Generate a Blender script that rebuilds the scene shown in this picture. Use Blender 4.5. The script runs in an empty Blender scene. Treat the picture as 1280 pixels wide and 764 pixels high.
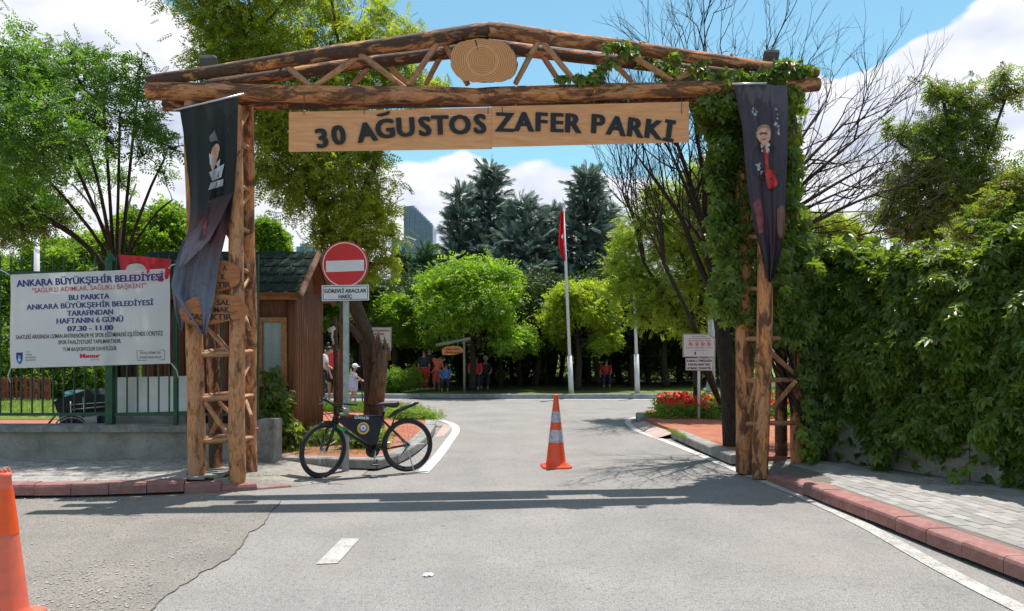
import bpy, math, random
import numpy as np
from mathutils import Vector, Matrix, noise as mnoise
random.seed(7); rng=np.random.default_rng(11)
SC=bpy.context.scene; COL=SC.collection
F=950.0; CX=640.0; HY=433.0; H=1.6
# ---------------------------------------------------------------- camera
cd=bpy.data.cameras.new('camera'); cam=bpy.data.objects.new('camera',cd); COL.objects.link(cam)
cd.sensor_width=36; cd.lens=F/1280*36; cd.shift_y=(HY-382)/1280; cd.clip_end=3000; cd.clip_start=.05
cam.location=(0,0,H); cam.rotation_euler=(math.pi/2,0,0); SC.camera=cam
# ---------------------------------------------------------------- world
EXPO=0.92
SUN=Vector((.12,.27,1)).normalized()
ELEV=math.asin(SUN.z); AZ=math.atan2(SUN.x,SUN.y)
def pdir(px,py): return Vector(((px-CX)/F,1,(HY-py)/F)).normalized()
W=bpy.data.worlds.new("World"); SC.world=W; W.use_nodes=True
nt=W.node_tree; N=nt.nodes; L=nt.links
for n in list(N): N.remove(n)
def nn(t,**k):
    n=N.new(t)
    for a,b in k.items(): setattr(n,a,b)
    return n
def mth(op,a,b=None,c=None,clamp=False):
    n=nn('ShaderNodeMath',operation=op); n.use_clamp=clamp
    for i,v in enumerate((a,b,c)):
        if v is None: continue
        if isinstance(v,(int,float)): n.inputs[i].default_value=v
        else: L.new(v,n.inputs[i])
    return n.outputs[0]
out=nn('ShaderNodeOutputWorld'); bg=nn('ShaderNodeBackground'); L.new(bg.outputs[0],out.inputs[0])
sky=nn('ShaderNodeTexSky',sky_type='NISHITA'); sky.sun_disc=False
sky.sun_elevation=ELEV; sky.sun_rotation=AZ; sky.air_density=1.0; sky.dust_density=.6; sky.ozone_density=1.0
tc=nn('ShaderNodeTexCoord'); D=tc.outputs['Generated']
def nz(vec,scale,detail,rough,dist=0):
    n=nn('ShaderNodeTexNoise'); n.inputs['Scale'].default_value=scale; n.inputs['Detail'].default_value=detail
    n.inputs['Roughness'].default_value=rough; n.inputs['Distortion'].default_value=dist; L.new(vec,n.inputs['Vector']); return n.outputs[0]
# flatten clouds a little: stretch the vertical axis of the direction
mp=nn('ShaderNodeMapping'); mp.inputs['Scale'].default_value=(1,1,1.7); L.new(D,mp.inputs[0]); DV=mp.outputs[0]
mp2=nn('ShaderNodeMapping'); mp2.inputs['Scale'].default_value=(1,1,1.7); mp2.inputs['Location'].default_value=(.01,.01,.045); L.new(D,mp2.inputs[0]); DV2=mp2.outputs[0]
# (px,py,radius_px,weight) cloud banks and clear patches, as directions in the sky
BL=[(950,70,60,.9),(1050,120,80,1),(1140,165,75,1),(1245,60,80,1.1),(1300,140,110,1),(1200,230,120,.9),(1000,200,90,.9),
    (640,240,120,.45),(500,235,90,.5),(800,240,120,.35),(560,300,200,.3),(70,25,110,.9),(208,66,36,1.2),(120,85,60,.5),(10,80,90,.8),(300,170,90,.7),
    (130,200,140,.9),(330,260,120,.9),(900,330,200,.8),(560,340,250,.7),(1280,330,200,.8),(0,330,250,.8),(630,330,120,.5),
    (560,60,120,-1.1),(700,70,130,-1.1),(800,110,120,-1.0),(860,20,80,-1),(1105,25,80,-1.1),(1010,10,60,-.9),(430,50,100,-1),(235,30,36,-.9),(178,45,24,-.8),(620,-40,300,-.8),(1100,-80,160,-.7),(840,-60,200,-.8),(510,190,50,-.5),(670,175,60,-.35)]
acc=None
for px,py,r,w in BL:
    d=pdir(px,py); vm=nn('ShaderNodeVectorMath',operation='DOT_PRODUCT'); L.new(D,vm.inputs[0]); vm.inputs[1].default_value=d
    c=math.cos(math.atan(r/F)); mr=nn('ShaderNodeMapRange',interpolation_type='SMOOTHSTEP')
    mr.inputs['From Min'].default_value=1-(1-c)*2.2; mr.inputs['From Max'].default_value=1-(1-c)*.15
    mr.inputs['To Min'].default_value=0; mr.inputs['To Max'].default_value=w*.30; L.new(vm.outputs['Value'],mr.inputs['Value'])
    acc=mr.outputs[0] if acc is None else mth('ADD',acc,mr.outputs[0])
acc=mth('MINIMUM',mth('MAXIMUM',acc,-.3),.34)
def dens(v):
    a=nz(v,4.6,12,.54,.1); b=nz(v,2.0,2,.5)
    return mth('ADD',mth('MULTIPLY',a,1.0),mth('MULTIPLY',b,.35))
d1=mth('ADD',dens(DV),acc); d2=mth('ADD',dens(DV2),acc)
cov=nn('ShaderNodeMapRange',interpolation_type='SMOOTHSTEP'); L.new(d1,cov.inputs[0]); cov.inputs[1].default_value=.675; cov.inputs[2].default_value=.775
s1=nz(DV,4.6,4,.5,.1); s2=nz(DV2,4.6,4,.5,.1)
shade=mth('MULTIPLY_ADD',mth('SUBTRACT',s1,s2),3.0,.70,clamp=True)
core=nn('ShaderNodeMapRange'); L.new(d1,core.inputs[0]); core.inputs[1].default_value=.80; core.inputs[2].default_value=1.15; core.inputs[3].default_value=1; core.inputs[4].default_value=.72
cr=nn('ShaderNodeValToRGB'); L.new(mth('MULTIPLY',shade,core.outputs[0]),cr.inputs[0])
CB=4.05
e=cr.color_ramp.elements; e[0].position=.15; e[0].color=(.50,.555,.72,1); e[1].position=.72; e[1].color=(.93,.94,.97,1)
m=e.new(.42); m.color=(.71,.75,.86,1)
cs=nn('ShaderNodeVectorMath',operation='SCALE'); L.new(cr.outputs[0],cs.inputs[0]); cs.inputs['Scale'].default_value=CB
tint=nn('ShaderNodeMix',data_type='RGBA',blend_type='MULTIPLY'); tint.inputs[0].default_value=1; L.new(sky.outputs[0],tint.inputs[6]); tint.inputs[7].default_value=(.49,.67,.60,1)
mx=nn('ShaderNodeMix',data_type='RGBA'); L.new(cov.outputs[0],mx.inputs[0]); L.new(tint.outputs[2],mx.inputs[6]); L.new(cs.outputs[0],mx.inputs[7])
L.new(mx.outputs[2],bg.inputs[0]); bg.inputs[1].default_value=.15
# ---------------------------------------------------------------- sun
sd=bpy.data.lights.new('sun','SUN'); sd.energy=3.7; sd.angle=math.radians(.5); sd.color=(1,.955,.89)
so=bpy.data.objects.new('sun',sd); COL.objects.link(so); so.rotation_euler=SUN.to_track_quat('Z','Y').to_euler(); so.location=(0,0,20)
vs=SC.view_settings; SC.display_settings.display_device='sRGB'; vs.view_transform='Standard'; vs.look='None'; vs.exposure=EXPO; vs.gamma=1; vs.use_curve_mapping=False
SC.cycles.max_bounces=7; SC.cycles.transparent_max_bounces=6; SC.cycles.caustics_reflective=False; SC.cycles.caustics_refractive=False
# ---------------------------------------------------------------- coordinates
def P(px,py,Y): return Vector(((px-CX)*Y/F,Y,H+(HY-py)*Y/F))
def G(px,py,z=0):
    Y=(H-z)*F/(py-HY); return Vector(((px-CX)*Y/F,Y,z))
GA,GB=8.917,.1023                       # the gate stands slightly askew: Y = GA + GB X
def gp(px,py,off=0):
    k=(px-CX)/F; Y=(GA+off)/(1-GB*k); return P(px,py,Y)
# ---------------------------------------------------------------- materials
class NT:
    def __init__(s,name,rough=.8,spec=.3):
        s.m=bpy.data.materials.new(name); s.m.use_nodes=True; s.t=s.m.node_tree; s.b=s.t.nodes['Principled BSDF']; s.o=s.t.nodes['Material Output']
        s.b.inputs['Roughness'].default_value=rough; s.b.inputs['Specular IOR Level'].default_value=spec
    def n(s,t,**k):
        x=s.t.nodes.new(t)
        for a,b in k.items(): setattr(x,a,b)
        return x
    def l(s,a,b): s.t.links.new(a,b)
    def co(s,kind='Object',scale=None):
        o=s.n('ShaderNodeTexCoord').outputs[kind]
        if kind=='World': pass
        if scale:
            mpn=s.n('ShaderNodeMapping'); mpn.inputs['Scale'].default_value=scale; s.l(o,mpn.inputs[0]); o=mpn.outputs[0]
        return o
    def pos(s,scale=None):
        o=s.n('ShaderNodeNewGeometry').outputs['Position']
        if scale:
            mpn=s.n('ShaderNodeMapping'); mpn.inputs['Scale'].default_value=scale; s.l(o,mpn.inputs[0]); o=mpn.outputs[0]
        return o
    def noise(s,vec,scale,detail=4,rough=.55,dist=0):
        x=s.n('ShaderNodeTexNoise'); x.inputs['Scale'].default_value=scale; x.inputs['Detail'].default_value=detail; x.inputs['Roughness'].default_value=rough; x.inputs['Distortion'].default_value=dist
        s.l(vec,x.inputs['Vector']); return x.outputs[0]
    def vor(s,vec,scale,feature='F1',out='Distance'):
        x=s.n('ShaderNodeTexVoronoi',feature=feature); x.inputs['Scale'].default_value=scale; s.l(vec,x.inputs['Vector']); return x.outputs[out]
    def ramp(s,fac,stops,interp='LINEAR'):
        x=s.n('ShaderNodeValToRGB'); x.color_ramp.interpolation=interp; e=x.color_ramp.elements
        while len(e)<len(stops): e.new(.5)
        for i,(p,c) in enumerate(stops):
            e[i].position=p
            e[i].color=(c,c,c,1) if isinstance(c,(int,float)) else (*c,1)
        s.l(fac,x.inputs[0]); return x.outputs[0]
    def mix(s,f,a,b,mode='MIX'):
        x=s.n('ShaderNodeMix',data_type='RGBA',blend_type=mode)
        for i,v in ((0,f),(6,a),(7,b)):
            if isinstance(v,(int,float)): x.inputs[i].default_value=v if i==0 else (v,v,v,1)
            elif isinstance(v,tuple): x.inputs[i].default_value=(*v,1)
            else: s.l(v,x.inputs[i])
        return x.outputs[2]
    def mth(s,op,a,b=0,clamp=False):
        x=s.n('ShaderNodeMath',operation=op); x.use_clamp=clamp
        for i,v in enumerate((a,b)):
            if isinstance(v,(int,float)): x.inputs[i].default_value=v
            else: s.l(v,x.inputs[i])
        return x.outputs[0]
    def col(s,c):
        if isinstance(c,tuple): s.b.inputs['Base Color'].default_value=(*c,1)
        else: s.l(c,s.b.inputs['Base Color'])
        return s
    def bump(s,h,strength=.4,dist=.01):
        x=s.n('ShaderNodeBump'); x.inputs['Strength'].default_value=strength; x.inputs['Distance'].default_value=dist; s.l(h,x.inputs['Height']); s.l(x.outputs[0],s.b.inputs['Normal'])
def plain(name,c,rough=.6,metal=0,var=.12,spec=.4,scale=9):
    t=NT(name,rough,spec); t.b.inputs['Metallic'].default_value=metal
    f=t.noise(t.pos(),scale,5,.6); lo=tuple(x*(1-var*1.6) for x in c); hi=tuple(min(1,x*(1+var)) for x in c)
    t.col(t.ramp(f,[(.3,lo),(.7,hi)])); return t.m
def leafmat(name,cols,trans=.45,rough=.45,spec=.35,tcol=None):
    t=NT(name,rough,spec); r=t.n('ShaderNodeNewGeometry').outputs['Random Per Island']
    k=len(cols); c=t.ramp(r,[(i/(k-1) if k>1 else 0,cc) for i,cc in enumerate(cols)])
    big=t.noise(t.pos(),.9,2,.5); c=t.mix(t.ramp(big,[(.35,0),(.7,.45)]),c,tuple(x*1.25 for x in cols[-1]))
    t.col(c)
    tr=t.n('ShaderNodeBsdfTranslucent'); tc_=t.mix(1,c,(1.9,1.9,.75) if tcol is None else tcol,'MULTIPLY'); t.l(tc_,tr.inputs[0])
    ms=t.n('ShaderNodeMixShader'); ms.inputs[0].default_value=trans; t.l(t.b.outputs[0],ms.inputs[1]); t.l(tr.outputs[0],ms.inputs[2]); t.l(ms.outputs[0],t.o.inputs[0]); return t.m
def logmat(name,bark=(.17,.075,.045),wood=(.70,.26,.075),amount=.5,wood2=(.78,.40,.16)):
    t=NT(name,.75,.25); uv=t.co('UV'); m1=t.n('ShaderNodeMapping'); m1.inputs['Scale'].default_value=(1.6,.55,1); t.l(uv,m1.inputs[0])
    m2=t.n('ShaderNodeMapping'); m2.inputs['Scale'].default_value=(30,2.5,1); t.l(uv,m2.inputs[0])
    oi=t.n('ShaderNodeObjectInfo').outputs['Random']
    for mm in (m1,m2):
        cx=t.n('ShaderNodeCombineXYZ'); t.l(t.mth('MULTIPLY',oi,37.0),cx.inputs[0]); t.l(t.mth('MULTIPLY',oi,91.0),cx.inputs[1]); t.l(cx.outputs[0],mm.inputs['Location'])
    patch=t.noise(m1.outputs[0],5,9,.66,.7); grain=t.noise(m2.outputs[0],4,6,.6,.4)
    w=t.ramp(grain,[(.2,tuple(x*.55 for x in wood)),(.5,wood),(.8,wood2)])
    b=t.ramp(t.noise(m1.outputs[0],28,6,.7),[(.25,tuple(x*.45 for x in bark)),(.6,bark),(.85,tuple(x*2.1 for x in bark))])
    msk=t.ramp(patch,[(1-amount-.03,0),(1-amount+.05,1)])
    wz=t.ramp(t.noise(m1.outputs[0],2.3,7,.7,.9),[(.36,0),(.58,.8)]); w=t.mix(wz,w,tuple(.5*x+.10 for x in wood)); w=t.mix(t.ramp(t.noise(m1.outputs[0],9,7,.75,1.2),[(.40,.75),(.50,0)]),w,tuple(x*.38 for x in wood)); crk=t.ramp(t.noise(m2.outputs[0],1.1,4,.6,.9),[(.485,0),(.5,.8),(.515,0)]); w=t.mix(crk,w,(.09,.045,.03))
    c=t.mix(msk,b,w); 
    knot=t.vor(m1.outputs[0],3.4); kn=t.ramp(knot,[(.05,1),(.12,0)]); c=t.mix(kn,c,(.06,.03,.02)); t.col(c)
    t.bump(t.mth('ADD',t.mth('MULTIPLY',msk,-.9),t.mth('MULTIPLY',grain,.5)),.7,.012); return t.m
# ---------------------------------------------------------------- object helpers
def tag(o,label=None,cat=None,group=None,kind=None):
    if label: o['label']=label
    if cat: o['category']=cat
    if group: o['group']=group
    if kind: o['kind']=kind
    return o
def empty(name,loc=(0,0,0),label=None,cat=None,group=None,rz=0):
    o=bpy.data.objects.new(name,None); COL.objects.link(o); o.location=loc; o.rotation_euler=(0,0,rz); o.empty_display_size=.2
    return tag(o,label,cat,group)
def wm(o):
    M=Matrix.LocRotScale(o.location,o.rotation_euler,o.scale)
    return M if o.parent is None else wm(o.parent)@o.matrix_parent_inverse@M
def link(name,me,parent=None,loc=None,world=False):
    o=bpy.data.objects.new(name,me); COL.objects.link(o)
    if parent is not None:
        o.parent=parent
        if world: o.matrix_parent_inverse=wm(parent).inverted()
    if loc is not None: o.location=loc
    return o
class MB:
    def __init__(s): s.v=[]; s.f=[]; s.uv=[]; s.mi=[]; s.cur=0
    def add(s,v,f,uv=None):
        b=len(s.v); s.v+= [tuple(x) for x in v]; s.f+=[tuple(i+b for i in q) for q in f]; s.mi+=[s.cur]*len(f)
        if uv is None: uv=[[(0,0)]*len(q) for q in f]
        s.uv+=uv
    def box(s,c,d,rot=None,bev=0):
        x,y,z=d[0]/2,d[1]/2,d[2]/2
        if bev:
            b=bev
            v=[];f=[]
            lay=[(-z,0),(z-b,0),(z,b)]
            for zz,i in lay:
                v+= [(-x+i,-y+i,zz),(x-i,-y+i,zz),(x-i,y-i,zz),(-x+i,y-i,zz)]
            for l in (0,1):
                for k in range(4): f.append((l*4+k,l*4+(k+1)%4,l*4+4+(k+1)%4,l*4+4+k))
            f.append((8,9,10,11)); f.append((3,2,1,0))
        else:
            v=[(-x,-y,-z),(x,-y,-z),(x,y,-z),(-x,y,-z),(-x,-y,z),(x,-y,z),(x,y,z),(-x,y,z)]
            f=[(0,3,2,1),(4,5,6,7),(0,1,5,4),(1,2,6,5),(2,3,7,6),(3,0,4,7)]
        R=rot if rot is not None else Matrix.Identity(3)
        s.add([R@Vector(p)+Vector(c) for p in v],f)
    def tube(s,pts,rad,n=8,cap=True,wob=0,seed=0,shape=None):
        pts=[Vector(p) for p in pts]; m=len(pts)
        if isinstance(rad,(int,float)): rad=[rad]*m
        T=[(pts[min(i+1,m-1)]-pts[max(i-1,0)]).normalized() for i in range(m)]
        ref=Vector((0,0,1)) if abs(T[0].z)<.9 else Vector((0,1,0))
        u=T[0].cross(ref).normalized(); v=[];f=[];uv=[];ln=0; L_=[0]
        for i in range(1,m): ln+=(pts[i]-pts[i-1]).length; L_.append(ln)
        for i in range(m):
            u=(u-T[i]*u.dot(T[i])).normalized(); w=T[i].cross(u)
            for k in range(n):
                a=2*math.pi*k/n; r=rad[i]
                if wob: r*=1+wob*mnoise.noise(Vector((math.cos(a)*1.3+seed*7.1,math.sin(a)*1.3,L_[i]*1.7+seed)))
                v.append(pts[i]+(u*math.cos(a)+w*math.sin(a))*r)
        for i in range(m-1):
            for k in range(n):
                k2=(k+1)%n; f.append((i*n+k,i*n+k2,(i+1)*n+k2,(i+1)*n+k))
                c=2*math.pi*max(rad[i],.01)
                uv.append([(k/n*c,L_[i]),((k+1)/n*c,L_[i]),((k+1)/n*c,L_[i+1]),(k/n*c,L_[i+1])])
        if cap:
            f.append(tuple(range(n-1,-1,-1))); uv.append([(.5+.1*math.cos(6.28*k/n),.5+.1*math.sin(6.28*k/n)) for k in range(n-1,-1,-1)])
            f.append(tuple((m-1)*n+k for k in range(n))); uv.append([(.5+.1*math.cos(6.28*k/n),.5) for k in range(n)])
        s.add(v,f,uv)
    def lathe(s,prof,c=(0,0,0),n=24,cap=True):
        v=[];f=[]
        for r,z in prof:
            for k in range(n): a=2*math.pi*k/n; v.append((c[0]+r*math.cos(a),c[1]+r*math.sin(a),c[2]+z))
        for i in range(len(prof)-1):
            for k in range(n): k2=(k+1)%n; f.append((i*n+k,i*n+k2,(i+1)*n+k2,(i+1)*n+k))
        if cap: f.append(tuple(range(n-1,-1,-1))); f.append(tuple((len(prof)-1)*n+k for k in range(n)))
        s.add(v,f)
    def prism(s,poly,fmap0,fmap1):
        n=len(poly); a=[fmap0(*p) for p in poly]; b=[fmap1(*p) for p in poly]
        f=[tuple(range(n)),tuple(range(2*n-1,n-1,-1))]+[(k,k+n,(k+1)%n+n,(k+1)%n) for k in range(n)]
        s.add(a+b,f)
    def mesh(s,name,mats,smooth=False):
        me=bpy.data.meshes.new(name); me.from_pydata(s.v,[],s.f)
        if not isinstance(mats,(list,tuple)): mats=[mats]
        for m_ in mats: me.materials.append(m_)
        if len(mats)>1: me.polygons.foreach_set('material_index',s.mi)
        l=me.uv_layers.new(name='uv'); l.data.foreach_set('uv',[c for q in s.uv for p in q for c in p])
        if smooth: me.shade_smooth() if False else me.polygons.foreach_set('use_smooth',[True]*len(me.polygons))
        me.update(); return me
    def build(s,name,mats,parent=None,smooth=False,world=False):
        return link(name,s.mesh(name,mats,smooth),parent,world=world)
def rotm(axis,deg): return Matrix.Rotation(math.radians(deg),3,axis)
def smooth_sharp(o,ang=40):
    me=o.data; me.polygons.foreach_set('use_smooth',[True]*len(me.polygons)); me.set_sharp_from_angle(angle=math.radians(ang))
def fan(name,pts,mat,parent=None,kind=None,thick=None):
    "flat polygon sheet (optionally with sides going down)"
    m=MB(); n=len(pts); v=[Vector(p) for p in pts]; f=[tuple(range(n))]
    if thick:
        v+= [Vector((p[0],p[1],p[2]-thick)) for p in pts]; f+=[((k+1)%n,k,k+n,(k+1)%n+n) for k in range(n)]
    m.add(v,f); o=m.build(name,mat,parent)
    # orient up
    if o.data.polygons[0].normal.z<0: o.data.flip_normals()
    if kind: o['kind']=kind
    return o
# --- leaves by numpy
def npmesh(name,V,Fc,mat,parent=None,kind=None,world=False):
    "V (N,3); Fc (M,k) faces with k verts each"
    me=bpy.data.meshes.new(name); V=np.ascontiguousarray(V,dtype=np.float32); Fc=np.ascontiguousarray(Fc,dtype=np.int32)
    me.vertices.add(len(V)); me.vertices.foreach_set('co',V.ravel()); k=Fc.shape[1]
    me.loops.add(Fc.size); me.loops.foreach_set('vertex_index',Fc.ravel())
    me.polygons.add(len(Fc)); me.polygons.foreach_set('loop_start',np.arange(0,Fc.size,k,dtype=np.int32)); 
    me.materials.append(mat); me.update(calc_edges=True)
    o=link(name,me,parent,world=world)
    if kind: o['kind']=kind
    return o
def dia(cx,cy,ang,l,w,z=0,fold=.25,droop=0):
    "folded diamond leaflet, base at (cx,cy)"
    c,s=math.cos(ang),math.sin(ang); g=lambda a,b,zz:(cx+a*c-b*s,cy+a*s+b*c,z+zz)
    return [g(0,0,0),g(l*.5,-w/2,w*fold-droop*l*.3),g(l,0,-droop*l),g(l*.5,w/2,w*fold-droop*l*.3)]
def tmpl(leaflets):
    V=[];Fs=[]
    for q in leaflets:
        b=len(V); V+=q; Fs+=[(b,b+1,b+2),(b,b+2,b+3)]
    return np.array(V,float),np.array(Fs,int)
def t_pinnate(k=5,w=.13,l=.34):
    L_=[]
    for i in range(k):
        x=.15+.75*i/(k-1)
        for s_ in (-1,1): L_.append(dia(x,0,s_*1.05,l*(1-.25*abs(i/(k-1)-.4)),w,z=-x*x*.25,droop=.15))
    L_.append(dia(.95,0,0,l,w,z=-.25)); return tmpl(L_)
def t_palm():
    return tmpl([dia(0,0,a,l,.40*l+.06,droop=.22,fold=.22) for a,l in ((-1.45,.6),(-.72,.85),(0,1),(.72,.85),(1.45,.6))])
def t_clump(k=9,sz=.5,w=.35,seed=1):
    r=random.Random(seed); L_=[]
    for i in range(k):
        R=Matrix.Rotation(r.uniform(0,6.28),3,'Z')@Matrix.Rotation(r.uniform(-1.1,1.1),3,'X')
        o=Vector((r.gauss(0,.35),r.gauss(0,.35),r.gauss(0,.25)))
        L_.append([tuple(R@Vector(p)+o) for p in dia(0,0,0,sz,w*sz)])
    return tmpl(L_)
def t_needle(k=7):
    L_=[dia(.1+.8*i/k,0,s_*.5,.42,.10,droop=-.1,z=.1*(i/k)) for i in range(k) for s_ in (-1,1)]; L_.append(dia(.8,0,0,.4,.1,z=.1)); return tmpl(L_)
TP,TPALM,TCL,TN=t_pinnate(),t_palm(),t_clump(),t_needle()
TP3=t_pinnate(3,.2,.4)
def frames(nrm,spin=None,tilt=.5,dirs=None):
    "rotation matrices (N,3,3): z column = normal, x column = leaf direction"
    n=nrm+rng.normal(0,tilt,nrm.shape); n/=np.linalg.norm(n,axis=1)[:,None]+1e-9
    a=rng.normal(0,1,nrm.shape) if dirs is None else dirs+rng.normal(0,.35,nrm.shape)
    x=a-n*(a*n).sum(1)[:,None]; x/=np.linalg.norm(x,axis=1)[:,None]+1e-9
    y=np.cross(n,x); return np.stack([x,y,n],axis=2)
def leaves(name,cen,nrm,size,tm,mat,parent=None,kind=None,tilt=.5,dirs=None,world=True,var=.35):
    cen=np.asarray(cen,float); N_=len(cen); R=frames(np.asarray(nrm,float),tilt=tilt,dirs=dirs)
    s_=size*(1+rng.uniform(-var,var,N_)) ; V=np.einsum('nij,kj->nki',R,tm[0])*s_[:,None,None]+cen[:,None,:]
    k=len(tm[0]); Fc=(tm[1][None]+(np.arange(N_)*k)[:,None,None]).reshape(-1,3)
    return npmesh(name,V.reshape(-1,3),Fc,mat,parent,kind,world=world)
def blobs(bl,sub,per,spread=.3,shell=(.55,1.0),flat=.8,up=.6):
    "clumps on ellipsoids -> sprays; bl=[(centre,rx,ry,rz)]"
    C=[];Nn=[]; tot=sum((b[1]*b[2]*b[3])**(2/3) for b in bl)
    for c,rx,ry,rz in bl:
        k=max(3,int(sub*(rx*ry*rz)**(2/3)/tot)); d=rng.normal(0,1,(k,3)); d/=np.linalg.norm(d,axis=1)[:,None]
        r=rng.uniform(*shell,k)[:,None]; R=np.array([rx,ry,rz]); p=d*r*R+np.array(c)
        m=(rx*ry*rz)**(1/3)*spread
        q=(p[:,None,:]+rng.normal(0,1,(k,per,3))*np.array([m,m,m*flat])).reshape(-1,3)
        n=(q-np.array(c))/R; n/=np.linalg.norm(n,axis=1)[:,None]+1e-9; n=n*(1-up)+np.array([0,0,up])
        C.append(q);Nn.append(n)
    return np.concatenate(C),np.concatenate(Nn)
def limb(m,a,b,r0,r1,seg=5,wig=.06,n=6,sag=0):
    a=Vector(a);b=Vector(b);L_=(b-a).length; pts=[];off=Vector((0,0,0))
    for i in range(seg+1):
        t=i/seg; off=Vector((random.gauss(0,wig),random.gauss(0,wig),random.gauss(0,wig)))*L_*.5 if 0<i<seg else Vector((0,0,0))
        pts.append(a.lerp(b,t)+off+Vector((0,0,-sag*L_*(t-t*t)*4)))
    m.tube(pts,[r0+(r1-r0)*i/seg for i in range(seg+1)],n,cap=False); return pts
# --- text
def text_mesh(txt,cap_h,width=None,bold=.02,shear=0,spacing=1.0,depth=0):
    c=bpy.data.curves.new('t','FONT'); c.body=txt; c.size=1; c.align_x='CENTER'; c.offset=bold*.35; c.shear=shear; c.space_character=spacing; c.resolution_u=3
    c.fill_mode='FRONT' if depth==0 else 'BOTH'; c.extrude=0 if depth==0 else 1
    o=bpy.data.objects.new('t',c); COL.objects.link(o); dg=bpy.context.evaluated_depsgraph_get(); dg.update()
    me=bpy.data.meshes.new_from_object(o.evaluated_get(dg)); bpy.data.objects.remove(o); bpy.data.curves.remove(c)
    V=np.zeros(len(me.vertices)*3); me.vertices.foreach_get('co',V); V=V.reshape(-1,3)
    Fs=[tuple(p.vertices) for p in me.polygons]; bpy.data.meshes.remove(me)
    V[:,0]-= (V[:,0].min()+V[:,0].max())/2
    capu=.727; s=cap_h/capu; sx=s if width is None else width/(V[:,0].max()-V[:,0].min()+2*bold)
    VV=[];FF=[]; ks=(-1,0,1) if bold>.012 else (0,)
    for j,k in enumerate(ks):
        b=len(VV); q=np.stack([(V[:,0]+k*bold)*sx,(-V[:,2]*depth+j*.0003) if depth else V[:,0]*0-.0002*j,(V[:,1]-capu/2)*s],1); VV+=[tuple(x) for x in q]; FF+=[tuple(i+b for i in f) for f in Fs]
    me=bpy.data.meshes.new('lettering'); me.from_pydata(VV,[],FF); me.update()
    return me
def put_text(name,txt,cap,center,mat,parent,width=None,bold=.02,M=None,surf=None,shear=0,spacing=1.0,rot=0,depth=0,world=True):
    me=text_mesh(txt,cap,width,bold,shear,spacing,depth); me.materials.clear(); me.materials.append(mat); me.name=name
    V=np.zeros(len(me.vertices)*3); me.vertices.foreach_get('co',V); V=V.reshape(-1,3)
    R=Matrix.Rotation(math.radians(-rot),3,'Y')
    B=(M.to_3x3() if M is not None else Matrix.Identity(3))@R
    V=V@np.array(B).T+np.array(center)
    if surf: V=np.array([surf(p) for p in V])
    me.vertices.foreach_set('co',V.ravel()); me.update(); return link(name,me,parent,world=world)
def skinned(name,chains,mat,parent=None,sub=1,world=True,base=(0,0,0),scale=1,rz=0):
    "chains: verts [(x,y,z,r)], edges; grown by a Skin modifier"
    vs_,es=chains; Rz=Matrix.Rotation(rz,3,'Z')
    me=bpy.data.meshes.new(name); me.from_pydata([Rz@(Vector(v[:3])*scale)+Vector(base) for v in vs_],es,[])
    o=bpy.data.objects.new(name,me); COL.objects.link(o); md=o.modifiers.new('s','SKIN'); md.use_smooth_shade=True
    for i,v in enumerate(vs_):
        sv=me.skin_vertices[0].data[i]; r=v[3]*scale; sv.radius=(r,r*(v[4] if len(v)>4 else 1)); sv.use_root=(i==0)
    sb=o.modifiers.new('b','SUBSURF'); sb.levels=sub; sb.render_levels=sub
    dg=bpy.context.evaluated_depsgraph_get(); dg.update(); m2=bpy.data.meshes.new_from_object(o.evaluated_get(dg)); bpy.data.objects.remove(o)
    m2.name=name; m2.materials.clear(); m2.materials.append(mat); m2.polygons.foreach_set('use_smooth',[True]*len(m2.polygons))
    return link(name,m2,parent,world=world)
def inpoly(x,y,poly):
    x=np.asarray(x);y=np.asarray(y); r=np.zeros(x.shape,bool); n=len(poly)
    for i in range(n):
        x1,y1=poly[i]; x2,y2=poly[(i+1)%n]
        if y1==y2: continue
        c=((y1>y)!=(y2>y))&(x<(x2-x1)*(y-y1)/(y2-y1)+x1); r^=c
    return r
# ================================================================ SETTING: ground, road, islands, pavements
PZ=.15
t=NT('asphalt',.92,.2); p=t.pos(); a=t.noise(p,1.1,4,.6); b=t.noise(p,90,3,.7); c=t.vor(p,140); d=t.noise(p,9,5,.65,.3)
base=t.ramp(a,[(.3,(.243,.227,.218)),(.7,(.318,.296,.285))]); base=t.mix(t.ramp(b,[(.36,.9),(.52,0)]),base,(.10,.095,.09)); base=t.mix(t.ramp(t.noise(p,45,3,.7),[(.58,0),(.68,.5)]),base,(.42,.40,.375)); base=t.mix(t.ramp(t.noise(p,24,4,.75),[(.36,.6),(.47,0)]),base,(.11,.105,.10)); trk=t.pos((1.3,.05,1)); base=t.mix(t.ramp(t.noise(trk,1.4,3,.5),[(.45,0),(.7,.28)]),base,(.19,.182,.175)); base=t.mix(t.ramp(t.noise(p,1.7,8,.72,1.2),[(.492,0),(.5,.55),(.508,0)]),base,(.13,.125,.12))
stain=t.ramp(t.noise(p,.55,6,.6,.8),[(.55,0),(.75,.35)]); base=t.mix(stain,base,(.27,.235,.195)); spots=t.ramp(t.vor(p,2.2),[(.02,.8),(.05,0)]); base=t.mix(spots,base,(.08,.075,.07))
t.col(base); t.bump(t.mth('ADD',b,t.mth('MULTIPLY',c,.6)),.55,.006); ASPH=t.m
t=NT('worn_asphalt',.95,.15); p=t.pos(); b=t.noise(p,60,4,.75); a=t.noise(p,1.6,5,.65,.6)
base=t.ramp(a,[(.3,(.225,.208,.19)),(.55,(.275,.252,.228)),(.72,(.325,.28,.235))]); base=t.mix(t.ramp(b,[(.36,.85),(.52,0)]),base,(.11,.10,.09)); base=t.mix(t.ramp(t.vor(p,75),[(.10,.85),(.22,0)]),base,(.42,.395,.365))
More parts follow.
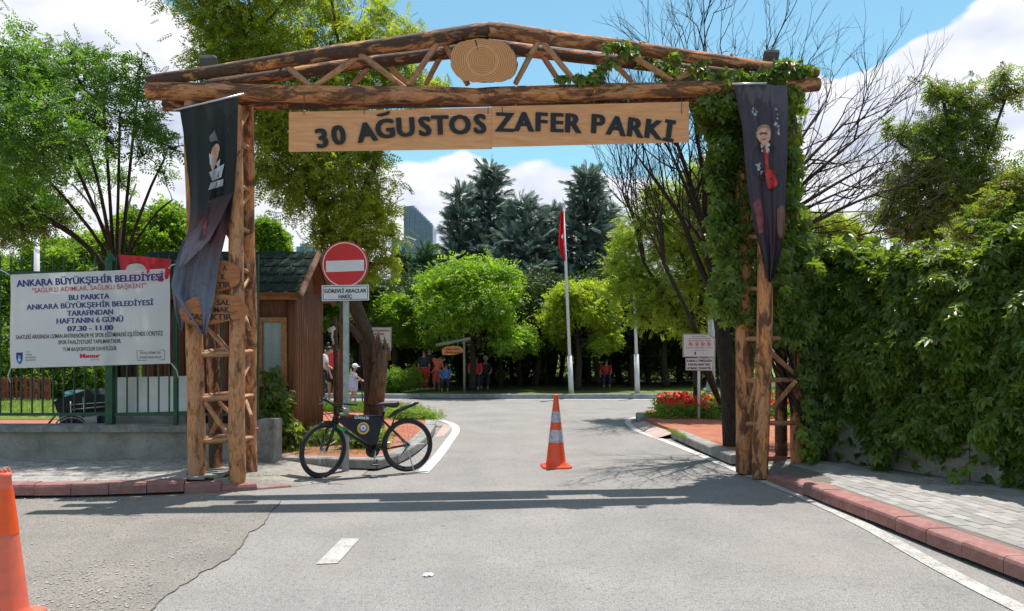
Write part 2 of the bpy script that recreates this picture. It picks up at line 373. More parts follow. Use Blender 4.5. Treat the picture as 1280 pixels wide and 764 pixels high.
t.col(base); t.bump(t.mth('ADD',b,t.mth('MULTIPLY',t.vor(p,75),-.8)),.9,.012); WORN=t.m
def paint(name,c,wear=.5,under=(.27,.26,.25),rough=.8):
    t=NT(name,rough,.3); p=t.pos(); f=t.mth('ADD',t.mth('MULTIPLY',t.noise(p,55,4,.7),.6),t.mth('MULTIPLY',t.noise(p,5,4,.6),.4))
    t.col(t.mix(t.ramp(f,[(wear-.05,1),(wear+.05,0)]),c,under)); t.bump(t.noise(p,90,3,.7),.4,.004); return t.m
WHITE_LINE=paint('white_road_paint',(.56,.55,.52),.455); WORN_LINE=paint('worn_road_paint',(.46,.435,.40),.50); DASHP=paint('faded_road_paint',(.43,.405,.385),.49); BLUE_LINE=paint('pale_blue_road_paint',(.42,.52,.66),.42)
t=NT('concrete',.9,.2); p=t.pos(); a=t.noise(p,2.2,8,.65,.4); b=t.noise(p,40,4,.7); z=t.n('ShaderNodeSeparateXYZ'); t.l(p,z.inputs[0])
base=t.ramp(a,[(.25,(.165,.15,.13)),(.5,(.30,.28,.25)),(.75,(.40,.37,.33))]); base=t.mix(t.ramp(t.noise(t.pos((1,1,.35)),3.1,6,.7,.8),[(.52,0),(.66,.6)]),base,(.30,.235,.175)); base=t.mix(t.ramp(t.noise(p,6,6,.8,1.5),[(.485,0),(.5,.75),(.515,0)]),base,(.09,.08,.07))
t.col(base); t.bump(t.mth('ADD',b,t.mth('MULTIPLY',a,2)),.55,.01); CONC=t.m
t=NT('kerb_grey',.9,.2); p=t.pos(); a=t.noise(p,5,6,.7); t.col(t.ramp(a,[(.3,(.15,.145,.14)),(.7,(.33,.32,.30))])); t.bump(t.noise(p,60,4,.7),.5,.006); KGREY=t.m
t=NT('kerb_red',.85,.25); p=t.pos(); a=t.noise(p,6,7,.7,.4); r=t.n('ShaderNodeObjectInfo').outputs['Random']
base=t.ramp(a,[(.25,(.17,.075,.067)),(.5,(.27,.125,.112)),(.78,(.36,.21,.19))]); base=t.mix(t.mth('MULTIPLY',r,.35),base,(.30,.19,.17)); base=t.mix(t.ramp(t.noise(p,30,4,.7),[(.6,0),(.72,.5)]),base,(.48,.41,.37)); t.col(base); t.bump(t.noise(p,45,5,.7),.5,.006); KRED=t.m
def pavermat(name,c,dirt=(.27,.24,.2)):
    t=NT(name,.9,.2); p=t.pos(); r=t.n('ShaderNodeObjectInfo').outputs['Random']; isl=t.n('ShaderNodeNewGeometry').outputs['Random Per Island']
    rr=t.mth('FRACT',t.mth('ADD',r,isl)); base=t.ramp(rr,[(0,tuple(x*.78 for x in c)),(1,tuple(x*1.18 for x in c))]); base=t.mix(t.ramp(t.noise(p,3,6,.7),[(.45,0),(.7,.55)]),base,dirt)
    t.col(base); t.bump(t.noise(p,70,4,.7),.5,.004); return t.m
PAV=pavermat('paver_grey',(.30,.285,.27)); JOINT=plain('joint_sand',(.15,.13,.11),.95,scale=40)
SOIL=NT('red_soil',.95,.1); p=SOIL.pos(); SOIL.col(SOIL.mix(SOIL.ramp(SOIL.noise(p,70,4,.7),[(.4,.7),(.55,0)]),SOIL.ramp(SOIL.noise(p,3,5,.6),[(.3,(.36,.13,.08)),(.7,(.48,.20,.13))]),(.22,.09,.06))); SOIL.bump(SOIL.noise(p,60,4,.7),.8,.02); SOIL=SOIL.m
EARTH=NT('park_earth',.98,.1); p=EARTH.pos(); EARTH.col(EARTH.mix(EARTH.ramp(EARTH.noise(p,.35,5,.6,.4),[(.42,0),(.55,1)]),EARTH.ramp(EARTH.noise(p,6,5,.7),[(.3,(.07,.055,.04)),(.7,(.15,.12,.085))]),EARTH.ramp(EARTH.noise(p,9,5,.7),[(.3,(.06,.10,.025)),(.7,(.14,.20,.05))]))); EARTH.bump(EARTH.noise(p,30,4,.7),.8,.03); EARTH=EARTH.m
LAWN=NT('lawn_ground',.98,.1); p=LAWN.pos(); LAWN.col(LAWN.ramp(LAWN.noise(p,4,6,.7),[(.3,(.10,.15,.035)),(.55,(.20,.26,.07)),(.75,(.30,.31,.13))])); LAWN.bump(LAWN.noise(p,50,4,.7),1,.03); LAWN=LAWN.m
# the ground, one sheet to the horizon, with a gentle roll far away
fan('ground',[(-900,-300,-.03),(900,-300,-.03),(900,1500,-.03),(-900,1500,-.03)],EARTH,kind='structure')
fan('road',[(-60,-12,0),(60,-12,0),(60,23.0,0),(-60,25.2,0)],ASPH,kind='structure')
# older, rougher asphalt on the left, up to the crack
edge_px=[(352,626),(340,640),(330,655),(313,665),(300,685),(288,697),(268,708),(250,717),(236,727),(222,735),(205,748),(190,764),(150,830)]
edge=[]
for i in range(len(edge_px)-1):
    (x0,y0),(x1,y1)=edge_px[i],edge_px[i+1]
    for k in range(4):
        u=k/4; q=G(x0+(x1-x0)*u,y0+(y1-y0)*u,.004); q.x+=random.uniform(-.014,.014); q.y+=random.uniform(-.014,.014); edge.append(q)
edge.append(G(150,830,.004))
fan('old_asphalt',[(-40,8.6,.004),(-3.4,8.6,.004)]+[tuple(q) for q in edge]+[(-3,-2,.004),(-40,-2,.004)],WORN,kind='structure')
m=MB(); DARK=plain('crack_dark',(.045,.04,.035),.95); CRK=plain('crack_fill',(.10,.09,.078),.95)
for i in range(len(edge)-1):
    a,b=edge[i],edge[i+1]; w=.0025+.005*random.random(); d=(b-a).normalized(); n_=Vector((-d.y,d.x,0))*w
    m.add([a-n_+Vector((0,0,.003)),b-n_+Vector((0,0,.003)),b+n_+Vector((0,0,.003)),a+n_+Vector((0,0,.003))],[(0,1,2,3)])
o=m.build('road_crack',CRK); o['kind']='structure'
if o.data.polygons[0].normal.z<0: o.data.flip_normals()
def strip(name,line,w,mat,z=.006,kind='structure'):
    m=MB(); pts=[Vector((q[0],q[1],z)) for q in line]; v=[]
    for i,q in enumerate(pts):
        d=(pts[min(i+1,len(pts)-1)]-pts[max(i-1,0)]).normalized(); n_=Vector((-d.y,d.x,0))*w/2; v+=[q+n_,q-n_]
    m.add(v,[(2*i,2*i+1,2*i+3,2*i+2) for i in range(len(pts)-1)]); o=m.build(name,mat)
    if o.data.polygons[0].normal.z<0: o.data.flip_normals()
    o['kind']=kind; return o
def spl(pts,k=8):
    pts=[Vector((p[0],p[1],p[2] if len(p)>2 else 0)) for p in pts]; o=[]
    for i in range(len(pts)-1):
        p0=pts[max(i-1,0)];p1=pts[i];p2=pts[i+1];p3=pts[min(i+2,len(pts)-1)]
        for j in range(k):
            u=j/k; o.append(.5*((2*p1)+(p2-p0)*u+(2*p0-5*p1+4*p2-p3)*u*u+(3*p1-p0-3*p2+p3)*u**3))
    return o+[pts[-1]]
rl=[G(1300,774),G(1180,713),G(1080,657),G(1000,620),G(940,596),G(880,571),G(830,551),G(800,540),G(788,532),G(785,527),G(793,522.5),G(812,518)]
strip('white_edge_line',spl([tuple(q) for q in rl[4:]]),.13,WHITE_LINE)
strip('worn_edge_line',spl([tuple(q) for q in rl[:5]]),.14,WORN_LINE)
ll=[G(528,592),G(548,570),G(562,551),G(569,541),G(569,534),G(562,529),G(550,525.5)]
strip('white_edge_line',spl([tuple(q) for q in ll]),.15,WHITE_LINE)
q=[G(395,705,.006),G(422,704,.006),G(450,673,.006),G(427,673,.006)]; fan('lane_dash',q,DASHP,kind='structure')
strip('bike_lane_line',[(-60,24.3),(60,22.15)],.7,BLUE_LINE); strip('bike_lane_edge',[(-60,23.7),(60,21.6)],.12,WHITE_LINE)
# ---------------------------------------------------------------- kerbs: one stone at a time
def kerb(name,line,L_=.4,w=.14,h=.15,mat=None,side=1,h0=None,gap=.008,stones='kerb_stone',bev=.02):
    "line runs along the foot of the face; the stone lies on its left side (side=1)"
    root=empty(name,(line[0][0],line[0][1],0)); root['kind']='structure'; cache={}
    pts=[Vector((q[0],q[1],0)) for q in line]; cum=[0]
    for i in range(1,len(pts)): cum.append(cum[-1]+(pts[i]-pts[i-1]).length)
    def at(s):
        s=min(max(s,0),cum[-1])
        for i in range(1,len(pts)):
            if s<=cum[i] or i==len(pts)-1:
                u=(s-cum[i-1])/max(cum[i]-cum[i-1],1e-6); return pts[i-1].lerp(pts[i],u)
    n=max(1,round(cum[-1]/L_)); st=cum[-1]/n
    mb=MB(); mb.box((0,0,-.5),(1,1,1)); 
    for i in range(n):
        a=at(i*st); b=at((i+1)*st); d=(b-a); ln=d.length; d.normalize(); nrm=Vector((-d.y,d.x,0))*side; c=(a+b)/2+nrm*w/2
        hh=h if h0 is None else h0(i,n); key=round(ln,2)
        if key not in cache:
            m=MB(); X=ln/2-gap/2; prof=[(-w/2,-.12),(-w/2,-bev*1.2),(-w/2+bev*.35,-bev*.35),(-w/2+bev*1.2,0),(w/2,0),(w/2,-.12)]
            v=[(-X,y,z) for y,z in prof]+[(X,y,z) for y,z in prof]; k=6
            m.add(v,[(j,j+1,j+1+k,j+k) for j in range(k-1)]+[tuple(range(k-1,-1,-1)),tuple(range(k,2*k))])
            me=m.mesh(stones,mat); 
            bm_fix(me); cache[key]=me
        o=link(stones,cache[key],root,world=True); ang=math.atan2(d.y,d.x)+(0 if side==1 else math.pi)
        o.location=(c.x,c.y,hh+random.uniform(-.004,.004)); o.rotation_euler=(random.uniform(-.012,.012),random.uniform(-.006,.006),ang+random.uniform(-.008,.008))
    return root
import bmesh
def bm_fix(me):
    b=bmesh.new(); b.from_mesh(me); bmesh.ops.recalc_face_normals(b,faces=b.faces); b.to_mesh(me); b.free()
RK=[(2.98,9.75),(3.0,9.3),(3.07,8.6),(3.12,7.9),(3.22,6.9),(3.32,5.9),(3.42,5.0),(3.55,4.0),(3.72,2.8)]
kerb('red_kerb',spl(RK,4),.41,.22,mat=KRED,h0=lambda i,n:min(PZ,.035+.028*i),bev=.025)
LK=[(-14,7.86),(-9,7.9),(-5.2,7.96),(-3.9,8.12),(-3.2,8.3),(-2.5,8.62)]
kerb('red_kerb',spl(LK,4),.37,.16,mat=KRED,h0=lambda i,n:PZ+.004-max(0,(i-(n-4)))*.04,bev=.03)
isl_near=[(-3.32,10.02),(-2.6,9.88),(-1.75,9.76)]
kerb('island_kerb',isl_near,.62,.2,mat=KGREY)
isl_side=[(-1.72,9.78),(-1.50,10.4),(-1.40,11.6),(-1.38,13),(-1.46,14.6),(-1.62,15.6)]
kerb('island_kerb',spl(isl_side,4),.5,.2,mat=KGREY)
isl_far=[(-1.62,15.6),(-1.95,16.9),(-2.9,18),(-5.3,19.1),(-10,20.3),(-25,21.6)]
kerb('island_kerb',spl(isl_far,4),.6,.2,mat=KGREY)
isl=[(-3.2,10.1)]+isl_near[1:]+[tuple(q)[:2] for q in spl(isl_side,3)]+[tuple(q)[:2] for q in spl(isl_far,3)][1:]+[(-25,10.1)]
def inset(poly,d):
    c=[]
    n=len(poly)
    for i in range(n):
        a=Vector(poly[i-1]+(0,)) ; b=Vector(tuple(poly[i])+(0,)); e_=Vector(poly[(i+1)%n]+(0,))
        t_=((b-a).normalized()+(e_-b).normalized()); t_=t_.normalized() if t_.length>1e-6 else Vector((1,0,0)); nn_=Vector((-t_.y,t_.x,0)); c.append((b.x+nn_.x*d,b.y+nn_.y*d))
    return c
fan('island_soil',[(x,y,PZ-.015) for x,y in inset([tuple(q) for q in isl],.1)],SOIL,kind='structure',thick=.12)
# right island
ri_near=[(2.92,10.15),(2.86,11.0),(2.80,12.0),(2.74,13.1)]
kerb('island_kerb',ri_near,.42,.2,mat=KGREY,side=-1)
ri_tip=[(2.62,15.6),(2.70,16.6),(2.98,17.4),(3.75,18.4),(5.6,20.0),(9,20.7),(25,20.5)]
kerb('island_kerb',spl(ri_tip,4),.5,.2,mat=KGREY,side=-1)
ri=[(2.95,10.0)]+ri_near[1:]+[(2.66,14.3)]+[tuple(q)[:2] for q in spl(ri_tip,3)]+[(25,10.0)]
fan('island_soil',[(x,y,PZ-.012) for x,y in inset([tuple(q) for q in ri][::-1],.1)],SOIL,kind='structure',thick=.12)
# pinkish ramp between the kerbs
m=MB(); m.add([(2.50,13.15,.008),(2.95,13.15,.14),(2.98,15.6,.14),(2.45,15.6,.008)],[(0,1,2,3)]); RAMP=plain('ramp_concrete',(.40,.30,.265),.9,scale=6); o=m.build('dropped_kerb_ramp',RAMP); o['kind']='structure'
m=MB(); m.add([(-1.36,13.3,.003),(-1.22,13.6,.003),(-1.18,15.2,.003),(-1.4,15.6,.003)],[(0,1,2,3)]); o=m.build('dropped_kerb_ramp',RAMP); o['kind']='structure'
# far kerb and park edge
kerb('far_kerb',[(60,23.0-.0),(-2,23.05),(-60,25.2)],1.0,.2,mat=KGREY,h=.15,side=-1)
fan('park_ground',[(-60,25.35,.13),(-2,23.2,.13),(60,23.15,.13),(80,60,.13),(-80,60,.13)],EARTH,kind='structure')
fan('sunlit_lawn',[(-60,33,.134),(60,30.5,.134),(60,300,.134),(-60,300,.134)],LAWN,kind='structure')
fan('sunlit_lawn',[(3.5,24.0,.138),(12,23.6,.138),(14,28,.138),(6,27,.138)],LAWN,kind='structure')
fan('left_lawn',[(-25,15.2,PZ-.004),(-5.2,15.2,PZ-.004),(-5.2,18.7,PZ-.004),(-10,20.0,PZ-.004),(-25,21.3,PZ-.004)],LAWN,kind='structure')
# ---------------------------------------------------------------- pavements with single pavers
def pavement(name,sheet,zf,clip,org,ang,rows,cols,bw=.2,bh=.1,mat=PAV,near=(0,5)):
    root=empty(name,(org[0],org[1],0)); root['kind']='structure'
    sv=[(x,y,zf(x,y)-.006) for x,y in sheet]
    m=MB(); m.add(sv,[tuple(range(len(sv)))]); o=m.build('paving_bed',JOINT,root,world=True)
    if o.data.polygons[0].normal.z<0: o.data.flip_normals()
    ca,sa=math.cos(ang),math.sin(ang); lst=[]
    for r in range(*rows):
        for c in range(*cols):
            u=(c+(.5 if r%2 else 0)+.5)*bw; v=(r+.5)*bh; x=org[0]+u*ca-v*sa; y=org[1]+u*sa+v*ca
            if inpoly(np.array([x]),np.array([y]),clip)[0]: lst.append((x,y))
    lst.sort(key=lambda q:(q[0]-near[0])**2+(q[1]-near[1])**2)
    def pm():
        m=MB(); X,Y=bw/2-.004,bh/2-.004; b=.005
        m.add([(-X,-Y,-.02),(X,-Y,-.02),(X,Y,-.02),(-X,Y,-.02),(-X,-Y,-b),(X,-Y,-b),(X,Y,-b),(-X,Y,-b),(-X+b,-Y+b,0),(X-b,-Y+b,0),(X-b,Y-b,0),(-X+b,Y-b,0)],
              [(0,1,5,4),(1,2,6,5),(2,3,7,6),(3,0,4,7),(4,5,9,8),(5,6,10,9),(6,7,11,10),(7,4,8,11),(8,9,10,11)]); return m
    me=pm().mesh('paver',mat); e_=.02
    big=MB(); pv=pm()
    for i,(x,y) in enumerate(lst):
        z=zf(x,y)+random.uniform(-.003,.003); gx=(zf(x+e_,y)-zf(x-e_,y))/(2*e_); gy=(zf(x,y+e_)-zf(x,y-e_))/(2*e_)
        nrm=Vector((-gx,-gy,1)).normalized(); q=Vector((0,0,1)).rotation_difference(nrm).to_matrix()@Matrix.Rotation(ang+random.uniform(-.012,.012),3,'Z')
        if i<300:
            o=link('paver',me,root,world=True); o.location=(x,y,z); o.rotation_euler=q.to_euler()
        else: big.add([q@Vector(p)+Vector((x,y,z)) for p in pv.v],pv.f)
    if big.v: o=big.build('paving',mat,root,world=True); o['kind']='stuff'
    return root
zl=lambda x,y: PZ-min(max((x+3.3)/1.1,0),1)*.142
lsheet=[(-14,8.0),(-9,8.04),(-5.2,8.1),(-3.9,8.27),(-3.2,8.46),(-2.45,8.78),(-2.2,8.95),(-2.2,9.9),(-3.3,10.0),(-3.3,10.3),(-14,10.3)]
def tri_fan_sheet(name,poly,zf,mat,n=1): pass
pavement('left_pavement',lsheet[:5]+[(-3.3,8.42),(-3.3,9.98)]+lsheet[-2:],lambda x,y:PZ,[(-8,7.9)]+lsheet[1:5]+[(-3.3,8.44),(-3.3,9.95),(-8,9.95)],(-8,8.02),0.03,(0,22),(0,26),bw=.22,bh=.105,near=(-4,8))
m=MB(); CEM=NT('cement_apron',.92,.15); p=CEM.pos(); CEM.col(CEM.mix(CEM.ramp(CEM.noise(p,25,5,.7),[(.4,.6),(.55,0)]),CEM.ramp(CEM.noise(p,2.2,6,.65,.5),[(.3,(.23,.21,.19)),(.7,(.34,.315,.28))]),(.17,.15,.13))); CEM.bump(CEM.noise(p,50,4,.7),.8,.008); CEM=CEM.m
xs=[-3.3,-3.05,-2.75,-2.45,-2.15,-1.85]
y0=[8.44,8.5,8.66,8.8,9.1,9.5]; y1=[10.06,9.98,9.95,9.9,9.85,9.8]
m.add([(x,y,zl(x,y)+.002) for x,y in zip(xs,y0)]+[(x,y,zl(x,y)+.002) for x,y in zip(xs,y1)],[(i,i+1,i+7,i+6) for i in range(5)]); m.add([(x,y,zl(x,y)+.002) for x,y in zip(xs,y0)]+[(x-.02,y-.14,.003) for x,y in zip(xs,y0)],[(i,i+6,i+7,i+1) for i in range(5)]); o=m.build('cement_apron',CEM); o['kind']='structure'
# right pavement, pavers set square to the kerb
rin=[(3.18,9.6),(3.24,8.6),(3.35,7.9),(3.45,6.9),(3.55,5.9),(3.65,5.0),(3.78,4.0),(3.95,2.8)]
rsheet=[(3.05,9.75)]+rin+[(7,2.8),(7,5.2),(5.45,7.5),(3.95,9.95),(3.5,10.1),(3.0,10.1)]
zr=lambda x,y: PZ-max(0,min(1,(y-7.9)/1.1))*.10*max(0,min(1,(3.9-x)/.7))
pavement('right_pavement',rsheet,zr,[(3.2,9.6),(3.26,8.6),(3.37,7.9),(3.47,6.9),(3.57,5.9),(3.67,5.0),(3.80,4.0),(5.5,4.0),(6.5,5.6),(5.4,7.4),(3.9,9.85),(3.3,9.9)],(3.9,3.6),math.radians(97),(-24,12),(0,32),bw=.205,bh=.112,near=(3.9,4.6))
# small stones and grit along the old asphalt
STONE=pavermat('loose_stone',(.36,.34,.31))
m=MB()
def pebble(m,c,s):
    v=[]; 
    for dx,dy,dz in ((1,0,.2),(0,1,.2),(-1,0,.2),(0,-1,.2),(0,0,.75),(0,0,-.2)): v.append((c[0]+dx*s*random.uniform(.6,1.3),c[1]+dy*s*random.uniform(.6,1.3),c[2]+dz*s))
    m.add(v,[(0,1,4),(1,2,4),(2,3,4),(3,0,4),(1,0,5),(2,1,5),(3,2,5),(0,3,5)])
for i in range(1100):
    if random.random()<.55: q=G(random.gauss(120,60),random.uniform(700,780),.006)
    else: q=G(random.uniform(20,330),random.uniform(628,764),.006)
    if q.x<-3.25+ (8-q.y)*0+.9*(8.3-q.y)*.0 or True:
        ex=np.interp(q.y,[4,4.7,5.2,6,6.9,7.9],[-2.1,-2.2,-2.2,-2.25,-2.35,-2.45])
        if q.x<ex: pebble(m,q,random.choice((.004,.005,.006,.009,.013)))
for i in range(240): q=G(random.uniform(250,1250),random.uniform(600,764),.004); pebble(m,q,random.choice((.003,.004,.006)))
for i in range(260):
    u=random.random(); q=(-7+4.5*u,7.93+.0*u+random.uniform(-.1,0.05)+(.25*max(0,u-.6)),.006); pebble(m,q,random.choice((.005,.008,.012)))
o=m.build('loose_stones',STONE); tag(o,kind='stuff')
# ================================================================ THE LOG GATE
LOG=logmat('peeling_pine_log',amount=.53); LOGD=logmat('barky_pine_log',(.095,.055,.04),amount=.46); LOGL=logmat('bare_pine_log',(.17,.075,.045),(.64,.27,.10),.60,(.72,.40,.20)); STICK=logmat('pine_stick',(.20,.09,.055),(.58,.27,.12),.70,(.66,.38,.2))
gate=empty('log_gate',(0,GA,0),'tall log archway with a shallow gabled truss spanning the park entrance road','gate')
def log(name,a,b,r0,r1,mat,n=14,wob=.10,bend=.0,seg=None):
    a=Vector(a);b=Vector(b); L_=(b-a).length; seg=seg or max(3,int(L_/.16)); m=MB(); pts=[];rad=[]
    sd=random.random()*50
    for i in range(seg+1):
        u=i/seg; w=Vector((mnoise.noise(Vector((sd,u*L_*.8,0))),mnoise.noise(Vector((sd,u*L_*.8,9))),mnoise.noise(Vector((sd,u*L_*.8,19)))))*bend
        pts.append(a.lerp(b,u)+(w if 0<i<seg else w*0)); rad.append((r0+(r1-r0)*u)*(.93 if i in (0,seg) else 1))
    m.tube(pts,rad,n,True,wob,sd)
    d=(b-a).normalized(); q=d.orthogonal(); 
    for k in range(int(L_/.9)):   # branch stubs
        u=random.uniform(.08,.92); an=random.uniform(0,6.28); dd=(Matrix.Rotation(an,3,d)@q).normalized(); c=a.lerp(b,u); r=r0+(r1-r0)*u
        m.tube([c+dd*r*.6,c+dd*(r+random.uniform(.008,.022))],[random.uniform(.014,.024)]*2,6)
    o=m.build(name,mat,gate,world=True); smooth_sharp(o,50); return o
RO=.62   # distance between the two faces of the gate
def bp(px,py,rear=False,dy=0): return gp(px,py,(RO if rear else 0)+dy)
log('bottom_beam',bp(184,114),bp(600,121),.098,.100,LOG,18,.07,.015); log('bottom_beam',bp(596,121,dy=.005),bp(1023,106),.100,.088,LOG,18,.07,.015)
log('bottom_beam',bp(205,131,1),bp(640,124,1),.085,.09,LOGD,16,.07,.015); log('bottom_beam',bp(640,124,1),bp(997,118.5,1),.088,.075,LOGD,16,.07,.015)
log('top_beam',bp(184,101),bp(611,38),.062,.098,LOGD,18,.09,.02); log('top_beam',bp(609,38,dy=.004),bp(1022,91),.098,.062,LOG,18,.09,.02)
log('top_beam',bp(262,106,1),bp(612,57,1),.065,.085,LOGD,16,.09,.02); log('top_beam',bp(610,57,1),bp(1000,104,1),.085,.06,LOGD,16,.09,.02)
for x0,y0,x1,y1,r in [(356,80,388,108,0),(448,67,394,108,0),(449,67,505,108,0),(550,50,511,107,0),(554,50,585,106,0),(673,52,644,104,0),(678,53,720,103,0),(782,66,737,101,0),(784,67,840,100,0),(880,80,845,99,0),
                      (464,79,440,106,1),(478,73,510,106,1),(557,59,532,106,1),(636,69.5,662,65.5,1),(673,62,700,104,1),(767,79,790,103,1)]:
    a,b=bp(x0,y0,r),bp(x1,y1,r); a.y+=random.uniform(-.03,.05); b.y+=random.uniform(-.03,.05); log('truss_strut',a,b,.037,.034,STICK,8,.1,.012)
for x0,x1 in ((215,345),(400,420),(555,735),(800,990)): log('shadow_fill_log',gp(x0,123,RO*.5),gp(x1,120,RO*.5),.085,.08,LOGD,12,.08,.01)  # hidden log pieces added between the two faces to fill out the gate's shadow
# end-grain disc
m=MB(); prof=[(560,80),(562,64),(572,53),(590,49),(606,49),(622,51),(633,57),(641,69),(643,82),(640,93),(628,101),(610,103),(592,103),(575,100),(565,92)]
pr=spl([(x,y,0) for x,y in prof+[prof[0]]],4)[:-1]; poly=[(q.x+14,q.y) if False else (q.x+3,q.y) for q in pr]
t=NT('end_grain',.7,.25); uvp=t.pos(); vm=t.n('ShaderNodeVectorMath',operation='SUBTRACT'); cdisc=gp(603,77,-.10); vm.inputs[1].default_value=tuple(cdisc); t.l(uvp,vm.inputs[0]); sx=t.n('ShaderNodeSeparateXYZ'); t.l(vm.outputs[0],sx.inputs[0])
cmb=t.n('ShaderNodeCombineXYZ'); t.l(sx.outputs[0],cmb.inputs[0]); t.l(sx.outputs[2],cmb.inputs[1]); 
wv=t.n('ShaderNodeTexWave',wave_type='RINGS',rings_direction='Z'); wv.inputs['Scale'].default_value=13; wv.inputs['Distortion'].default_value=2.2; wv.inputs['Detail'].default_value=3; t.l(cmb.outputs[0],wv.inputs[0])
ln=t.n('ShaderNodeVectorMath',operation='LENGTH'); t.l(cmb.outputs[0],ln.inputs[0])
c=t.mix(t.ramp(wv.outputs[0],[(.2,.85),(.7,0)]),(.68,.32,.14),(.42,.17,.07)); c=t.mix(t.ramp(t.mth('ADD',ln.outputs['Value'],t.mth('MULTIPLY',t.noise(uvp,9,4,.6),.07)),[(.19,.0),(.205,.55),(.225,.0)]),c,(.72,.42,.25)); c=t.mix(t.ramp(t.noise(uvp,7,6,.7),[(.5,0),(.72,.5)]),c,(.42,.19,.11)); t.col(c); t.bump(wv.outputs[0],.4,.004); ENDG=t.m
m=MB(); m.cur=0; n=len(poly); a=[gp(x,y,-.135) for x,y in poly]; b=[gp(x+1,y,.05) for x,y in poly]
for p in (a,b):
    for q in p: q.x+=random.uniform(-.006,.006); q.z+=random.uniform(-.006,.006)
m.add(a+b,[tuple(range(n-1,-1,-1))]); m.cur=1; m.f+=[((k+1)%n,(k+1)%n+n,k+n,k) for k in range(n)]+[tuple(range(n,2*n))]; m.mi+=[1]*(n+1); m.uv+=[[(0,0)]*4]*n+[[(0,0)]*n]
DBARK=plain('disc_bark',(.055,.035,.028),.9,scale=30)
disc=m.build('wood_disc',[ENDG,DBARK],gate,world=True); bm_fix(disc.data)
m=MB(); q0,q1=gp(594,50,-.139),gp(598,65,-.139); m.add([q0+Vector((-.008,0,0)),q0+Vector((.01,0,0)),q1],[(0,1,2)]); m.build('drying_crack',DARK,disc,world=True)
# towers: four posts, rungs, braces
def post(pxb,pyb,pxt,pyt,Y,r0,r1,mat,zb=.02):
    b=P(pxb,433+(H-zb)*F/Y,Y); t_=P(pxt,pyt,Y); return log('tower_post',b,t_,r0,r1,mat,14,.09,.02)
post(246,594,240,128,8.60,.098,.085,LOGL); post(297,598,294,132,8.50,.092,.075,LOGL,.0); post(314,591,309,134,9.0,.082,.075,LOG); post(269,588,262,134,9.15,.082,.07,LOGD)
post(950,582,962,110,9.12,.096,.085,LOG); post(931,582,929,118,9.50,.115,.10,LOG); post(998,573,986,112,9.75,.092,.078,LOG); post(978,573,972,116,10.2,.08,.07,LOGD)
YL=8.62
for y in (443,498,551): log('rung',P(251,y+1,8.60),P(300,y-2,8.52),.033,.033,STICK,8,.1); log('rung',P(297,y-1,8.56),P(316,y-4,8.98),.03,.028,STICK,8); log('rung',P(247,y-1,8.7),P(267,y-5,9.1),.026,.026,STICK,8); log('rung',P(266,y-5,9.1),P(314,y-7,9.05),.028,.028,STICK,8)
for x0,y0,x1,y1 in [(256,503,287,546),(250,400,287,440),(253,240,290,300),(252,330,288,372),(252,150,288,215)]: log('brace',P(x0,y0,8.6),P(x1,y1,8.55),.03,.028,STICK,8)
for x0,y0,x1,y1 in [(271,500,296,525),(270,420,300,455)]: log('brace',P(x0,y0,9.12),P(x1,y1,9.1),.026,.026,STICK,8)
for y in (182,235,287,338,392): log('rung',P(295,y-5,8.52),P(311,y+3,8.98),.03,.028,STICK,8); log('rung',P(246,y,8.62),P(296,y-3,8.52),.032,.03,STICK,8); log('rung',P(266,y-5,9.1),P(310,y-5,9.04),.026,.026,STICK,8)
for x0,y0,x1,y1 in [(310,140,296,166),(312,243,297,262),(296,298,311,335),(311,345,298,372),(298,372,312,412),(313,452,299,480),(299,480,314,520)]: log('brace',P(x0,y0,8.97),P(x1,y1,8.55),.026,.024,STICK,8)
for y in (423,475,529): log('rung',P(950,y,9.12),P(996,y,9.74),.03,.03,STICK,8); log('rung',P(930,y+1,9.48),P(950,y,9.14),.034,.03,STICK,8)
for y in (170,232,295,360): log('rung',P(933,y,9.45),P(985,y+3,9.7),.03,.03,STICK,8); log('rung',P(932,y,9.45),P(956,y+2,9.15),.03,.03,STICK,8)
for x0,y0,x1,y1 in [(953,431,993,467),(994,477,966,510)]: log('brace',P(x0,y0,9.2),P(x1,y1,9.65),.031,.029,STICK,8)
log('brace',P(948,472,9.15),P(934,522,9.45),.034,.03,STICK,8); log('brace',P(936,205,9.45),P(975,245,9.65),.03,.03,STICK,8)
# ---------------------------------------------------------------- hanging name boards
t=NT('varnished_board',.55,.4); p=t.pos((1,1,9)); g=t.noise(p,3,6,.6,.6); t.col(t.mix(t.ramp(t.noise(t.pos((.6,1,14)),4,5,.7,.3),[(.55,0),(.75,.55)]),t.ramp(g,[(.25,(.58,.245,.10)),(.5,(.70,.315,.14)),(.75,(.76,.40,.19))]),(.46,.20,.08))); t.bump(g,.25,.004); BOARD=t.m
LETTER=plain('black_letter',(.012,.012,.016),.5,var=.1); WIRE=plain('wire',(.10,.10,.10),.5,.8)
BO=-.02; BT=.03
def board(root,quads,name='plank',BO=BO):
    for q in quads:
        m=MB(); a=[gp(x,y,BO) for x,y in q]; b=[gp(x,y,BO+BT) for x,y in q]; m.add(a+b,[(3,2,1,0),(4,5,6,7)]+[((k+1)%4,(k+1)%4+4,k+4,k) for k in range(4)]); o=m.build(name,BOARD,root,world=True); bm_fix(o.data)
b1=empty('hanging_board',tuple(gp(488,162)),'varnished wooden board hanging under the beam with the black letters 30 AĞUSTOS','signboard','varnished name boards hanging under the beam')
b2=empty('hanging_board',tuple(gp(738,156)),'varnished wooden board hanging under the beam with the black letters ZAFER PARKI','signboard','varnished name boards hanging under the beam')
board(b1,[[(361,140.2),(615.0,134.4),(615.1,143.3),(361,148.55)],[(361,148.75),(615.1,143.5),(615.1,186.5),(361,190)]])
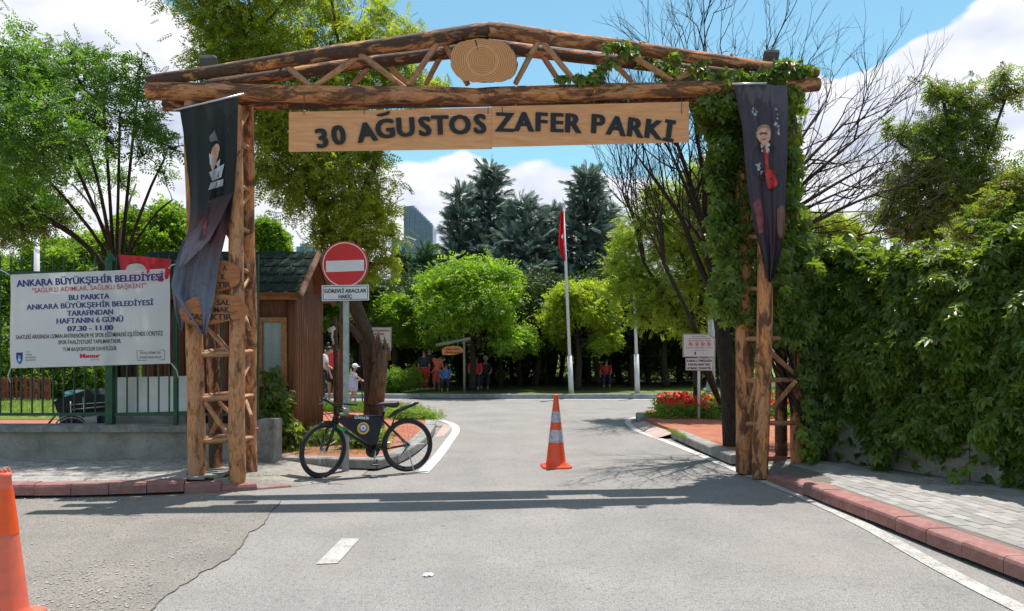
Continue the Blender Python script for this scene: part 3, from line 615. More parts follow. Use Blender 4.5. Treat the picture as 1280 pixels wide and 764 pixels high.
board(b2,BO=BO-.009,quads=[[(614.9,133.2),(861,127.2),(861.5,178),(614.4,184.3)]])
m=MB(); v=[gp(361,140,BO-.004),gp(430,136.5,BO-.004),gp(500,135.5,BO-.004),gp(560,135.5,BO-.004),gp(430,139,BO-.004),gp(500,137.6,BO-.004)]
for (bb,xs_) in ((b1,(380,455,610)),(b2,(628,852))):
    for x in xs_:
        m=MB(); m.tube([gp(x,118,-.10),gp(x,134,-.05),gp(x,143,BO-.006)],.004,5); m.build('hanging_wire',WIRE,bb,world=True)
LT=[('3',402,172,9),('0',423,168,8),('A',458,164.5,9),('Ğ',481,160,7),('U',507,158,4),('S',531,157,4),('T',550,155.5,2.5),('O',575,155,1),('S',600,154,1),
    ('Z',631,152,-.5),('A',655,151.5,-.5),('F',677,151.8,-1),('E',696.5,152.5,-1),('R',717,153.3,-2),('P',748,154.2,-3),('A',770.6,156.6,-5),('R',795,158.8,-6),('K',818,161,-7),('I',836.5,163.6,-8)]
for ch,x,y,r in LT:
    c=gp(x,y,BO-.018); sc=c.y/F; ang=math.degrees(math.atan2(GB,1))
    Mz=Matrix.Rotation(math.atan(GB),4,'Z'); cap=24.2*sc
    if ch=='Ğ':
        o=put_text('letter','G',cap,c,LETTER,b1,bold=.036,M=Mz,rot=r,depth=.007)
        m=MB(); m.tube([gp(x-7-3.2,y-16.2,BO-.016),gp(x-3,y-16.6,BO-.016),gp(x+3,y-18.4,BO-.016),gp(x+6,y-20.6,BO-.016)],[.008,.018,.017,.012],8); m.build('letter_breve',LETTER,o,world=True)
    elif ch=='I':
        put_text('letter','I',cap,c,LETTER,b2,bold=.036,M=Mz,rot=r,depth=.007)
        for k in (-1,1):
            e_=gp(x+k*(.14*11.4),y-k*11.4,BO-.012); m=MB(); m.box(e_,(.13,.02,.04),Matrix.Rotation(math.radians(-r),3,'Y')); m.build('letter_serif',LETTER,b2,world=True)
    else: put_text('letter',ch,cap,c,LETTER,b1 if x<615 else b2,bold=.036,M=Mz,rot=r,depth=.007)
# ---------------------------------------------------------------- flood lights on the rear beam
FL=plain('floodlight_grey',(.10,.115,.13),.5,.4)
def flood(px,py,label,flip):
    c=gp(px,py,RO+.12); r=empty('floodlight',tuple(c),label,'floodlight','floodlights behind the gate beams')
    m=MB(); m.box(c,(.20,.09,.26),rotm('X',28)@rotm('Z',flip*18),bev=.02); m.build('housing',FL,r,world=True)
    m=MB(); m.box(c+Vector((0,-.055,.02)),(.16,.01,.20),rotm('X',28)@rotm('Z',flip*18)); m.build('lens',plain('floodlight_glass',(.22,.25,.28),.15),r,world=True)
    m=MB(); m.tube([c+Vector((-.11,0,0)),c+Vector((-.11,0,-.3)),c+Vector((.11,0,-.3)),c+Vector((.11,0,0))],.014,6); m.build('bracket',FL,r,world=True)
flood(262,84,'grey floodlight behind the left end of the gate truss',1); flood(963,76,'grey floodlight behind the right end of the gate truss',-1)
# ---------------------------------------------------------------- torn portrait banners
def cloth(name,rows,Yf,mat,parent=None,n=28,fold=None,sub=5):
    "rows=[(v_left(px,py),right(px,py))] -> sheet of cloth with folds; Yf(px,py) gives the depth"
    R=[]; 
    for i in range(len(rows)-1):
        for k in range(sub):
            u=k/sub; R.append(tuple(a+(b-a)*u for a,b in zip(rows[i],rows[i+1])))
    R.append(rows[-1]); V=[];uv=[];Fc=[]
    for i,(lx,ly,rx,ry) in enumerate(R):
        for k in range(n+1):
            u=k/n; x=lx+(rx-lx)*u; y=ly+(ry-ly)*u; d=fold(u,i/(len(R)-1)) if fold else 0; V.append(Yf(x,y,d)); uv.append((u,1-i/(len(R)-1)))
    m=MB(); N1=n+1; fs=[(i*N1+k,i*N1+k+1,(i+1)*N1+k+1,(i+1)*N1+k) for i in range(len(R)-1) for k in range(n)]; m.add(V,fs,[[uv[j] for j in f] for f in fs])
    o=m.build(name,mat,parent,True,world=True); return o
def pole_tube(name,a,b,r,mat,parent,n=8):
    m=MB(); m.tube([a,b],r,n); o=m.build(name,mat,parent,True,world=True); return o
def printmat(name,stops,noisecol,rough=.5,extra=None):
    t=NT(name,rough,.35); uv=t.co('UV'); s=t.n('ShaderNodeSeparateXYZ'); t.l(uv,s.inputs[0]); v=t.mth('ADD',s.outputs[1],t.mth('MULTIPLY',t.mth('SUBTRACT',t.noise(uv,3,4,.6),.5),.18))
    c=t.ramp(v,stops); n_=t.noise(t.co('UV',(2,6,1)),3.5,5,.65,1.0); c=t.mix(t.ramp(n_,[(.52,0),(.75,.6)]),c,noisecol)
    sp=t.noise(t.co('UV',(6,14,1)),8,3,.6); c=t.mix(t.ramp(sp,[(.70,0),(.74,.6)]),c,(.45,.46,.52)); t.col(c)
    tr=t.n('ShaderNodeBsdfTranslucent'); t.l(c,tr.inputs[0]); ms=t.n('ShaderNodeMixShader'); ms.inputs[0].default_value=.35; t.l(t.b.outputs[0],ms.inputs[1]); t.l(tr.outputs[0],ms.inputs[2]); t.l(ms.outputs[0],t.o.inputs[0])
    t.bump(t.noise(t.co('UV',(3,1,1)),6,4,.6,.8),.35,.02); return t.m
PR1=printmat('dark_banner_print',[(0,(.24,.27,.37)),(.22,(.17,.20,.28)),(.42,(.14,.11,.13)),(.5,(.13,.045,.055)),(.62,(.03,.028,.034)),(.85,(.022,.028,.028)),(1,(.03,.033,.036))],(.022,.024,.03))
bl_=empty('torn_banner',tuple(P(262,126,8.3)),'torn dark portrait banner, twisted and split into tails on the left tower','banner')
YB=8.33
bf1=lambda u,v: .035*math.sin(u*9+v*5)*min(1,v*4+.25)+.06*math.sin(u*4.5-v*7)*min(1,v*2)+.02*math.sin(u*21+v*3)
YfL=lambda x,y,d:P(x,y,YB+d+.03)
cloth('cloth',[(224,134,298,119),(229,165,297,160),(233,200,296,200),(237,235,293,238),(238,262,288,270),(236,285,281,300),(230,305,275,325),(222,340,271,350),(218,368,268,372),(232,388,264,392),(252,417,256,419)],YfL,PR1,bl_,26,bf1)
cloth('cloth_tail',[(228,300,262,300),(219,330,250,335),(214,355,240,365),(218,385,232,392),(224,412,227,414)],lambda x,y,d:P(x,y,YB+.10+d*.6),printmat('tail_print',[(0,(.22,.19,.26)),(.5,(.15,.17,.24)),(1,(.12,.11,.15))],(.10,.12,.17)),bl_,12,bf1)
cloth('cloth_fold',[(262,250,292,240),(250,270,276,275),(236,292,262,300),(228,312,244,318),(222,334,226,336)],lambda x,y,d:P(x,y,YB-.02-abs(d)*.4),printmat('fold_print',[(0,(.30,.28,.36)),(.4,(.26,.22,.28)),(.7,(.12,.07,.085)),(1,(.05,.03,.04))],(.2,.06,.09)),bl_,14,bf1)
ALU=plain('aluminium',(.55,.55,.57),.35,.7); pole_tube('banner_rod',P(217,138,YB),P(305,117.5,YB),.011,ALU,bl_)
SKIN=plain('printed_skin',(.66,.38,.29),.5,var=.22,scale=25); SHIRTP=plain('printed_grey_white',(.48,.49,.54),.5,var=.2); REDP=plain('printed_red',(.48,.03,.03),.5,var=.25,scale=14); DKP=plain('printed_dark',(.03,.025,.035),.5); HAIRP=plain('printed_hair',(.36,.24,.13),.5,scale=30); PINKP=plain('printed_pink',(.22,.045,.06),.5,var=.5,scale=10)
def patch(parent,name,poly,mat,surf,off=.004,smooth_it=0):
    "printed patch following the cloth"
    p=[(x,y) for x,y in poly]
    if smooth_it: p=[(q.x,q.y) for q in spl([(x,y,0) for x,y in p+[p[0]]],smooth_it)[:-1]]
    bm_=bmesh.new(); vs_=[bm_.verts.new((x,y,0)) for x,y in p]; bm_.faces.new(vs_); bmesh.ops.triangulate(bm_,faces=bm_.faces[:]); 
    for _ in range(2): bmesh.ops.subdivide_edges(bm_,edges=bm_.edges[:],cuts=1,use_grid_fill=True)
    me=bpy.data.meshes.new(name)
    for v in bm_.verts: v.co=surf(v.co.x,v.co.y)-Vector((0,off,0))
    bm_.to_mesh(me); bm_.free(); me.materials.append(mat); return link(name,me,parent,world=True)
def surfL(x,y):
    rows=[(224,134,298,119),(229,165,297,160),(233,200,296,200),(237,235,293,238),(238,262,288,270),(236,285,281,300),(230,305,275,325)]
    ys=[(r[1]+r[3])/2 for r in rows]; k=max(0,min(len(ys)-2,sum(1 for q in ys if q<=y)-1)); w=(y-ys[k])/(ys[k+1]-ys[k]); lx=rows[k][0]+(rows[k+1][0]-rows[k][0])*w; rx=rows[k][2]+(rows[k+1][2]-rows[k][2])*w
    return P(x,y,YB+.03+bf1((x-lx)/(rx-lx),(k+w)/10)-.004)
for nm,pl,mt in [('printed_face',[(266,186),(271,180),(275,184),(273,196),(270,206),(266,214),(263,200)],SKIN),('printed_collar',[(262,192),(266,196),(268,210),(263,206)],SHIRTP),('printed_shirt',[(262,216),(281,205),(277,222),(266,227)],SHIRTP),('printed_shirt',[(264,229),(280,224),(279,233),(261,238)],SHIRTP),('printed_cuff',[(270,205),(276,199),(274,212)],SHIRTP),('printed_sash',[(274,214),(277,214),(264,262),(258,270)],DKP),('printed_red',[(255,282),(268,262),(270,270),(254,300)],PINKP),
    ('printed_sleeve',[(262,252),(278,246),(276,262),(266,276)],SHIRTP),('printed_highlight',[(262,172),(269,163),(273,176),(264,178)],plain('printed_dim_grey',(.16,.16,.18),.5))]:
    patch(bl_,nm,pl,mt,surfL,.014,1 if 'face' not in nm else 3)
PR2=printmat('purple_banner_print',[(0,(.05,.05,.06)),(.3,(.07,.035,.05)),(.45,(.075,.055,.08)),(.8,(.085,.07,.105)),(1,(.075,.075,.095))],(.05,.04,.06))
br_=empty('torn_banner',tuple(P(950,110,9.0)),'torn dark banner with a printed man in a red waistcoat on the right tower','banner')
YR=8.93; rowsR=[(917,105,984,107),(922,130,985,130),(928,160,985,160),(931,200,984,200),(934,230,983,230),(939,265,982,265),(944,290,980,290),(950,310,977,312),(955,330,972,332),(960,352,964,353)]
bf2=lambda u,v: .028*math.sin(u*14+v*3)*(.5+v)+.035*math.sin(u*5-v*4+1)+.012*math.sin(u*33+v*2)
cloth('cloth',rowsR,lambda x,y,d:P(x,y,YR+d),PR2,br_,34,bf2)
pole_tube('banner_rod',P(915,105,YR),P(958,104.5,YR),.013,ALU,br_)
def surfR(x,y):
    ys=[(r[1]+r[3])/2 for r in rowsR]; k=max(0,min(len(ys)-2,sum(1 for q in ys if q<=y)-1)); w=(y-ys[k])/(ys[k+1]-ys[k]); lx=rowsR[k][0]+(rowsR[k+1][0]-rowsR[k][0])*w; rx=rowsR[k][2]+(rowsR[k+1][2]-rowsR[k][2])*w
    return P(x,y,YR+bf2((x-lx)/(rx-lx),(k+w)/9))
z2=lambda pts:[(900+x*100/546,100+y*140/764) for x,y in pts]
for nm,pl,mt,of in [('printed_hair',z2([(250,345),(262,318),(300,306),(332,314),(345,350),(344,400),(338,410),(250,400)]),HAIRP,.010),
    ('printed_face',z2([(250,365),(262,338),(300,328),(330,340),(340,372),(334,410),(318,436),(298,448),(280,440),(262,418),(252,395)]),SKIN,.020),
    ('printed_jacket',z2([(270,440),(236,470),(222,540),(230,640),(300,700),(330,760),(400,730),(420,600),(400,500),(345,440)]),DKP,.004),('printed_shirt',z2([(274,440),(332,430),(338,480),(320,520),(300,540),(284,500)]),SHIRTP,.012),('printed_waistcoat',z2([(290,455),(305,450),(312,500),(338,498),(345,560),(362,640),(390,715),(330,745),(314,690),(300,600),(290,540)]),REDP,.020),
    ('printed_eyebrows',z2([(268,368),(290,362),(318,366),(316,376),(290,374),(270,378)]),plain('printed_brow',(.14,.06,.04),.5),.030),('printed_mouth',z2([(280,408),(302,406),(302,413),(282,415)]),plain('printed_lip',(.35,.07,.06),.5),.030),
    ('printed_patch',[(941,255),(950,250),(955,285),(946,290)],PINKP,.006),('printed_patch',[(971,262),(980,258),(980,295),(972,292)],plain('printed_brown',(.20,.10,.08),.5,scale=12),.006)]:
    patch(br_,nm,pl,mt,surfR,of,3)
m=MB()
for k in range(6): q=surfR(955.6+k*.45,205+k*4.6)-Vector((0,.012,0)); m.box(q,(.012,.002,.012))
for k in range(26):
    x,y=random.choice([(970,140),(944,140),(946,158),(972,160),(974,176),(975,205),(948,205),(950,212)]); x+=random.uniform(-3,3); y+=random.uniform(-5,9); q=surfR(x,y)-Vector((0,.006,0)); m.box(q,(random.uniform(.01,.035),.002,random.uniform(.01,.05)),rotm('Y',random.uniform(-60,60)))
m.build('printed_flecks',plain('printed_white',(.34,.36,.42),.5,var=.3),br_,world=True)
# ---------------------------------------------------------------- carved warning boards on the left tower
t=NT('carved_board',.55,.4); p=t.pos((3,1,12)); g=t.noise(p,3,5,.6,.8); t.col(t.ramp(g,[(.25,(.17,.05,.02)),(.5,(.36,.125,.045)),(.8,(.46,.19,.08))])); t.bump(g,.4,.006); CARVE=t.m
def carve(label,poly,Y,texts):
    root=empty('carved_board',tuple(P(poly[0][0],poly[0][1],Y)),label,'wooden sign','carved warning boards on the left tower')
    p=[(q.x,q.y) for q in spl([(x,y,0) for x,y in poly+[poly[0]]],3)[:-1]]; m=MB(); m.prism(p,lambda x,y:P(x,y,Y),lambda x,y:P(x,y,Y+.035)); o=m.build('board',CARVE,root,world=True); bm_fix(o.data)
    for s_,x,y,w,h in texts: put_text('carved_text',s_,h*Y/F,P(x,y,Y-.004),DARK,root,width=w*Y/F,bold=.03,rot=0)
    return root
carve('reddish carved board behind the banner, upper of the two on the left tower',[(262,333),(275,326),(288,328),(298,335),(300,350),(294,358),(275,364),(262,362)],8.40,[('A',281,335,5,7),('K',279,346,5,7),('TIR',280,356,17,7)])
carve('reddish carved board with dark lettering, lower of the two on the left tower',[(224,390),(232,377),(250,370),(275,368),(294,371),(306,380),(311,388),(305,397),(290,400),(262,406),(240,406),(228,400)],8.37,[('SAL',279,378,17,7),('MAK',277,387,20,7),('YASAKTIR',262,396,56,7.5)])
# ================================================================ LEFT SIDE: wall, fence, banner, kiosk
def wav(c,amp,fr,seed=0): return Vector((mnoise.noise(Vector((c[0]*fr,c[2]*fr,seed)))*amp,mnoise.noise(Vector((c[0]*fr,c[2]*fr,seed+5)))*amp,mnoise.noise(Vector((c[0]*fr,c[1]*fr,seed+9)))*amp))
lw=empty('low_wall',(-6,9.9,PZ),'low weathered concrete wall with a rough overhanging coping under the green fence','wall')
def gridbox(m,x0,x1,y0,y1,z0,z1,nx,nz,amp):
    v=[];f=[]; 
    for i in range(nx+1):
        x=x0+(x1-x0)*i/nx
        for j in range(nz+1): z=z0+(z1-z0)*j/nz; p=(x,y0,z); w=wav(p,amp,3.1); v.append((x,y0+w.y,z+(w.z if j==nz else 0)))
        for (y,z) in ((y1,z1),(y1,z0)): v.append((x,y,z))
    k=nz+3
    for i in range(nx):
        for j in range(k): j2=(j+1)%k; f.append((i*k+j,(i+1)*k+j,(i+1)*k+j2,i*k+j2))
    f.append(tuple(range(k))); f.append(tuple(nx*k+j for j in range(k-1,-1,-1))); m.add(v,f)
m=MB(); gridbox(m,-14,-3.27,9.80,10.06,-.05,.50,90,5,.025); o=m.build('wall_face',CONC,lw,world=True); bm_fix(o.data)
t=NT('coping_concrete',.9,.2); p=t.pos(); t.col(t.ramp(t.noise(p,7,7,.75,.3),[(.3,(.13,.125,.115)),(.55,(.29,.28,.26)),(.75,(.42,.40,.37))])); t.bump(t.noise(p,22,6,.75),1,.03); COPE=t.m
m=MB(); gridbox(m,-14,-3.27,9.73,10.10,.502,.575,160,2,.045); o=m.build('coping',COPE,lw,world=True); bm_fix(o.data)
pier=empty('wall_pier',(-3.16,9.85,.1),'short rough concrete pier closing the low wall beside the left tower','pier'); m=MB(); gridbox(m,-3.26,-3.02,9.66,9.98,-.02,.66,4,8,.05); o=m.build('pier_block',COPE,pier,world=True); bm_fix(o.data)
GREEN=plain('fence_green',(.014,.070,.034),.45,.1,.25); FY=9.93
fe=empty('metal_fence',(-6,FY,.575),'dark green metal railing fence standing on the low concrete wall','fence')
def bar(px,y0,y1,w,Y,name='fence_bar',mat=GREEN,par=fe,d=None,tip=True):
    a=P(px,y1,Y); b=P(px,y0,Y); c=(a+b)/2; h=(b-a).length; key=('bar',round(h,3),w,mat.name); 
    if key not in CACHE:
        m=MB(); m.box((0,0,0),(w,d or w,h)); 
        if tip: m.lathe([(w*.75,0),(w*.2,w*2.2)],(0,0,h/2),4)
        CACHE[key]=m.mesh(name,mat)
    o=link(name,CACHE[key],par,world=True); o.location=c; return o
CACHE={}
xs_=[]; x=-66.0
while x<322: xs_.append(x); x+=13.2
for x in xs_:
    if abs(x-138)<6 or abs(x-220)<5: continue
    bar(x+.4,322,518.5,.016,FY)
for x0,x1 in ((-75,133),(143,217),(223,318)):
    for y in (518,341):
        m=MB(); a,b=P(x0,y,FY),P(x1,y,FY); m.box((a+b)/2+Vector((0,0,0)),((b-a).x,.034,.036)); m.build('fence_rail',GREEN,fe,world=True)
for x,w,yt in ((138,.095,328),(220,.05,325),(321,.05,318),(-72,.095,328)):
    bar(x,yt,533,w,FY,'fence_post',tip=False)
    if w>.09: m=MB(); m.lathe([(.062,0),(.062,.02),(.012,.13),(.014,.15),(.0,.165)],tuple(P(x,yt,FY)),10); m.build('post_cap',GREEN,fe,world=True)
# ---------- white banner
BAN=NT('vinyl_banner',.45,.4); p=BAN.pos(); BAN.col(BAN.ramp(BAN.noise(p,1.6,3,.5),[(.3,(.86,.85,.88)),(.7,(.92,.91,.93))])); tr=BAN.n('ShaderNodeBsdfTranslucent'); tr.inputs[0].default_value=(.95,.93,.96,1); ms=BAN.n('ShaderNodeMixShader'); ms.inputs[0].default_value=.45; BAN.l(BAN.b.outputs[0],ms.inputs[1]); BAN.l(tr.outputs[0],ms.inputs[2]); BAN.l(ms.outputs[0],BAN.o.inputs[0]); BAN=BAN.m
bn=empty('banner',tuple(P(112,460,9.84)),'white vinyl banner with blue and red Turkish lettering tied to the green fence','banner')
WYB=9.84
def wfold(x,z): return .012*math.sin(x*5.2+z*2)+.009*math.sin(x*17+z*1.5)*(.4+.6*mnoise.noise(Vector((x,z,3))))+.010*mnoise.noise(Vector((x*2.5,z*2.5,1)))+.014*math.sin((x+z*1.3)*3.3)
def ws(p): return Vector((p[0],WYB+wfold(p[0],p[2])+(p[1]-WYB),p[2]))
def wpt(x,y,d):
    q=P(x,y,WYB); return Vector((q.x,WYB+wfold(q.x,q.z),q.z))
cloth('banner_sheet',[(12,343.5,211,335.5),(13.5,460.5,214,454.5)],wpt,BAN,bn,80,None,24)
NAVY=plain('navy_print',(.018,.022,.19),.5,var=.1); REDT=plain('red_print',(.50,.02,.04),.5,var=.1); BLK=plain('black_print',(.015,.015,.018),.5,var=.1)
k_=WYB/F
def wt(s_,x,y,w,h,mat,b=.028,rot=None):
    rot=2.0*(1-(y-338)/120)+.9 if rot is None else rot; put_text('lettering',s_,h*k_,P(x,y,WYB-.005),mat,bn,width=w*k_,bold=b,surf=ws,rot=rot)
wt('ANKARA BÜYÜKŞEHİR BELEDİYESİ',111.5,350,185,8.6,NAVY,.03); wt('"SAĞLIKLI ADIMLAR, SAĞLIKLI BAŞKENT"',111.5,360,143,6,REDT,.01); wt('BU PARKTA',111.5,371,51,6.8,NAVY,.028)
wt('ANKARA BÜYÜKŞEHİR BELEDİYESİ',112,381,160,6.8,NAVY,.024); wt('TARAFINDAN',112.5,390.6,58,6.8,NAVY,.028); wt('HAFTANIN 6 GÜNÜ',112.5,400,84,6.8,NAVY,.028); wt('07.30 - 11.00',112.5,410,57,6.4,NAVY,.035)
wt('SAATLERİ ARASINDA UZMAN ANTRENÖRLER VE SPOR EĞİTMENLERİ EŞLİĞİNDE ÜCRETSİZ',112,419,185,5.4,BLK,.014); wt('SPOR FAALİYETLERİ YAPILMAKTADIR.',112,427,78,5.2,BLK,.014); wt('TÜM BAŞKENTLİLER DAVETLİDİR',112,436,65,4.8,BLK,.014); wt('Mansur',112,444.6,25,5.4,REDT,.04); wt('yavaş',118,449.3,11,2.4,plain('grey_print',(.35,.35,.38)),.0)
for i,s_ in enumerate(('T.C.','ANKARA','BÜYÜKŞEHİR','BELEDİYESİ')): wt(s_,33+(len(s_)*.55),440+i*3.4,len(s_)*1.35,1.9,BLK,.005)
wt('SOSYAL HİZMETLER',188.5,441,27,2.7,BLK,.01); wt('DAİRESİ BAŞKANLIĞI',188.5,446.6,29,2.7,BLK,.01)
for (x0,y0,x1,y1) in ((170.5,438.7,206.5,437.7),(171,450.7,206.8,449.7),(170.7,438.7,171,450.7),(206.6,437.7,206.8,449.7)):
    m=MB(); a,b=ws(P(x0,y0,WYB-.004)),ws(P(x1,y1,WYB-.004)); m.tube([a,b],.0025,4); m.build('printed_frame',BLK,bn,world=True)
patch(bn,'crest',[(20.5,441),(28.5,440.6),(28.3,449),(27,453),(24.5,455.4),(22,453),(20.8,449)],NAVY,lambda x,y:ws(P(x,y,WYB)),.004)
patch(bn,'crest_figure',[(23.3,444),(25.6,444),(26.8,449.5),(25.5,453),(23.4,453),(22.3,449.5)],plain('sky_blue_print',(.10,.38,.72)),lambda x,y:ws(P(x,y,WYB)),.006); patch(bn,'crest_star',[(24.4,447.8),(25.6,450),(24.5,452),(23.4,450)],plain('white_print',(.8,.8,.82)),lambda x,y:ws(P(x,y,WYB)),.008)
CORD=plain('white_cord',(.6,.6,.6),.7)
for a,b,c in (((12,344),(6,340),(-1,337)),((13.5,460),(10,470),(13,478)),((214,454),(221,463),(223,472)),((211,336),(214,332),(220,330)),((112,339.5),(113,336),(122,335))):
    m=MB(); m.tube([P(a[0],a[1],WYB-.01),P(b[0],b[1],WYB),P(c[0],c[1],FY-.02)],.007,5); m.build('tie_cord',CORD,bn,world=True)
# ---------- red flag behind the banner
fl=empty('hanging_flag',tuple(P(175,325,9.99)),'red flag with a pale crescent sagging behind the top edge of the white banner','flag')
REDF=leafmat('red_cloth',[(.55,.05,.07),(.55,.05,.07)],.4,.7,.2,(1.3,.7,.7)); cloth('cloth',[(147,318,214,324),(150,330,213,334),(152,352,213,352)],lambda x,y,d:P(x,y,9.87+d),REDF,fl,24,lambda u,v:.02*math.sin(u*16+v*4)+.012*math.sin(u*31))
patch(fl,'crescent',[(157,338),(160,332),(168,329.5),(177,330.5),(182,335),(178,338)],plain('cream_cloth',(.5,.49,.46)),lambda x,y:P(x,y,9.84),.0,3)
# ---------- kiosk
WOODW=NT('stained_log_wall',.6,.3); uv=WOODW.co('Object',(9,9,.8)); g=WOODW.noise(uv,2.5,6,.7,.8); oi=WOODW.n('ShaderNodeObjectInfo').outputs['Random']
c=WOODW.ramp(g,[(.25,(.05,.016,.010)),(.5,(.165,.065,.030)),(.75,(.31,.135,.062))]); c=WOODW.mix(WOODW.mth('MULTIPLY',oi,.5),c,(.13,.045,.025)); WOODW.col(c); WOODW.bump(g,.6,.01); WOODW=WOODW.m
ki=empty('kiosk',(-4.2,11.6,PZ),'small reddish brown wooden kiosk with a dark green shingle roof behind the fence','kiosk')
KX0,KX1,KY0,KY1,KZ=-5.35,-3.15,11.0,12.45,2.40
def slab(name,c,d,mat,par,rot=None,bev=0): m=MB(); m.box(c,d,rot,bev); return m.build(name,mat,par,world=True)
slab('inner_wall',((KX0+KX1)/2,(KY0+KY1)/2,PZ+1.15),(KX1-KX0-.1,KY1-KY0-.1,2.3),WOODW,ki)
def halflog(x,y,r,face):
    key=('hl',face,round(r,2))
    if key not in CACHE:
        m=MB(); m.tube([(0,0,PZ-.05),(0,0,.9),(0,0,1.7),(0,0,2.42)],[r,r*.96,r*.98,r*.94],8,wob=.12,seed=r*100); CACHE[key]=m.mesh('wall_log',WOODW,True)
    o=link('wall_log',CACHE[key],ki,world=True); o.location=(x,y,0); o.rotation_euler=(0,0,random.uniform(0,6)); return o
x=KX0+.05
while x<KX1:
    if not (-3.62<x<-3.27 ): halflog(x,KY0,.058+.0*random.random(),0)
    else:
        pass
    x+=.105
y=KY0+.0
while y<KY1+.05: halflog(KX1,y,.066,1); y+=.118
for x in (-3.58,-3.48,-3.38,-3.28):
    key=('hs',); 
    m=MB(); m.tube([(x,KY0,PZ-.05),(x,KY0,1.0)],.056,8); m.build('wall_log',WOODW,ki,True,world=True)
FRW=plain('window_frame_wood',(.34,.15,.05),.5,var=.3,scale=20); GLASS=plain('window_glass',(.20,.23,.26),.12,0,.1,.8)
wf=empty('window',(-3.45,KY0-.06,1.4)); wf.parent=ki; wf.matrix_parent_inverse=wm(ki).inverted()
for c,d in (((-3.45,KY0-.06,1.98),(.42,.05,.07)),((-3.45,KY0-.06,1.06),(.42,.05,.07)),((-3.625,KY0-.06,1.52),(.07,.048,.85)),((-3.275,KY0-.06,1.52),(.07,.048,.85))): slab('window_frame',c,d,FRW,wf)
slab('pane',(-3.45,KY0-.04,1.52),(.29,.012,.86),GLASS,wf)
slab('lintel_board',((KX0+KX1)/2,KY0-.09,2.33),(KX1-KX0+.2,.03,.12),plain('orange_board',(.42,.17,.06),.5,var=.3,scale=14),ki)
# roof: shingle courses on two slopes
t=NT('green_shingle',.92,.15); p=t.pos(); r=t.n('ShaderNodeObjectInfo').outputs['Random']; isl_=t.n('ShaderNodeNewGeometry').outputs['Random Per Island']; t.col(t.mix(t.ramp(t.noise(p,120,2,.6),[(.4,.5),(.55,0)]),t.ramp(isl_,[(0,(.012,.024,.020)),(.5,(.018,.034,.027)),(1,(.028,.046,.036))]),(.008,.014,.012))); t.bump(t.noise(p,120,3,.7),.8,.004); SHING=t.m
ey,ez,ry,rz_=KY0-.32,2.36,(KY0+KY1)/2,3.06; X0,X1=KX0-.25,KX1+.14
def slope(y0,z0,y1,z1,name):
    d=Vector((0,y1-y0,z1-z0)); L_=d.length; d.normalize(); nrm=Vector((0,-d.z,d.y)); nrm=nrm if nrm.z>0 else -nrm
    m=MB(); a=[Vector((X0,y0,z0)),Vector((X1,y0,z0)),Vector((X1,y1,z1)),Vector((X0,y1,z1))]; m.add([q for q in a]+[q-nrm*.05 for q in a],[(0,1,2,3),(7,6,5,4)]+[((k+1)%4,k,k+4,(k+1)%4+4) for k in range(4)]); o=m.build('roof_deck',plain('roof_deck',(.20,.08,.04)),ki,world=True); bm_fix(o.data)
    nr=5; h=L_/nr
    for i in range(nr):
        k=-1 if i%2 else 0; x=X0+k*.11; j=0
        while x<X1:
            xa,xb=max(x,X0),min(x+.215,X1)
            if xb-xa>.03:
                b0=d*(i*h-.0)+Vector((0,y0,z0))+nrm*(.018+random.uniform(0,.006)); b1=d*min((i+1)*h+.03,L_)+Vector((0,y0,z0))+nrm*.004
                cx_=(xa+xb)/2; hw=(xb-xa)/2-.004
                v=[Vector((cx_-hw*.55,0,0))+b0,Vector((cx_+hw*.55,0,0))+b0,Vector((cx_+hw,0,0))+b0+d*.045,Vector((cx_+hw,0,0))+b1,Vector((cx_-hw,0,0))+b1,Vector((cx_-hw,0,0))+b0+d*.045]
                m=MB(); m.add(v+[q-nrm*.012 for q in v],[(0,1,2,3,4,5)]+[((q+1)%6,q,q+6,(q+1)%6+6) for q in range(6)]); o=m.build('shingle',SHING,ki,world=True); bm_fix(o.data)
            x+=.22
slope(ey,ez,ry,rz_,'front'); slope(KY1+.3,2.36,ry,rz_,'rear')
BARG=plain('barge_board',(.14,.065,.035),.7,scale=14)
for y0,y1 in ((ey,ry),(KY1+.3,ry)):
    m=MB(); a=Vector((X1+.02,y0,2.30)); b=Vector((X1+.02,y1,rz_-.03)); m.tube([a,b],.055,4); m.build('barge_board',BARG,ki,world=True)
m=MB(); m.add([(KX1-.02,KY0,2.35),(KX1-.02,KY1,2.35),(KX1-.02,ry,2.98)],[(0,1,2)]); m.build('gable',WOODW,ki,world=True)
# ---------- white sheet metal board and plinth behind the fence
mb_=empty('sheet_metal_screen',tuple(P(190,520,10.2)),'plain whitish sheet metal screen standing on a grey plinth behind the fence bars','screen')
SM=plain('painted_sheet',(.60,.58,.55),.4,.2,.08,scale=3); m=MB(); q=[P(143,472,10.25),P(236,470,10.25),P(236,514,10.15),P(146,516,10.15)]; m.add(q+[v+Vector((0,.03,0)) for v in q],[(3,2,1,0),(4,5,6,7)]+[((k+1)%4,(k+1)%4+4,k+4,k) for k in range(4)]); o=m.build('sheet',SM,mb_,world=True); bm_fix(o.data)
slab('plinth',(P(190,520,10.3).x,10.32,.42),(1.02,.30,.56),KGREY,mb_)
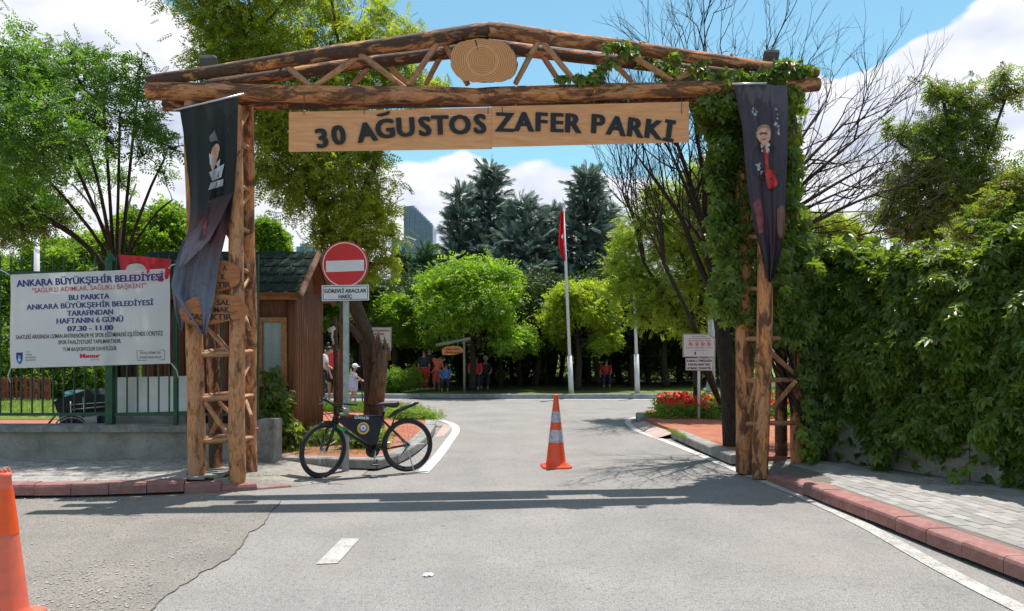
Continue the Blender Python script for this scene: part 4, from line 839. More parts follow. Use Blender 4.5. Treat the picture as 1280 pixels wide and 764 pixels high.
# ---------- red picket fence and its lawn further back
RP=plain('red_stained_picket',(.20,.045,.035),.7,var=.4,scale=12)
pk=empty('picket_fence',(-14,20.5,PZ),'low reddish brown picket fence on the lawn beyond the green railing','fence')
for i in range(34):
    x=62-i*4.6; 
    key=('pk',); 
    if key not in CACHE:
        m=MB(); w,h=.045,.66; v=[(-w/2-.0,-.01,0),(w/2,-.01,0),(w/2,-.01,h-.05),(0,-.01,h),(-w/2,-.01,h-.05)]; v=[(a*1.35,b,c) for a,b,c in v]; m.add(v+[(a,.012,c) for a,b,c in v],[(0,1,2,3,4),(9,8,7,6,5)]+[((k+1)%5,k,k+5,(k+1)%5+5) for k in range(5)]); me=m.mesh('picket',RP); bm_fix(me); CACHE[key]=me
    o=link('picket',CACHE[key],pk,world=True); b=P(x,505,20.4-.0*i); o.location=(b.x,b.y+.05*math.sin(i),PZ-.02); o.rotation_euler=(random.uniform(-.05,.05),random.uniform(-.07,.07),0); o.scale=(1,1,random.uniform(.93,1.06))
for z in (.3,.62): a=P(62,505,20.44); slab('rail',(a.x-7,20.45,PZ+z-.1),(14,.03,.05),RP,pk)
# ---------- dark cart with a wheel and a blue-and-white cloth
BLKM=plain('black_canvas',(.02,.02,.024),.75,var=.3); CHR=plain('steel',(.45,.46,.48),.3,.9)
ct=empty('covered_cart',tuple(P(100,528,10.9)),'black covered cart with spoked wheel and blue and white cloth on top','cart')
CYc=10.9
for nm,pl,d,mt in [('cover',[(67,503),(72,499),(110,487),(116,492),(130,494),(134,503),(134,513),(72,517)],.5,BLKM),('cover_base',[(73,516),(134,512),(134,530),(75,530)],.45,plain('dark_blue_canvas',(.03,.04,.07),.7))]:
    m=MB(); m.prism(pl,lambda x,y:P(x,y,CYc),lambda x,y,d=d:P(x,y,CYc)+Vector((0,d,0))); o=m.build(nm,mt,ct,world=True); bm_fix(o.data)
m=MB(); m.prism([(78,491),(86,488),(100,487),(118,488),(119,493),(114,492),(100,494),(80,499)],lambda x,y:P(x,y,CYc+.25),lambda x,y:P(x,y,CYc+.6)); t=NT('blue_white_cloth',.8,.2); t.col(t.ramp(t.noise(t.pos(),16,3,.6),[(.46,(.10,.42,.62)),(.54,(.75,.8,.82))])); o=m.build('top_cloth',t.m,ct,world=True); bm_fix(o.data)
for r in (.22,.185):
    m=MB(); c=P(90,538,CYc-.06); m.tube([c+Vector((r*1.15*math.cos(a),0,r*math.sin(a))) for a in [2*math.pi*i/24 for i in range(25)]],.011,6,False); m.build('wheel_rim',CHR,ct,world=True)
m=MB(); c=P(90,538,CYc-.06)
for i in range(12): a=math.pi*i/6; m.tube([c,c+Vector((.24*math.cos(a),0,.21*math.sin(a)))],.003,3)
m.build('spokes',CHR,ct,world=True)
for a,b in (((88,506),(134,503)),((90,512),(134,508)),((88,502),(90,532)),((104,497),(106,528)),((88,524),(124,520))): pole_tube('frame_tube',P(*a,CYc-.03),P(*b,CYc-.03),.010,CHR,ct)
pole_tube('cart_handle',P(70,518,CYc-.04),P(56,536,CYc-.2),.014,BLKM,ct); slab('chrome_box',tuple(P(116,525,CYc-.03)),(.17,.1,.1),CHR,ct)
# ================================================================ ROAD SIGN, BICYCLE, CONES, BOARDS, PEOPLE
GALV=plain('galvanised_steel',(.34,.35,.36),.45,.75,.15,scale=14); WSIGN=plain('white_sign_face',(.66,.67,.70),.35,var=.05); REDS=plain('red_sign_face',(.58,.012,.018),.35,var=.05)
SY=9.68; s0=SY/F
rs=empty('road_sign',(P(432,589,SY).x,SY,0),'round red no entry sign over a small white plate on a grey steel pole','road sign')
bx=P(432,589,SY).x
m=MB(); w=.035
prof=[(-w,-.02),(-w,.02),(-w*.55,.02),(-w*.55,-.008),(w*.55,-.008),(w*.55,.02),(w,.02),(w,-.02)]
m.add([(bx+x,SY+y+.03,-.02) for x,y in prof]+[(bx+x,SY+y+.03,2.75) for x,y in prof],[(k,(k+1)%8,(k+1)%8+8,k+8) for k in range(8)]+[(0,3,4,7)]); o=m.build('pole',GALV,rs,world=True); bm_fix(o.data)
m=MB()
for k in range(52): m.box((bx,SY+.0205,.3+k*.047),(.012,.002,.02))
m.build('pole_holes',DARK,rs,world=True)['kind']='stuff'
m=MB(); m.add([(bx-.05,SY-.01,.0),(bx+.05,SY-.01,.0),(bx+.035,SY+.0,.10),(bx-.035,SY,.10),(bx-.09,SY-.06,.0),(bx+.09,SY-.06,.0)],[(0,1,2,3),(4,5,1,0)]); m.build('foot_gusset',GALV,rs,world=True)
sc_=P(431.5,331,SY); R_=29.3*s0
def disc(name,r,y,mat,par,c=sc_,n=48,th=.003,r0=None):
    m=MB(); 
    if r0 is None: v=[Vector((c.x+r*math.cos(a),y,c.z+r*math.sin(a))) for a in [2*math.pi*i/n for i in range(n)]]; m.add(v+[q+Vector((0,th,0)) for q in v],[tuple(range(n)),tuple(range(2*n-1,n-1,-1))]+[(k,(k+1)%n,(k+1)%n+n,k+n) for k in range(n)])
    else: v=[Vector((c.x+q*math.cos(a),y,c.z+q*math.sin(a))) for q in (r0,r) for a in [2*math.pi*i/n for i in range(n)]]; m.add(v,[(k,(k+1)%n,(k+1)%n+n,k+n) for k in range(n)])
    o=m.build(name,mat,par,world=True); bm_fix(o.data); return o
disc('sign_disc',R_,SY-.02,REDS,rs,th=.012); disc('white_ring',R_*.945,SY-.0225,WSIGN,rs,r0=R_*.905)
def plate(name,quad,Y,mat,par,th=.01):
    m=MB(); a=[P(x,y,Y) for x,y in quad]; n=len(a); m.add(a+[q+Vector((0,th,0)) for q in a],[tuple(range(n)),tuple(range(2*n-1,n-1,-1))]+[((k+1)%n,k,k+n,(k+1)%n+n) for k in range(n)]); o=m.build(name,mat,par,world=True); bm_fix(o.data); return o
plate('white_bar',[(407.5,326.3),(455,324.8),(455,338.5),(407.5,340.3)],SY-.024,WSIGN,rs,.003)
plate('text_plate',[(402,356.8),(461,355.8),(461.3,375.4),(402.3,376.6)],SY-.024,WSIGN,rs,.008)
for a,b in (((404,358.5),(459.5,357.6)),((404,375),(459.5,374)),((404,358.5),(404,375)),((459.5,357.6),(459.5,374))): pole_tube('plate_border',P(*a,SY-.025),P(*b,SY-.025),.0035,BLK,rs,4)
put_text('lettering','GÖREVLİ ARAÇLAR',4.7*s0,P(431.7,363.6,SY-.026),BLK,rs,width=52.5*s0,bold=.035,rot=.8); put_text('lettering','HARİÇ',4.7*s0,P(431.6,370.6,SY-.026),BLK,rs,width=17*s0,bold=.035,rot=.8)
# ---------------------------------------------------------------- cones
ORG=NT('orange_plastic',.4,.45); p=ORG.pos(); ORG.col(ORG.mix(ORG.ramp(ORG.noise(p,38,5,.75,1.0),[(.60,0),(.68,.55)]),ORG.mix(ORG.ramp(ORG.noise(p,9,6,.7),[(.42,0),(.72,.5)]),(.82,.072,.018),(.60,.12,.055)),(.30,.10,.06))); ORG=ORG.m
FAD=NT('faded_orange_plastic',.45,.4); p=FAD.pos(); FAD.col(FAD.mix(FAD.ramp(FAD.noise(p,9,7,.75,.5),[(.46,0),(.72,.6)]),(.80,.15,.09),(.40,.13,.09))); FAD=FAD.m
REFL=plain('grey_reflective_band',(.47,.43,.51),.35,.1,.22,scale=26); ORG2=plain('bright_orange_band',(.85,.10,.015),.4,var=.08)
def cone(loc,h,rb,label,bands,mats,rz=0,prong=False):
    r=empty('traffic_cone',loc,label,'traffic cone','traffic cones on the road',rz)
    f=lambda z: rb+(.026-rb)*((z-.03)/(h-.03))
    m=MB(); m.lathe([(f(.03)+.03,.02),(f(.03)+.012,.045),(f(.07),.07)]+[(f(z),z) for z in np.linspace(.1,h-.03,12)]+[(f(h-.03)*1.15,h-.025),(f(h)*1.1,h),(f(h)*.7,h),(f(h)*.6,h-.03)],n=32,cap=False); o=m.build('cone_body',mats[0],r,True)
    for z0,z1,mt in bands: m=MB(); m.lathe([(f(z)+.0025,z) for z in np.linspace(z0,z1,4)],n=32,cap=False); m.build('band',mt,r,True)
    m=MB(); w=rb+.055; c_=.05; oct_=[(-w+c_,-w),(w-c_,-w),(w,-w+c_),(w,w-c_),(w-c_,w),(-w+c_,w),(-w,w-c_),(-w,-w+c_)]
    v=[(x,y,z) for z,k in ((0,1),(.022,1),(.034,.95)) for x,y in [(a*k,b*k) for a,b in oct_]]; m.add(v,[(l*8+k,l*8+(k+1)%8,l*8+8+(k+1)%8,l*8+8+k) for l in (0,1) for k in range(8)]+[tuple(range(16,24)),tuple(range(7,-1,-1))]); m.build('cone_base',mats[0],r)
    if prong:
        for k in range(4): a=k*math.pi/2+.4; m=MB(); m.lathe([(.007,0),(.006,.02),(.002,.026)],(.02*math.cos(a),.02*math.sin(a),h-.005),6); m.build('prong',mats[0],r,True)
    return r
c0=G(695,584); cone((c0.x,c0.y,0),.965,.135,'orange cone with two pale reflective bands in the middle of the road',[(.60,.74,REFL),(.335,.50,REFL)],[ORG],.1)
for l in range(0,1): pass
cone((-2.92,4.38,.004),.87,.125,'faded orange cone without white bands at the left edge of the road',[(.66,.78,ORG2),(.52,.66,ORG2)],[FAD],.35,True)
# crumpled litter and such on the road
def crumple(px,py,s,label,mat):
    bm_=bmesh.new(); bmesh.ops.create_icosphere(bm_,subdivisions=3,radius=1); q=G(px,py)
    for v in bm_.verts: n_=1+.5*mnoise.noise(v.co*2.3); v.co=Vector((v.co.x*n_*s,v.co.y*n_*s*.9,max(0,(v.co.z+.6)*n_*s*.35)))+q
    me=bpy.data.meshes.new('crumpled_cup'); bm_.to_mesh(me); bm_.free(); me.materials.append(mat); o=link('crumpled_cup',me); tag(o,label,'litter')
crumple(535,720,.034,'small crushed white plastic cup lying on the asphalt',plain('white_plastic',(.62,.64,.66),.3))
# ---------------------------------------------------------------- bicycle
BF=plain('black_frame',(.02,.022,.022),.3,.2); RUB=plain('tyre_rubber',(.022,.022,.024),.75); RIM=plain('black_rim',(.05,.05,.055),.35,.5); BAGM=plain('black_bag',(.012,.012,.022),.6,var=.3); GRN=plain('green_frame_paint',(.05,.35,.08),.35)
fx,fy=-.885,-.465; RX,RY=-1.31,9.60
bk=empty('bicycle',(RX,RY,.018),'black bicycle with a triangular frame bag parked by the no entry sign pole','bicycle'); bk.rotation_euler=(math.radians(4),0,math.atan2(fy,fx))
bk.rotation_mode='XYZ'
def T(name,pts,r,mat,par=bk,n=8): m=MB(); m.tube(pts,r,n); return m.build(name,mat,par,True)
WB=1.07; WR=.335
def wheel(name,par,c):
    w=empty(name,c); w.parent=par; tag(w)
    m=MB(); N_=40; m.tube([((WR-.022)*math.cos(a),0,(WR-.022)*math.sin(a)) for a in [2*math.pi*i/N_ for i in range(N_+1)]],.024,8,False); m.build('tyre',RUB,w,True)
    m=MB(); m.tube([((WR-.052)*math.cos(a),0,(WR-.052)*math.sin(a)) for a in [2*math.pi*i/N_ for i in range(N_+1)]],.013,6,False); m.build('rim',RIM,w,True)
    m=MB()
    for i in range(28):
        a=2*math.pi*i/28; s_=1 if i%2 else -1; b=a+s_*.5; m.tube([(.02*math.cos(b),s_*.028,.02*math.sin(b)),((WR-.05)*math.cos(a),0,(WR-.05)*math.sin(a))],.0016,3)
    m.build('spokes',CHR,w)['kind']='stuff'
    m=MB(); m.tube([(0,-.045,0),(0,.045,0)],.02,10); m.build('hub',CHR,w,True); return w
wheel('rear_wheel',bk,(0,0,WR))
m=MB(); m.lathe([(.04,-.01),(.045,0),(.04,.01)],n=20); q=m.build('cassette',CHR,bk); q.location=(0,-.05,WR); q.rotation_euler=(math.pi/2,0,0)
BB=Vector((.44,0,.29)); HT=Vector((.90,0,.79)); HB=Vector((.945,0,.655)); ST=Vector((.30,0,.76)); RHb=Vector((0,0,WR)); FHb=Vector((WB,0,WR))
T('down_tube',[BB,HB],.020,BF); T('top_tube',[ST+Vector((.03,0,-.06)),HT+Vector((0,0,-.04))],.017,BF); T('seat_tube',[BB,ST],.016,BF); T('head_tube',[HB,HT],.022,BF)
T('frame_decal',[BB.lerp(HB,.72)+Vector((0,.002,.0)),BB.lerp(HB,.93)],.0225,GRN); T('frame_decal',[HT+Vector((-.14,0,-.055)),HT+Vector((-.03,0,-.04))],.0185,GRN)
for s_ in (-1,1): T('chain_stay',[BB+Vector((0,s_*.03,0)),RHb+Vector((0,s_*.05,0))],.009,BF); T('seat_stay',[ST+Vector((.02,s_*.02,-.10)),RHb+Vector((0,s_*.05,0))],.008,BF)
T('seat_post',[ST,ST+Vector((-.025,0,.075))],.013,CHR)
m=MB(); N_=12; secs=[(.13,.018,.018),(.08,.03,.02),(.0,.045,.028),(-.07,.075,.038),(-.12,.08,.04),(-.155,.06,.03)]; v=[];f=[]
for x,w,h in secs:
    for k in range(N_): a=2*math.pi*k/N_; v.append((ST.x-.03+x,w*math.cos(a),ST.z+.105+h*math.sin(a)*(.8 if math.sin(a)>0 else 1.4)-(.012 if x>.1 else 0)))
for i in range(len(secs)-1):
    for k in range(N_): f.append((i*N_+k,i*N_+(k+1)%N_,(i+1)*N_+(k+1)%N_,(i+1)*N_+k))
f.append(tuple(range(N_))); f.append(tuple((len(secs)-1)*N_+k for k in range(N_-1,-1,-1))); m.add(v,f); o=m.build('saddle',plain('saddle_vinyl',(.035,.022,.035),.5),bk,True); bm_fix(o.data)
# frame bag
A,B_,C_=HT+Vector((-.06,0,-.06)),BB+Vector((.02,0,.07)),ST+Vector((.06,0,-.10)); D_=HB+Vector((-.06,0,.02)); m=MB()
poly=[(A.x,A.z),(D_.x,D_.z),(B_.x+.03,B_.z),(B_.x-.05,B_.z+.02),(C_.x,C_.z),(C_.x,C_.z+.04)]
m.prism(poly,lambda x,z:Vector((x,.045,z)),lambda x,z:Vector((x,-.045,z))); o=m.build('frame_bag',BAGM,bk); bm_fix(o.data)
Mb=Matrix.Rotation(math.pi,4,'Z'); a_=math.degrees(math.atan2(A.z-C_.z-.02,A.x-C_.x))
def side(s_,x,z,w,h,mat,rot,b=.03): put_text('bag_lettering',s_,h,Vector((x,.048,z)),mat,o,width=w,bold=b,M=Mb,rot=-rot,world=False)
side('ÖZEL',.76,.735,.10,.032,REDT,a_-1); side('GÜVENLİK',.60,.705,.19,.032,WSIGN,a_-1)
def pdisc(name,r0,r,y,mat,c,par,n=28):
    m=MB(); v=[(c[0]+q*math.cos(a),y,c[1]+q*math.sin(a)) for q in (r0,r) for a in [2*math.pi*i/n for i in range(n)]]; m.add(v,[(k,(k+1)%n,(k+1)%n+n,k+n) for k in range(n)]); ob=m.build(name,mat,par); return ob
YEL=plain('yellow_print',(.70,.42,.04),.5); cc=(.585,.575)
pdisc('badge_ring',.052,.075,.0475,YEL,cc,o); pdisc('badge_field',.001,.052,.0478,plain('badge_blue',(.10,.12,.38)),cc,o); pdisc('badge_shield',.001,.036,.0484,WSIGN,(cc[0],cc[1]+.005),o)
st=[(cc[0]+(.02 if k%2==0 else .009)*math.sin(math.pi*k/5),.049,cc[1]+(.02 if k%2==0 else .009)*math.cos(math.pi*k/5)) for k in range(10)]; m=MB(); m.add(st,[tuple(range(10))]); m.build('badge_star',plain('badge_blue2',(.03,.07,.38)),o)
# drivetrain
m=MB(); m.lathe([(.085,-.004),(.09,0),(.085,.004)],n=28); q=m.build('chainring',BF,bk); q.location=BB+Vector((0,-.06,0)); q.rotation_euler=(math.pi/2,0,0)
T('crank',[BB+Vector((0,.06,0)),BB+Vector((.03,.075,-.165))],.011,CHR); T('crank',[BB+Vector((0,-.065,0)),BB+Vector((-.03,-.08,.165))],.011,CHR); T('bottom_bracket',[BB+Vector((0,-.06,0)),BB+Vector((0,.06,0))],.028,BF)
for s_,dx,dz in ((1,.03,-.165),(-1,-.03,.165)): m=MB(); m.box(BB+Vector((dx,s_*.125,dz)),(.09,.08,.022),bev=.005); m.build('pedal',BF,bk)
T('chain',[BB+Vector((0,-.06,.088)),Vector((0,-.05,WR+.04))],.005,CHR,n=5); T('chain',[BB+Vector((0,-.06,-.088)),Vector((.04,-.05,WR-.11)),Vector((0,-.05,WR-.04))],.005,CHR,n=5)
T('derailleur',[Vector((0,-.06,WR)),Vector((.01,-.065,WR-.07)),Vector((.05,-.06,WR-.11))],.012,BF)
T('kickstand',[Vector((.04,.05,WR)),Vector((-.03,.14,.005))],.008,CHR)
def guard(par,c,a0,a1,lift,name,w=.03):
    m=MB(); v=[];n=14
    for i in range(n+1):
        u=i/n; a=math.radians(a0+(a1-a0)*u); r=WR+.03+lift*u
        for k in range(5): b=-1+k*.5; v.append((c[0]+r*math.cos(a)-.0,b*w,c[2]+r*math.sin(a)-abs(b)*.012+.0))
    m.add(v,[(i*5+k,i*5+k+1,i*5+6+k,i*5+5+k) for i in range(n) for k in range(4)]); o=m.build(name,BF,par,True); md=o.modifiers.new('t','SOLIDIFY'); md.thickness=.006
T('rear_mudguard',[(.24,0,.69),(.16,0,.745),(.04,0,.80),(-.08,0,.845),(-.16,0,.862)],[.014,.026,.03,.028,.012],BF,n=10); T('mudguard_stay',[(.13,0,.76),(.20,0,.60)],.009,BF)
# steering assembly turned to the left
fk=empty('front_end',tuple(HB)); fk.parent=bk; stx=Vector((HT.x-HB.x,0,HT.z-HB.z)).normalized(); fk.rotation_mode='QUATERNION'
from mathutils import Quaternion
fk.rotation_quaternion=Quaternion(stx,math.radians(24))
def L2(p): return Vector(p)-HB
def T2(name,pts,r,mat,n=8): return T(name,[L2(p) for p in pts],r,mat,fk,n)
wheel('front_wheel',fk,tuple(L2(FHb)))
for s_ in (-1,1):
    T2('fork_leg',[HB+Vector((.008,s_*.055,-.01)),HB.lerp(FHb,.45)+Vector((.0,s_*.058,0)),FHb+Vector((0,s_*.055,0))],[.018,.020,.014],BF)
T2('fork_crown',[HB+Vector((.008,-.06,-.015)),HB+Vector((.008,.06,-.015))],.02,BF); T2('stem',[HT,HT+Vector((-.02,0,.06)),HT+Vector((.05,0,.085))],.017,BF)
hb_=HT+Vector((.05,0,.085)); T2('handlebar',[hb_+Vector((-.09,-.31,.035)),hb_+Vector((-.03,-.18,.03)),hb_,hb_+Vector((-.03,.18,.03)),hb_+Vector((-.09,.31,.035))],.011,BF)
for s_ in (-1,1): T2('grip',[hb_+Vector((-.055,s_*.215,.033)),hb_+Vector((-.095,s_*.325,.036))],.017,plain('green_black_grip',(.03,.07,.04),.8)); T2('brake_lever',[hb_+Vector((-.02,s_*.16,.02)),hb_+Vector((.03,s_*.22,-.01)),hb_+Vector((.0,s_*.29,-.02))],.007,CHR,6)
T2('brake_cable',[hb_+Vector((0,.14,.02)),hb_+Vector((.12,.06,.06)),hb_+Vector((.13,-.03,-.08)),HB+Vector((.04,0,.02))],.004,BLKM,5); T2('brake_cable',[hb_+Vector((0,-.14,.02)),hb_+Vector((.15,-.08,.09)),hb_+Vector((.16,.03,-.06)),HB+Vector((.0,0,.06))],.004,BLKM,5)
T2('front_mudguard',[HB+Vector((-.06,0,-.005)),HB+Vector((.05,0,.0)),HB+Vector((.15,0,.005)),HB+Vector((.24,0,-.02))],[.02,.034,.034,.012],BF,8); T2('brake_caliper',[HB+Vector((.03,-.05,-.06)),HB+Vector((.03,.05,-.06))],.014,CHR)
T2('hand_pump',[HT+Vector((.02,.03,-.02)),HT+Vector((.02,.03,.06))],.012,BF)
# ---------------------------------------------------------------- notice boards
NY=15.3; n0=NY/F
nb=empty('notice_board',(P(873,523,NY).x,NY,PZ),'white notice board with four prohibition symbols over a smaller plate on a thin pole','signboard')
pole_tube('pole',P(873.5,524,NY+.03),P(873.5,430,NY+.03),.028,WSIGN,nb)
plate('frame',[(853.5,417.3),(885.3,417.5),(894.3,423),(894.3,447),(853.5,446.5)],NY,plain('grey_sign_frame',(.36,.37,.38),.5),nb,.02)
plate('panel',[(855,418.6),(885,418.8),(892.9,423.8),(892.9,445.6),(855,445.3)],NY-.004,WSIGN,nb,.003); 
def nt_(s_,x,y,w,h,mat,b=.01,par=nb,Y=NY): put_text('lettering',s_,h*Y/F,P(x,y,Y-.006),mat,par,width=w*Y/F,bold=b)
nt_('HAYVAN SEVERLER',874,420.6,17,1.5,BLK); nt_('PARK ALANI İÇİNDE HAYVANLARA',874.5,423.3,28,1.5,BLK); nt_('YEMEK VERİLMESİ, MANGAL YAPILMASI',874,426.2,29,1.5,REDT,.02); nt_('VE ALKOL TÜKETİLMESİ YASAKTIR',874,434.8,34,1.5,BLK); nt_('kurallara uyalım',873.5,437.8,20,1.1,BLK,0)
for x in (863.3,871,878.4,886): 
    c=P(x,430.4,NY); disc('prohibition_ring',2.6*n0,NY-.006,REDT,nb,c,20,r0=2.0*n0); pole_tube('prohibition_bar',c+Vector((-1.6*n0,-.006,1.6*n0)),c+Vector((1.6*n0,-.006,-1.6*n0)),.004,REDT,nb,4); m=MB(); m.box(c+Vector((0,-.004,0)),(.022,.003,.035)); m.build('symbol',BLK,nb,world=True)
plate('small_crest',[(868,440),(870,440),(870,443),(869,443.8),(868,443)],NY-.006,NAVY,nb,.002); disc('small_emblem',1.4*n0,NY-.006,ALU,nb,P(878.5,442,NY),16,r0=.8*n0)
plate('lower_frame',[(857,447.6),(892,447.6),(891,463.6),(857,463.2)],NY,plain('grey_sign_frame2',(.34,.35,.36),.5),nb,.015); plate('lower_panel',[(858,448.4),(891,448.4),(890,462.7),(858,462.4)],NY-.004,WSIGN,nb,.003)
nt_('KABUKLU YEMİŞLERİN',874.3,451,31,2.9,BLK,.035); nt_('KABUKLARINI YERE',874,455.6,27.5,2.9,BLK,.035); nt_('ATMAK YASAKTIR',874,460.2,30,2.9,BLK,.035)
N2=14.6; n2=N2/F
nb2=empty('notice_board',(P(472,520,N2).x,N2,PZ),'white notice board with red times partly hidden behind the broken tree trunk','signboard')
plate('frame',[(455,409),(489,409.3),(488.6,438.8),(455,438.5)],N2,plain('grey_sign_frame3',(.5,.5,.52),.5),nb2,.02); plate('panel',[(456,410.2),(487.6,410.5),(487.3,437.5),(456,437.2)],N2-.004,WSIGN,nb2,.003)
pole_tube('pole',P(462,540,N2+.04),P(462,415,N2+.04),.025,GALV,nb2)
nt_('GÜVENLİK NEDENİYLE',474,413.4,26,2.0,BLK,.02,nb2,N2); nt_("24.00' DAN",472,417.6,16,2.6,REDT,.03,nb2,N2); nt_('SONRA',469.5,421.8,10,2.6,REDT,.03,nb2,N2); nt_('GİRİLMEZ',479,425.8,11,1.8,BLK,.01,nb2,N2)
# hanging oval sign
OY=23.6
og=empty('hanging_sign',(P(580,497,OY).x,OY,.13),'small oval orange wooden sign hanging from a grey crossarm under the trees','signboard')
GW=plain('grey_weathered_wood',(.22,.20,.16),.85,scale=12); pole_tube('post',P(580.5,497,OY),P(580,424,OY),.035,GW,og); pole_tube('crossarm',P(545,431.5,OY),P(588,423,OY),.05,GW,og)
m=MB(); m.prism([(552,437),(556,434),(566,432.5),(575,433.5),(581,438),(576,441.5),(567,443.8),(553,443.8)],lambda x,y:P(x,y,OY-.02),lambda x,y:P(x,y,OY+.03)); t=NT('orange_board_wood',.6,.3); t.col(t.ramp(t.noise(t.pos((2,1,9)),3,5,.6,.6),[(.3,(.40,.13,.035)),(.7,(.66,.27,.08))])); o=m.build('oval_board',t.m,og,world=True); bm_fix(o.data)
for a,b in (((560,429),(560,434)),((572,427),(572,433.5))): pole_tube('hanger',P(*a,OY),P(*b,OY),.012,GW,og)
for s_,y,w in (('BASKI',435.3,10),('YAPIMI',438.4,13),('SİTESİ',441.4,15)): pass
put_text('lettering','PARK KAFE',2.6*OY/F,P(566,436.6,OY-.024),DARK,og,width=17*OY/F,bold=.02); put_text('lettering','PİKNİK ALANI',2.4*OY/F,P(566,440.6,OY-.024),DARK,og,width=19*OY/F,bold=.02)
# ---------------------------------------------------------------- flag poles, lamps
POLE=plain('white_pole_paint',(.62,.63,.65),.4,var=.06); FYp=23.5
def polething(name,pts,label,cat,group=None):
    r=empty(name,tuple(pts[0][0]),label,cat,group); m=MB()
    for i in range(len(pts)-1): m.tube([pts[i][0],pts[i+1][0]],[pts[i][1],pts[i+1][2] if len(pts[i+1])>2 else pts[i+1][1]],12)
    m.build('pole',POLE,r,True,world=True); return r
fp=empty('flag_pole',tuple(P(714,498,FYp)),'tall tapered white flagpole carrying a furled red flag','flagpole','white flagpoles by the road')
m=MB(); m.tube([P(714.5,499,FYp),P(712,445,FYp)],[.085,.072],12); m.tube([P(712,445,FYp),P(708,350,FYp),P(704,256,FYp)],[.052,.045,.030],12); m.build('pole',POLE,fp,True,world=True); m=MB(); m.lathe([(.14,0),(.14,.02),(.10,.05),(.09,.09)],tuple(P(714.5,499,FYp)),12); m.build('pole_foot',POLE,fp,True,world=True)
m=MB(); m.lathe([(0.001,0),(.04,.03),(.05,.06),(.03,.1),(.001,.12)],tuple(P(704,257,FYp)),10,False); m.build('finial',POLE,fp,True,world=True)
rf=empty('flag',tuple(P(703,300,FYp)),'red flag hanging limp in folds near the top of the tall flagpole','flag')
cloth('cloth',[(700.5,263,704.8,263),(699,285,705.5,285),(698,305,706,305),(701,318,706.5,319),(704,324,706.8,327)],lambda x,y,d:P(x,y,FYp-.06+d),leafmat('red_flag_cloth',[(.60,.012,.02),(.60,.012,.02)],.3,.6,.2,(1.2,.8,.8)),rf,14,lambda u,v:.07*math.sin(u*13+v*5))
patch(rf,'white_emblem',[(701.5,296),(703.4,292),(704.2,296),(703,299)],plain('white_cloth',(.8,.8,.8)),lambda x,y:P(x,y,FYp-.16),0)
fp2=empty('flag_pole',tuple(P(797,499,FYp)),'tapered white flagpole with a pale blue and white flag behind the spreading green tree','flagpole','white flagpoles by the road')
m=MB(); m.tube([P(797,500,FYp),P(795.5,443,FYp)],[.085,.072],12); m.tube([P(795.5,443,FYp),P(793,370,FYp),P(790,318,FYp)],[.052,.045,.034],12); m.build('pole',POLE,fp2,True,world=True); m=MB(); m.lathe([(.15,0),(.15,.03),(.10,.07),(.09,.11)],tuple(P(797,500,FYp)),12); m.build('pole_foot',POLE,fp2,True,world=True)
wf_=empty('flag',tuple(P(788,343,FYp)),'pale blue and white flag hanging limp on the shorter flagpole','flag'); t=NT('blue_white_flag',.7,.2); uv=t.co('UV'); s=t.n('ShaderNodeSeparateXYZ'); t.l(uv,s.inputs[0]); t.col(t.ramp(s.outputs[0],[(.3,(.62,.66,.74)),(.45,(.14,.2,.55)),(.7,(.62,.66,.74))])); cloth('cloth',[(785,335,790.5,335),(784.5,344,791,344),(786,352,791,353)],lambda x,y,d:P(x,y,FYp-.06+d),t.m,wf_,12,lambda u,v:.05*math.sin(u*11+v*4))
lp=empty('street_lamp',tuple(P(1122,480,19)),'grey street lamp with a short flat arm above the leafy hedge','street lamp'); LY=19
m=MB(); m.tube([(P(1121,350,LY).x,LY,PZ),P(1121,240,LY)],[.10,.085],12); m.build('pole',GALV,lp,True,world=True); slab('bracket',tuple(P(1120,229,LY)),(.16,.14,.34),GALV,lp); slab('lamp_head',tuple(P(1106,226.5,LY)),(.55,.22,.08),plain('lamp_head_grey',(.42,.44,.48),.5),lp,rotm('Y',-4))
lp2=empty('street_lamp',tuple(P(45,500,21)),'pale grey lamp column behind the white banner at the far left','street lamp'); m=MB(); m.tube([(P(46,350,21.5).x,21.5,PZ),P(46,286,21.5)],[.085,.07],10); m.build('pole',POLE,lp2,True,world=True); m=MB(); m.lathe([(.05,0),(.16,.06),(.18,.25),(.10,.34),(.02,.36)],tuple(P(46,287,21.5)),12); m.build('lantern',GALV,lp2,True,world=True)
lp3=empty('lamp_column',tuple(P(889,497,25)),'pale grey concrete column with a flared foot behind the flower bed','column'); m=MB(); m.lathe([(.30,0),(.27,.05),(.17,.16),(.14,.35),(.12,1.2),(.09,3.4)],(P(889,497,25).x,25,.13),14); m.build('shaft',plain('pale_concrete',(.40,.40,.37),.9,scale=6),lp3,True,world=True)
# rusty post with a white camera
rp=empty('camera_post',tuple(P(421,540,12.5)),'thin rusty brown post with a white camera beside the kiosk','post'); m=MB(); m.tube([P(420,545,12.6),P(420.5,470,12.6),P(418.5,396,12.6)],[.048,.045,.04],8,wob=.15); m.build('post',plain('rusty_brown',(.13,.055,.035),.85,scale=10,var=.4),rp,True,world=True)
m=MB(); m.tube([P(410.5,414,12.5),P(418.5,409.5,12.5)],.035,10); m.build('camera',WSIGN,rp,True,world=True); m=MB(); m.tube([P(416,410,12.53),P(415,422,12.55),P(418,431,12.58)],.018,6); m.build('camera_bracket',WSIGN,rp,True,world=True)
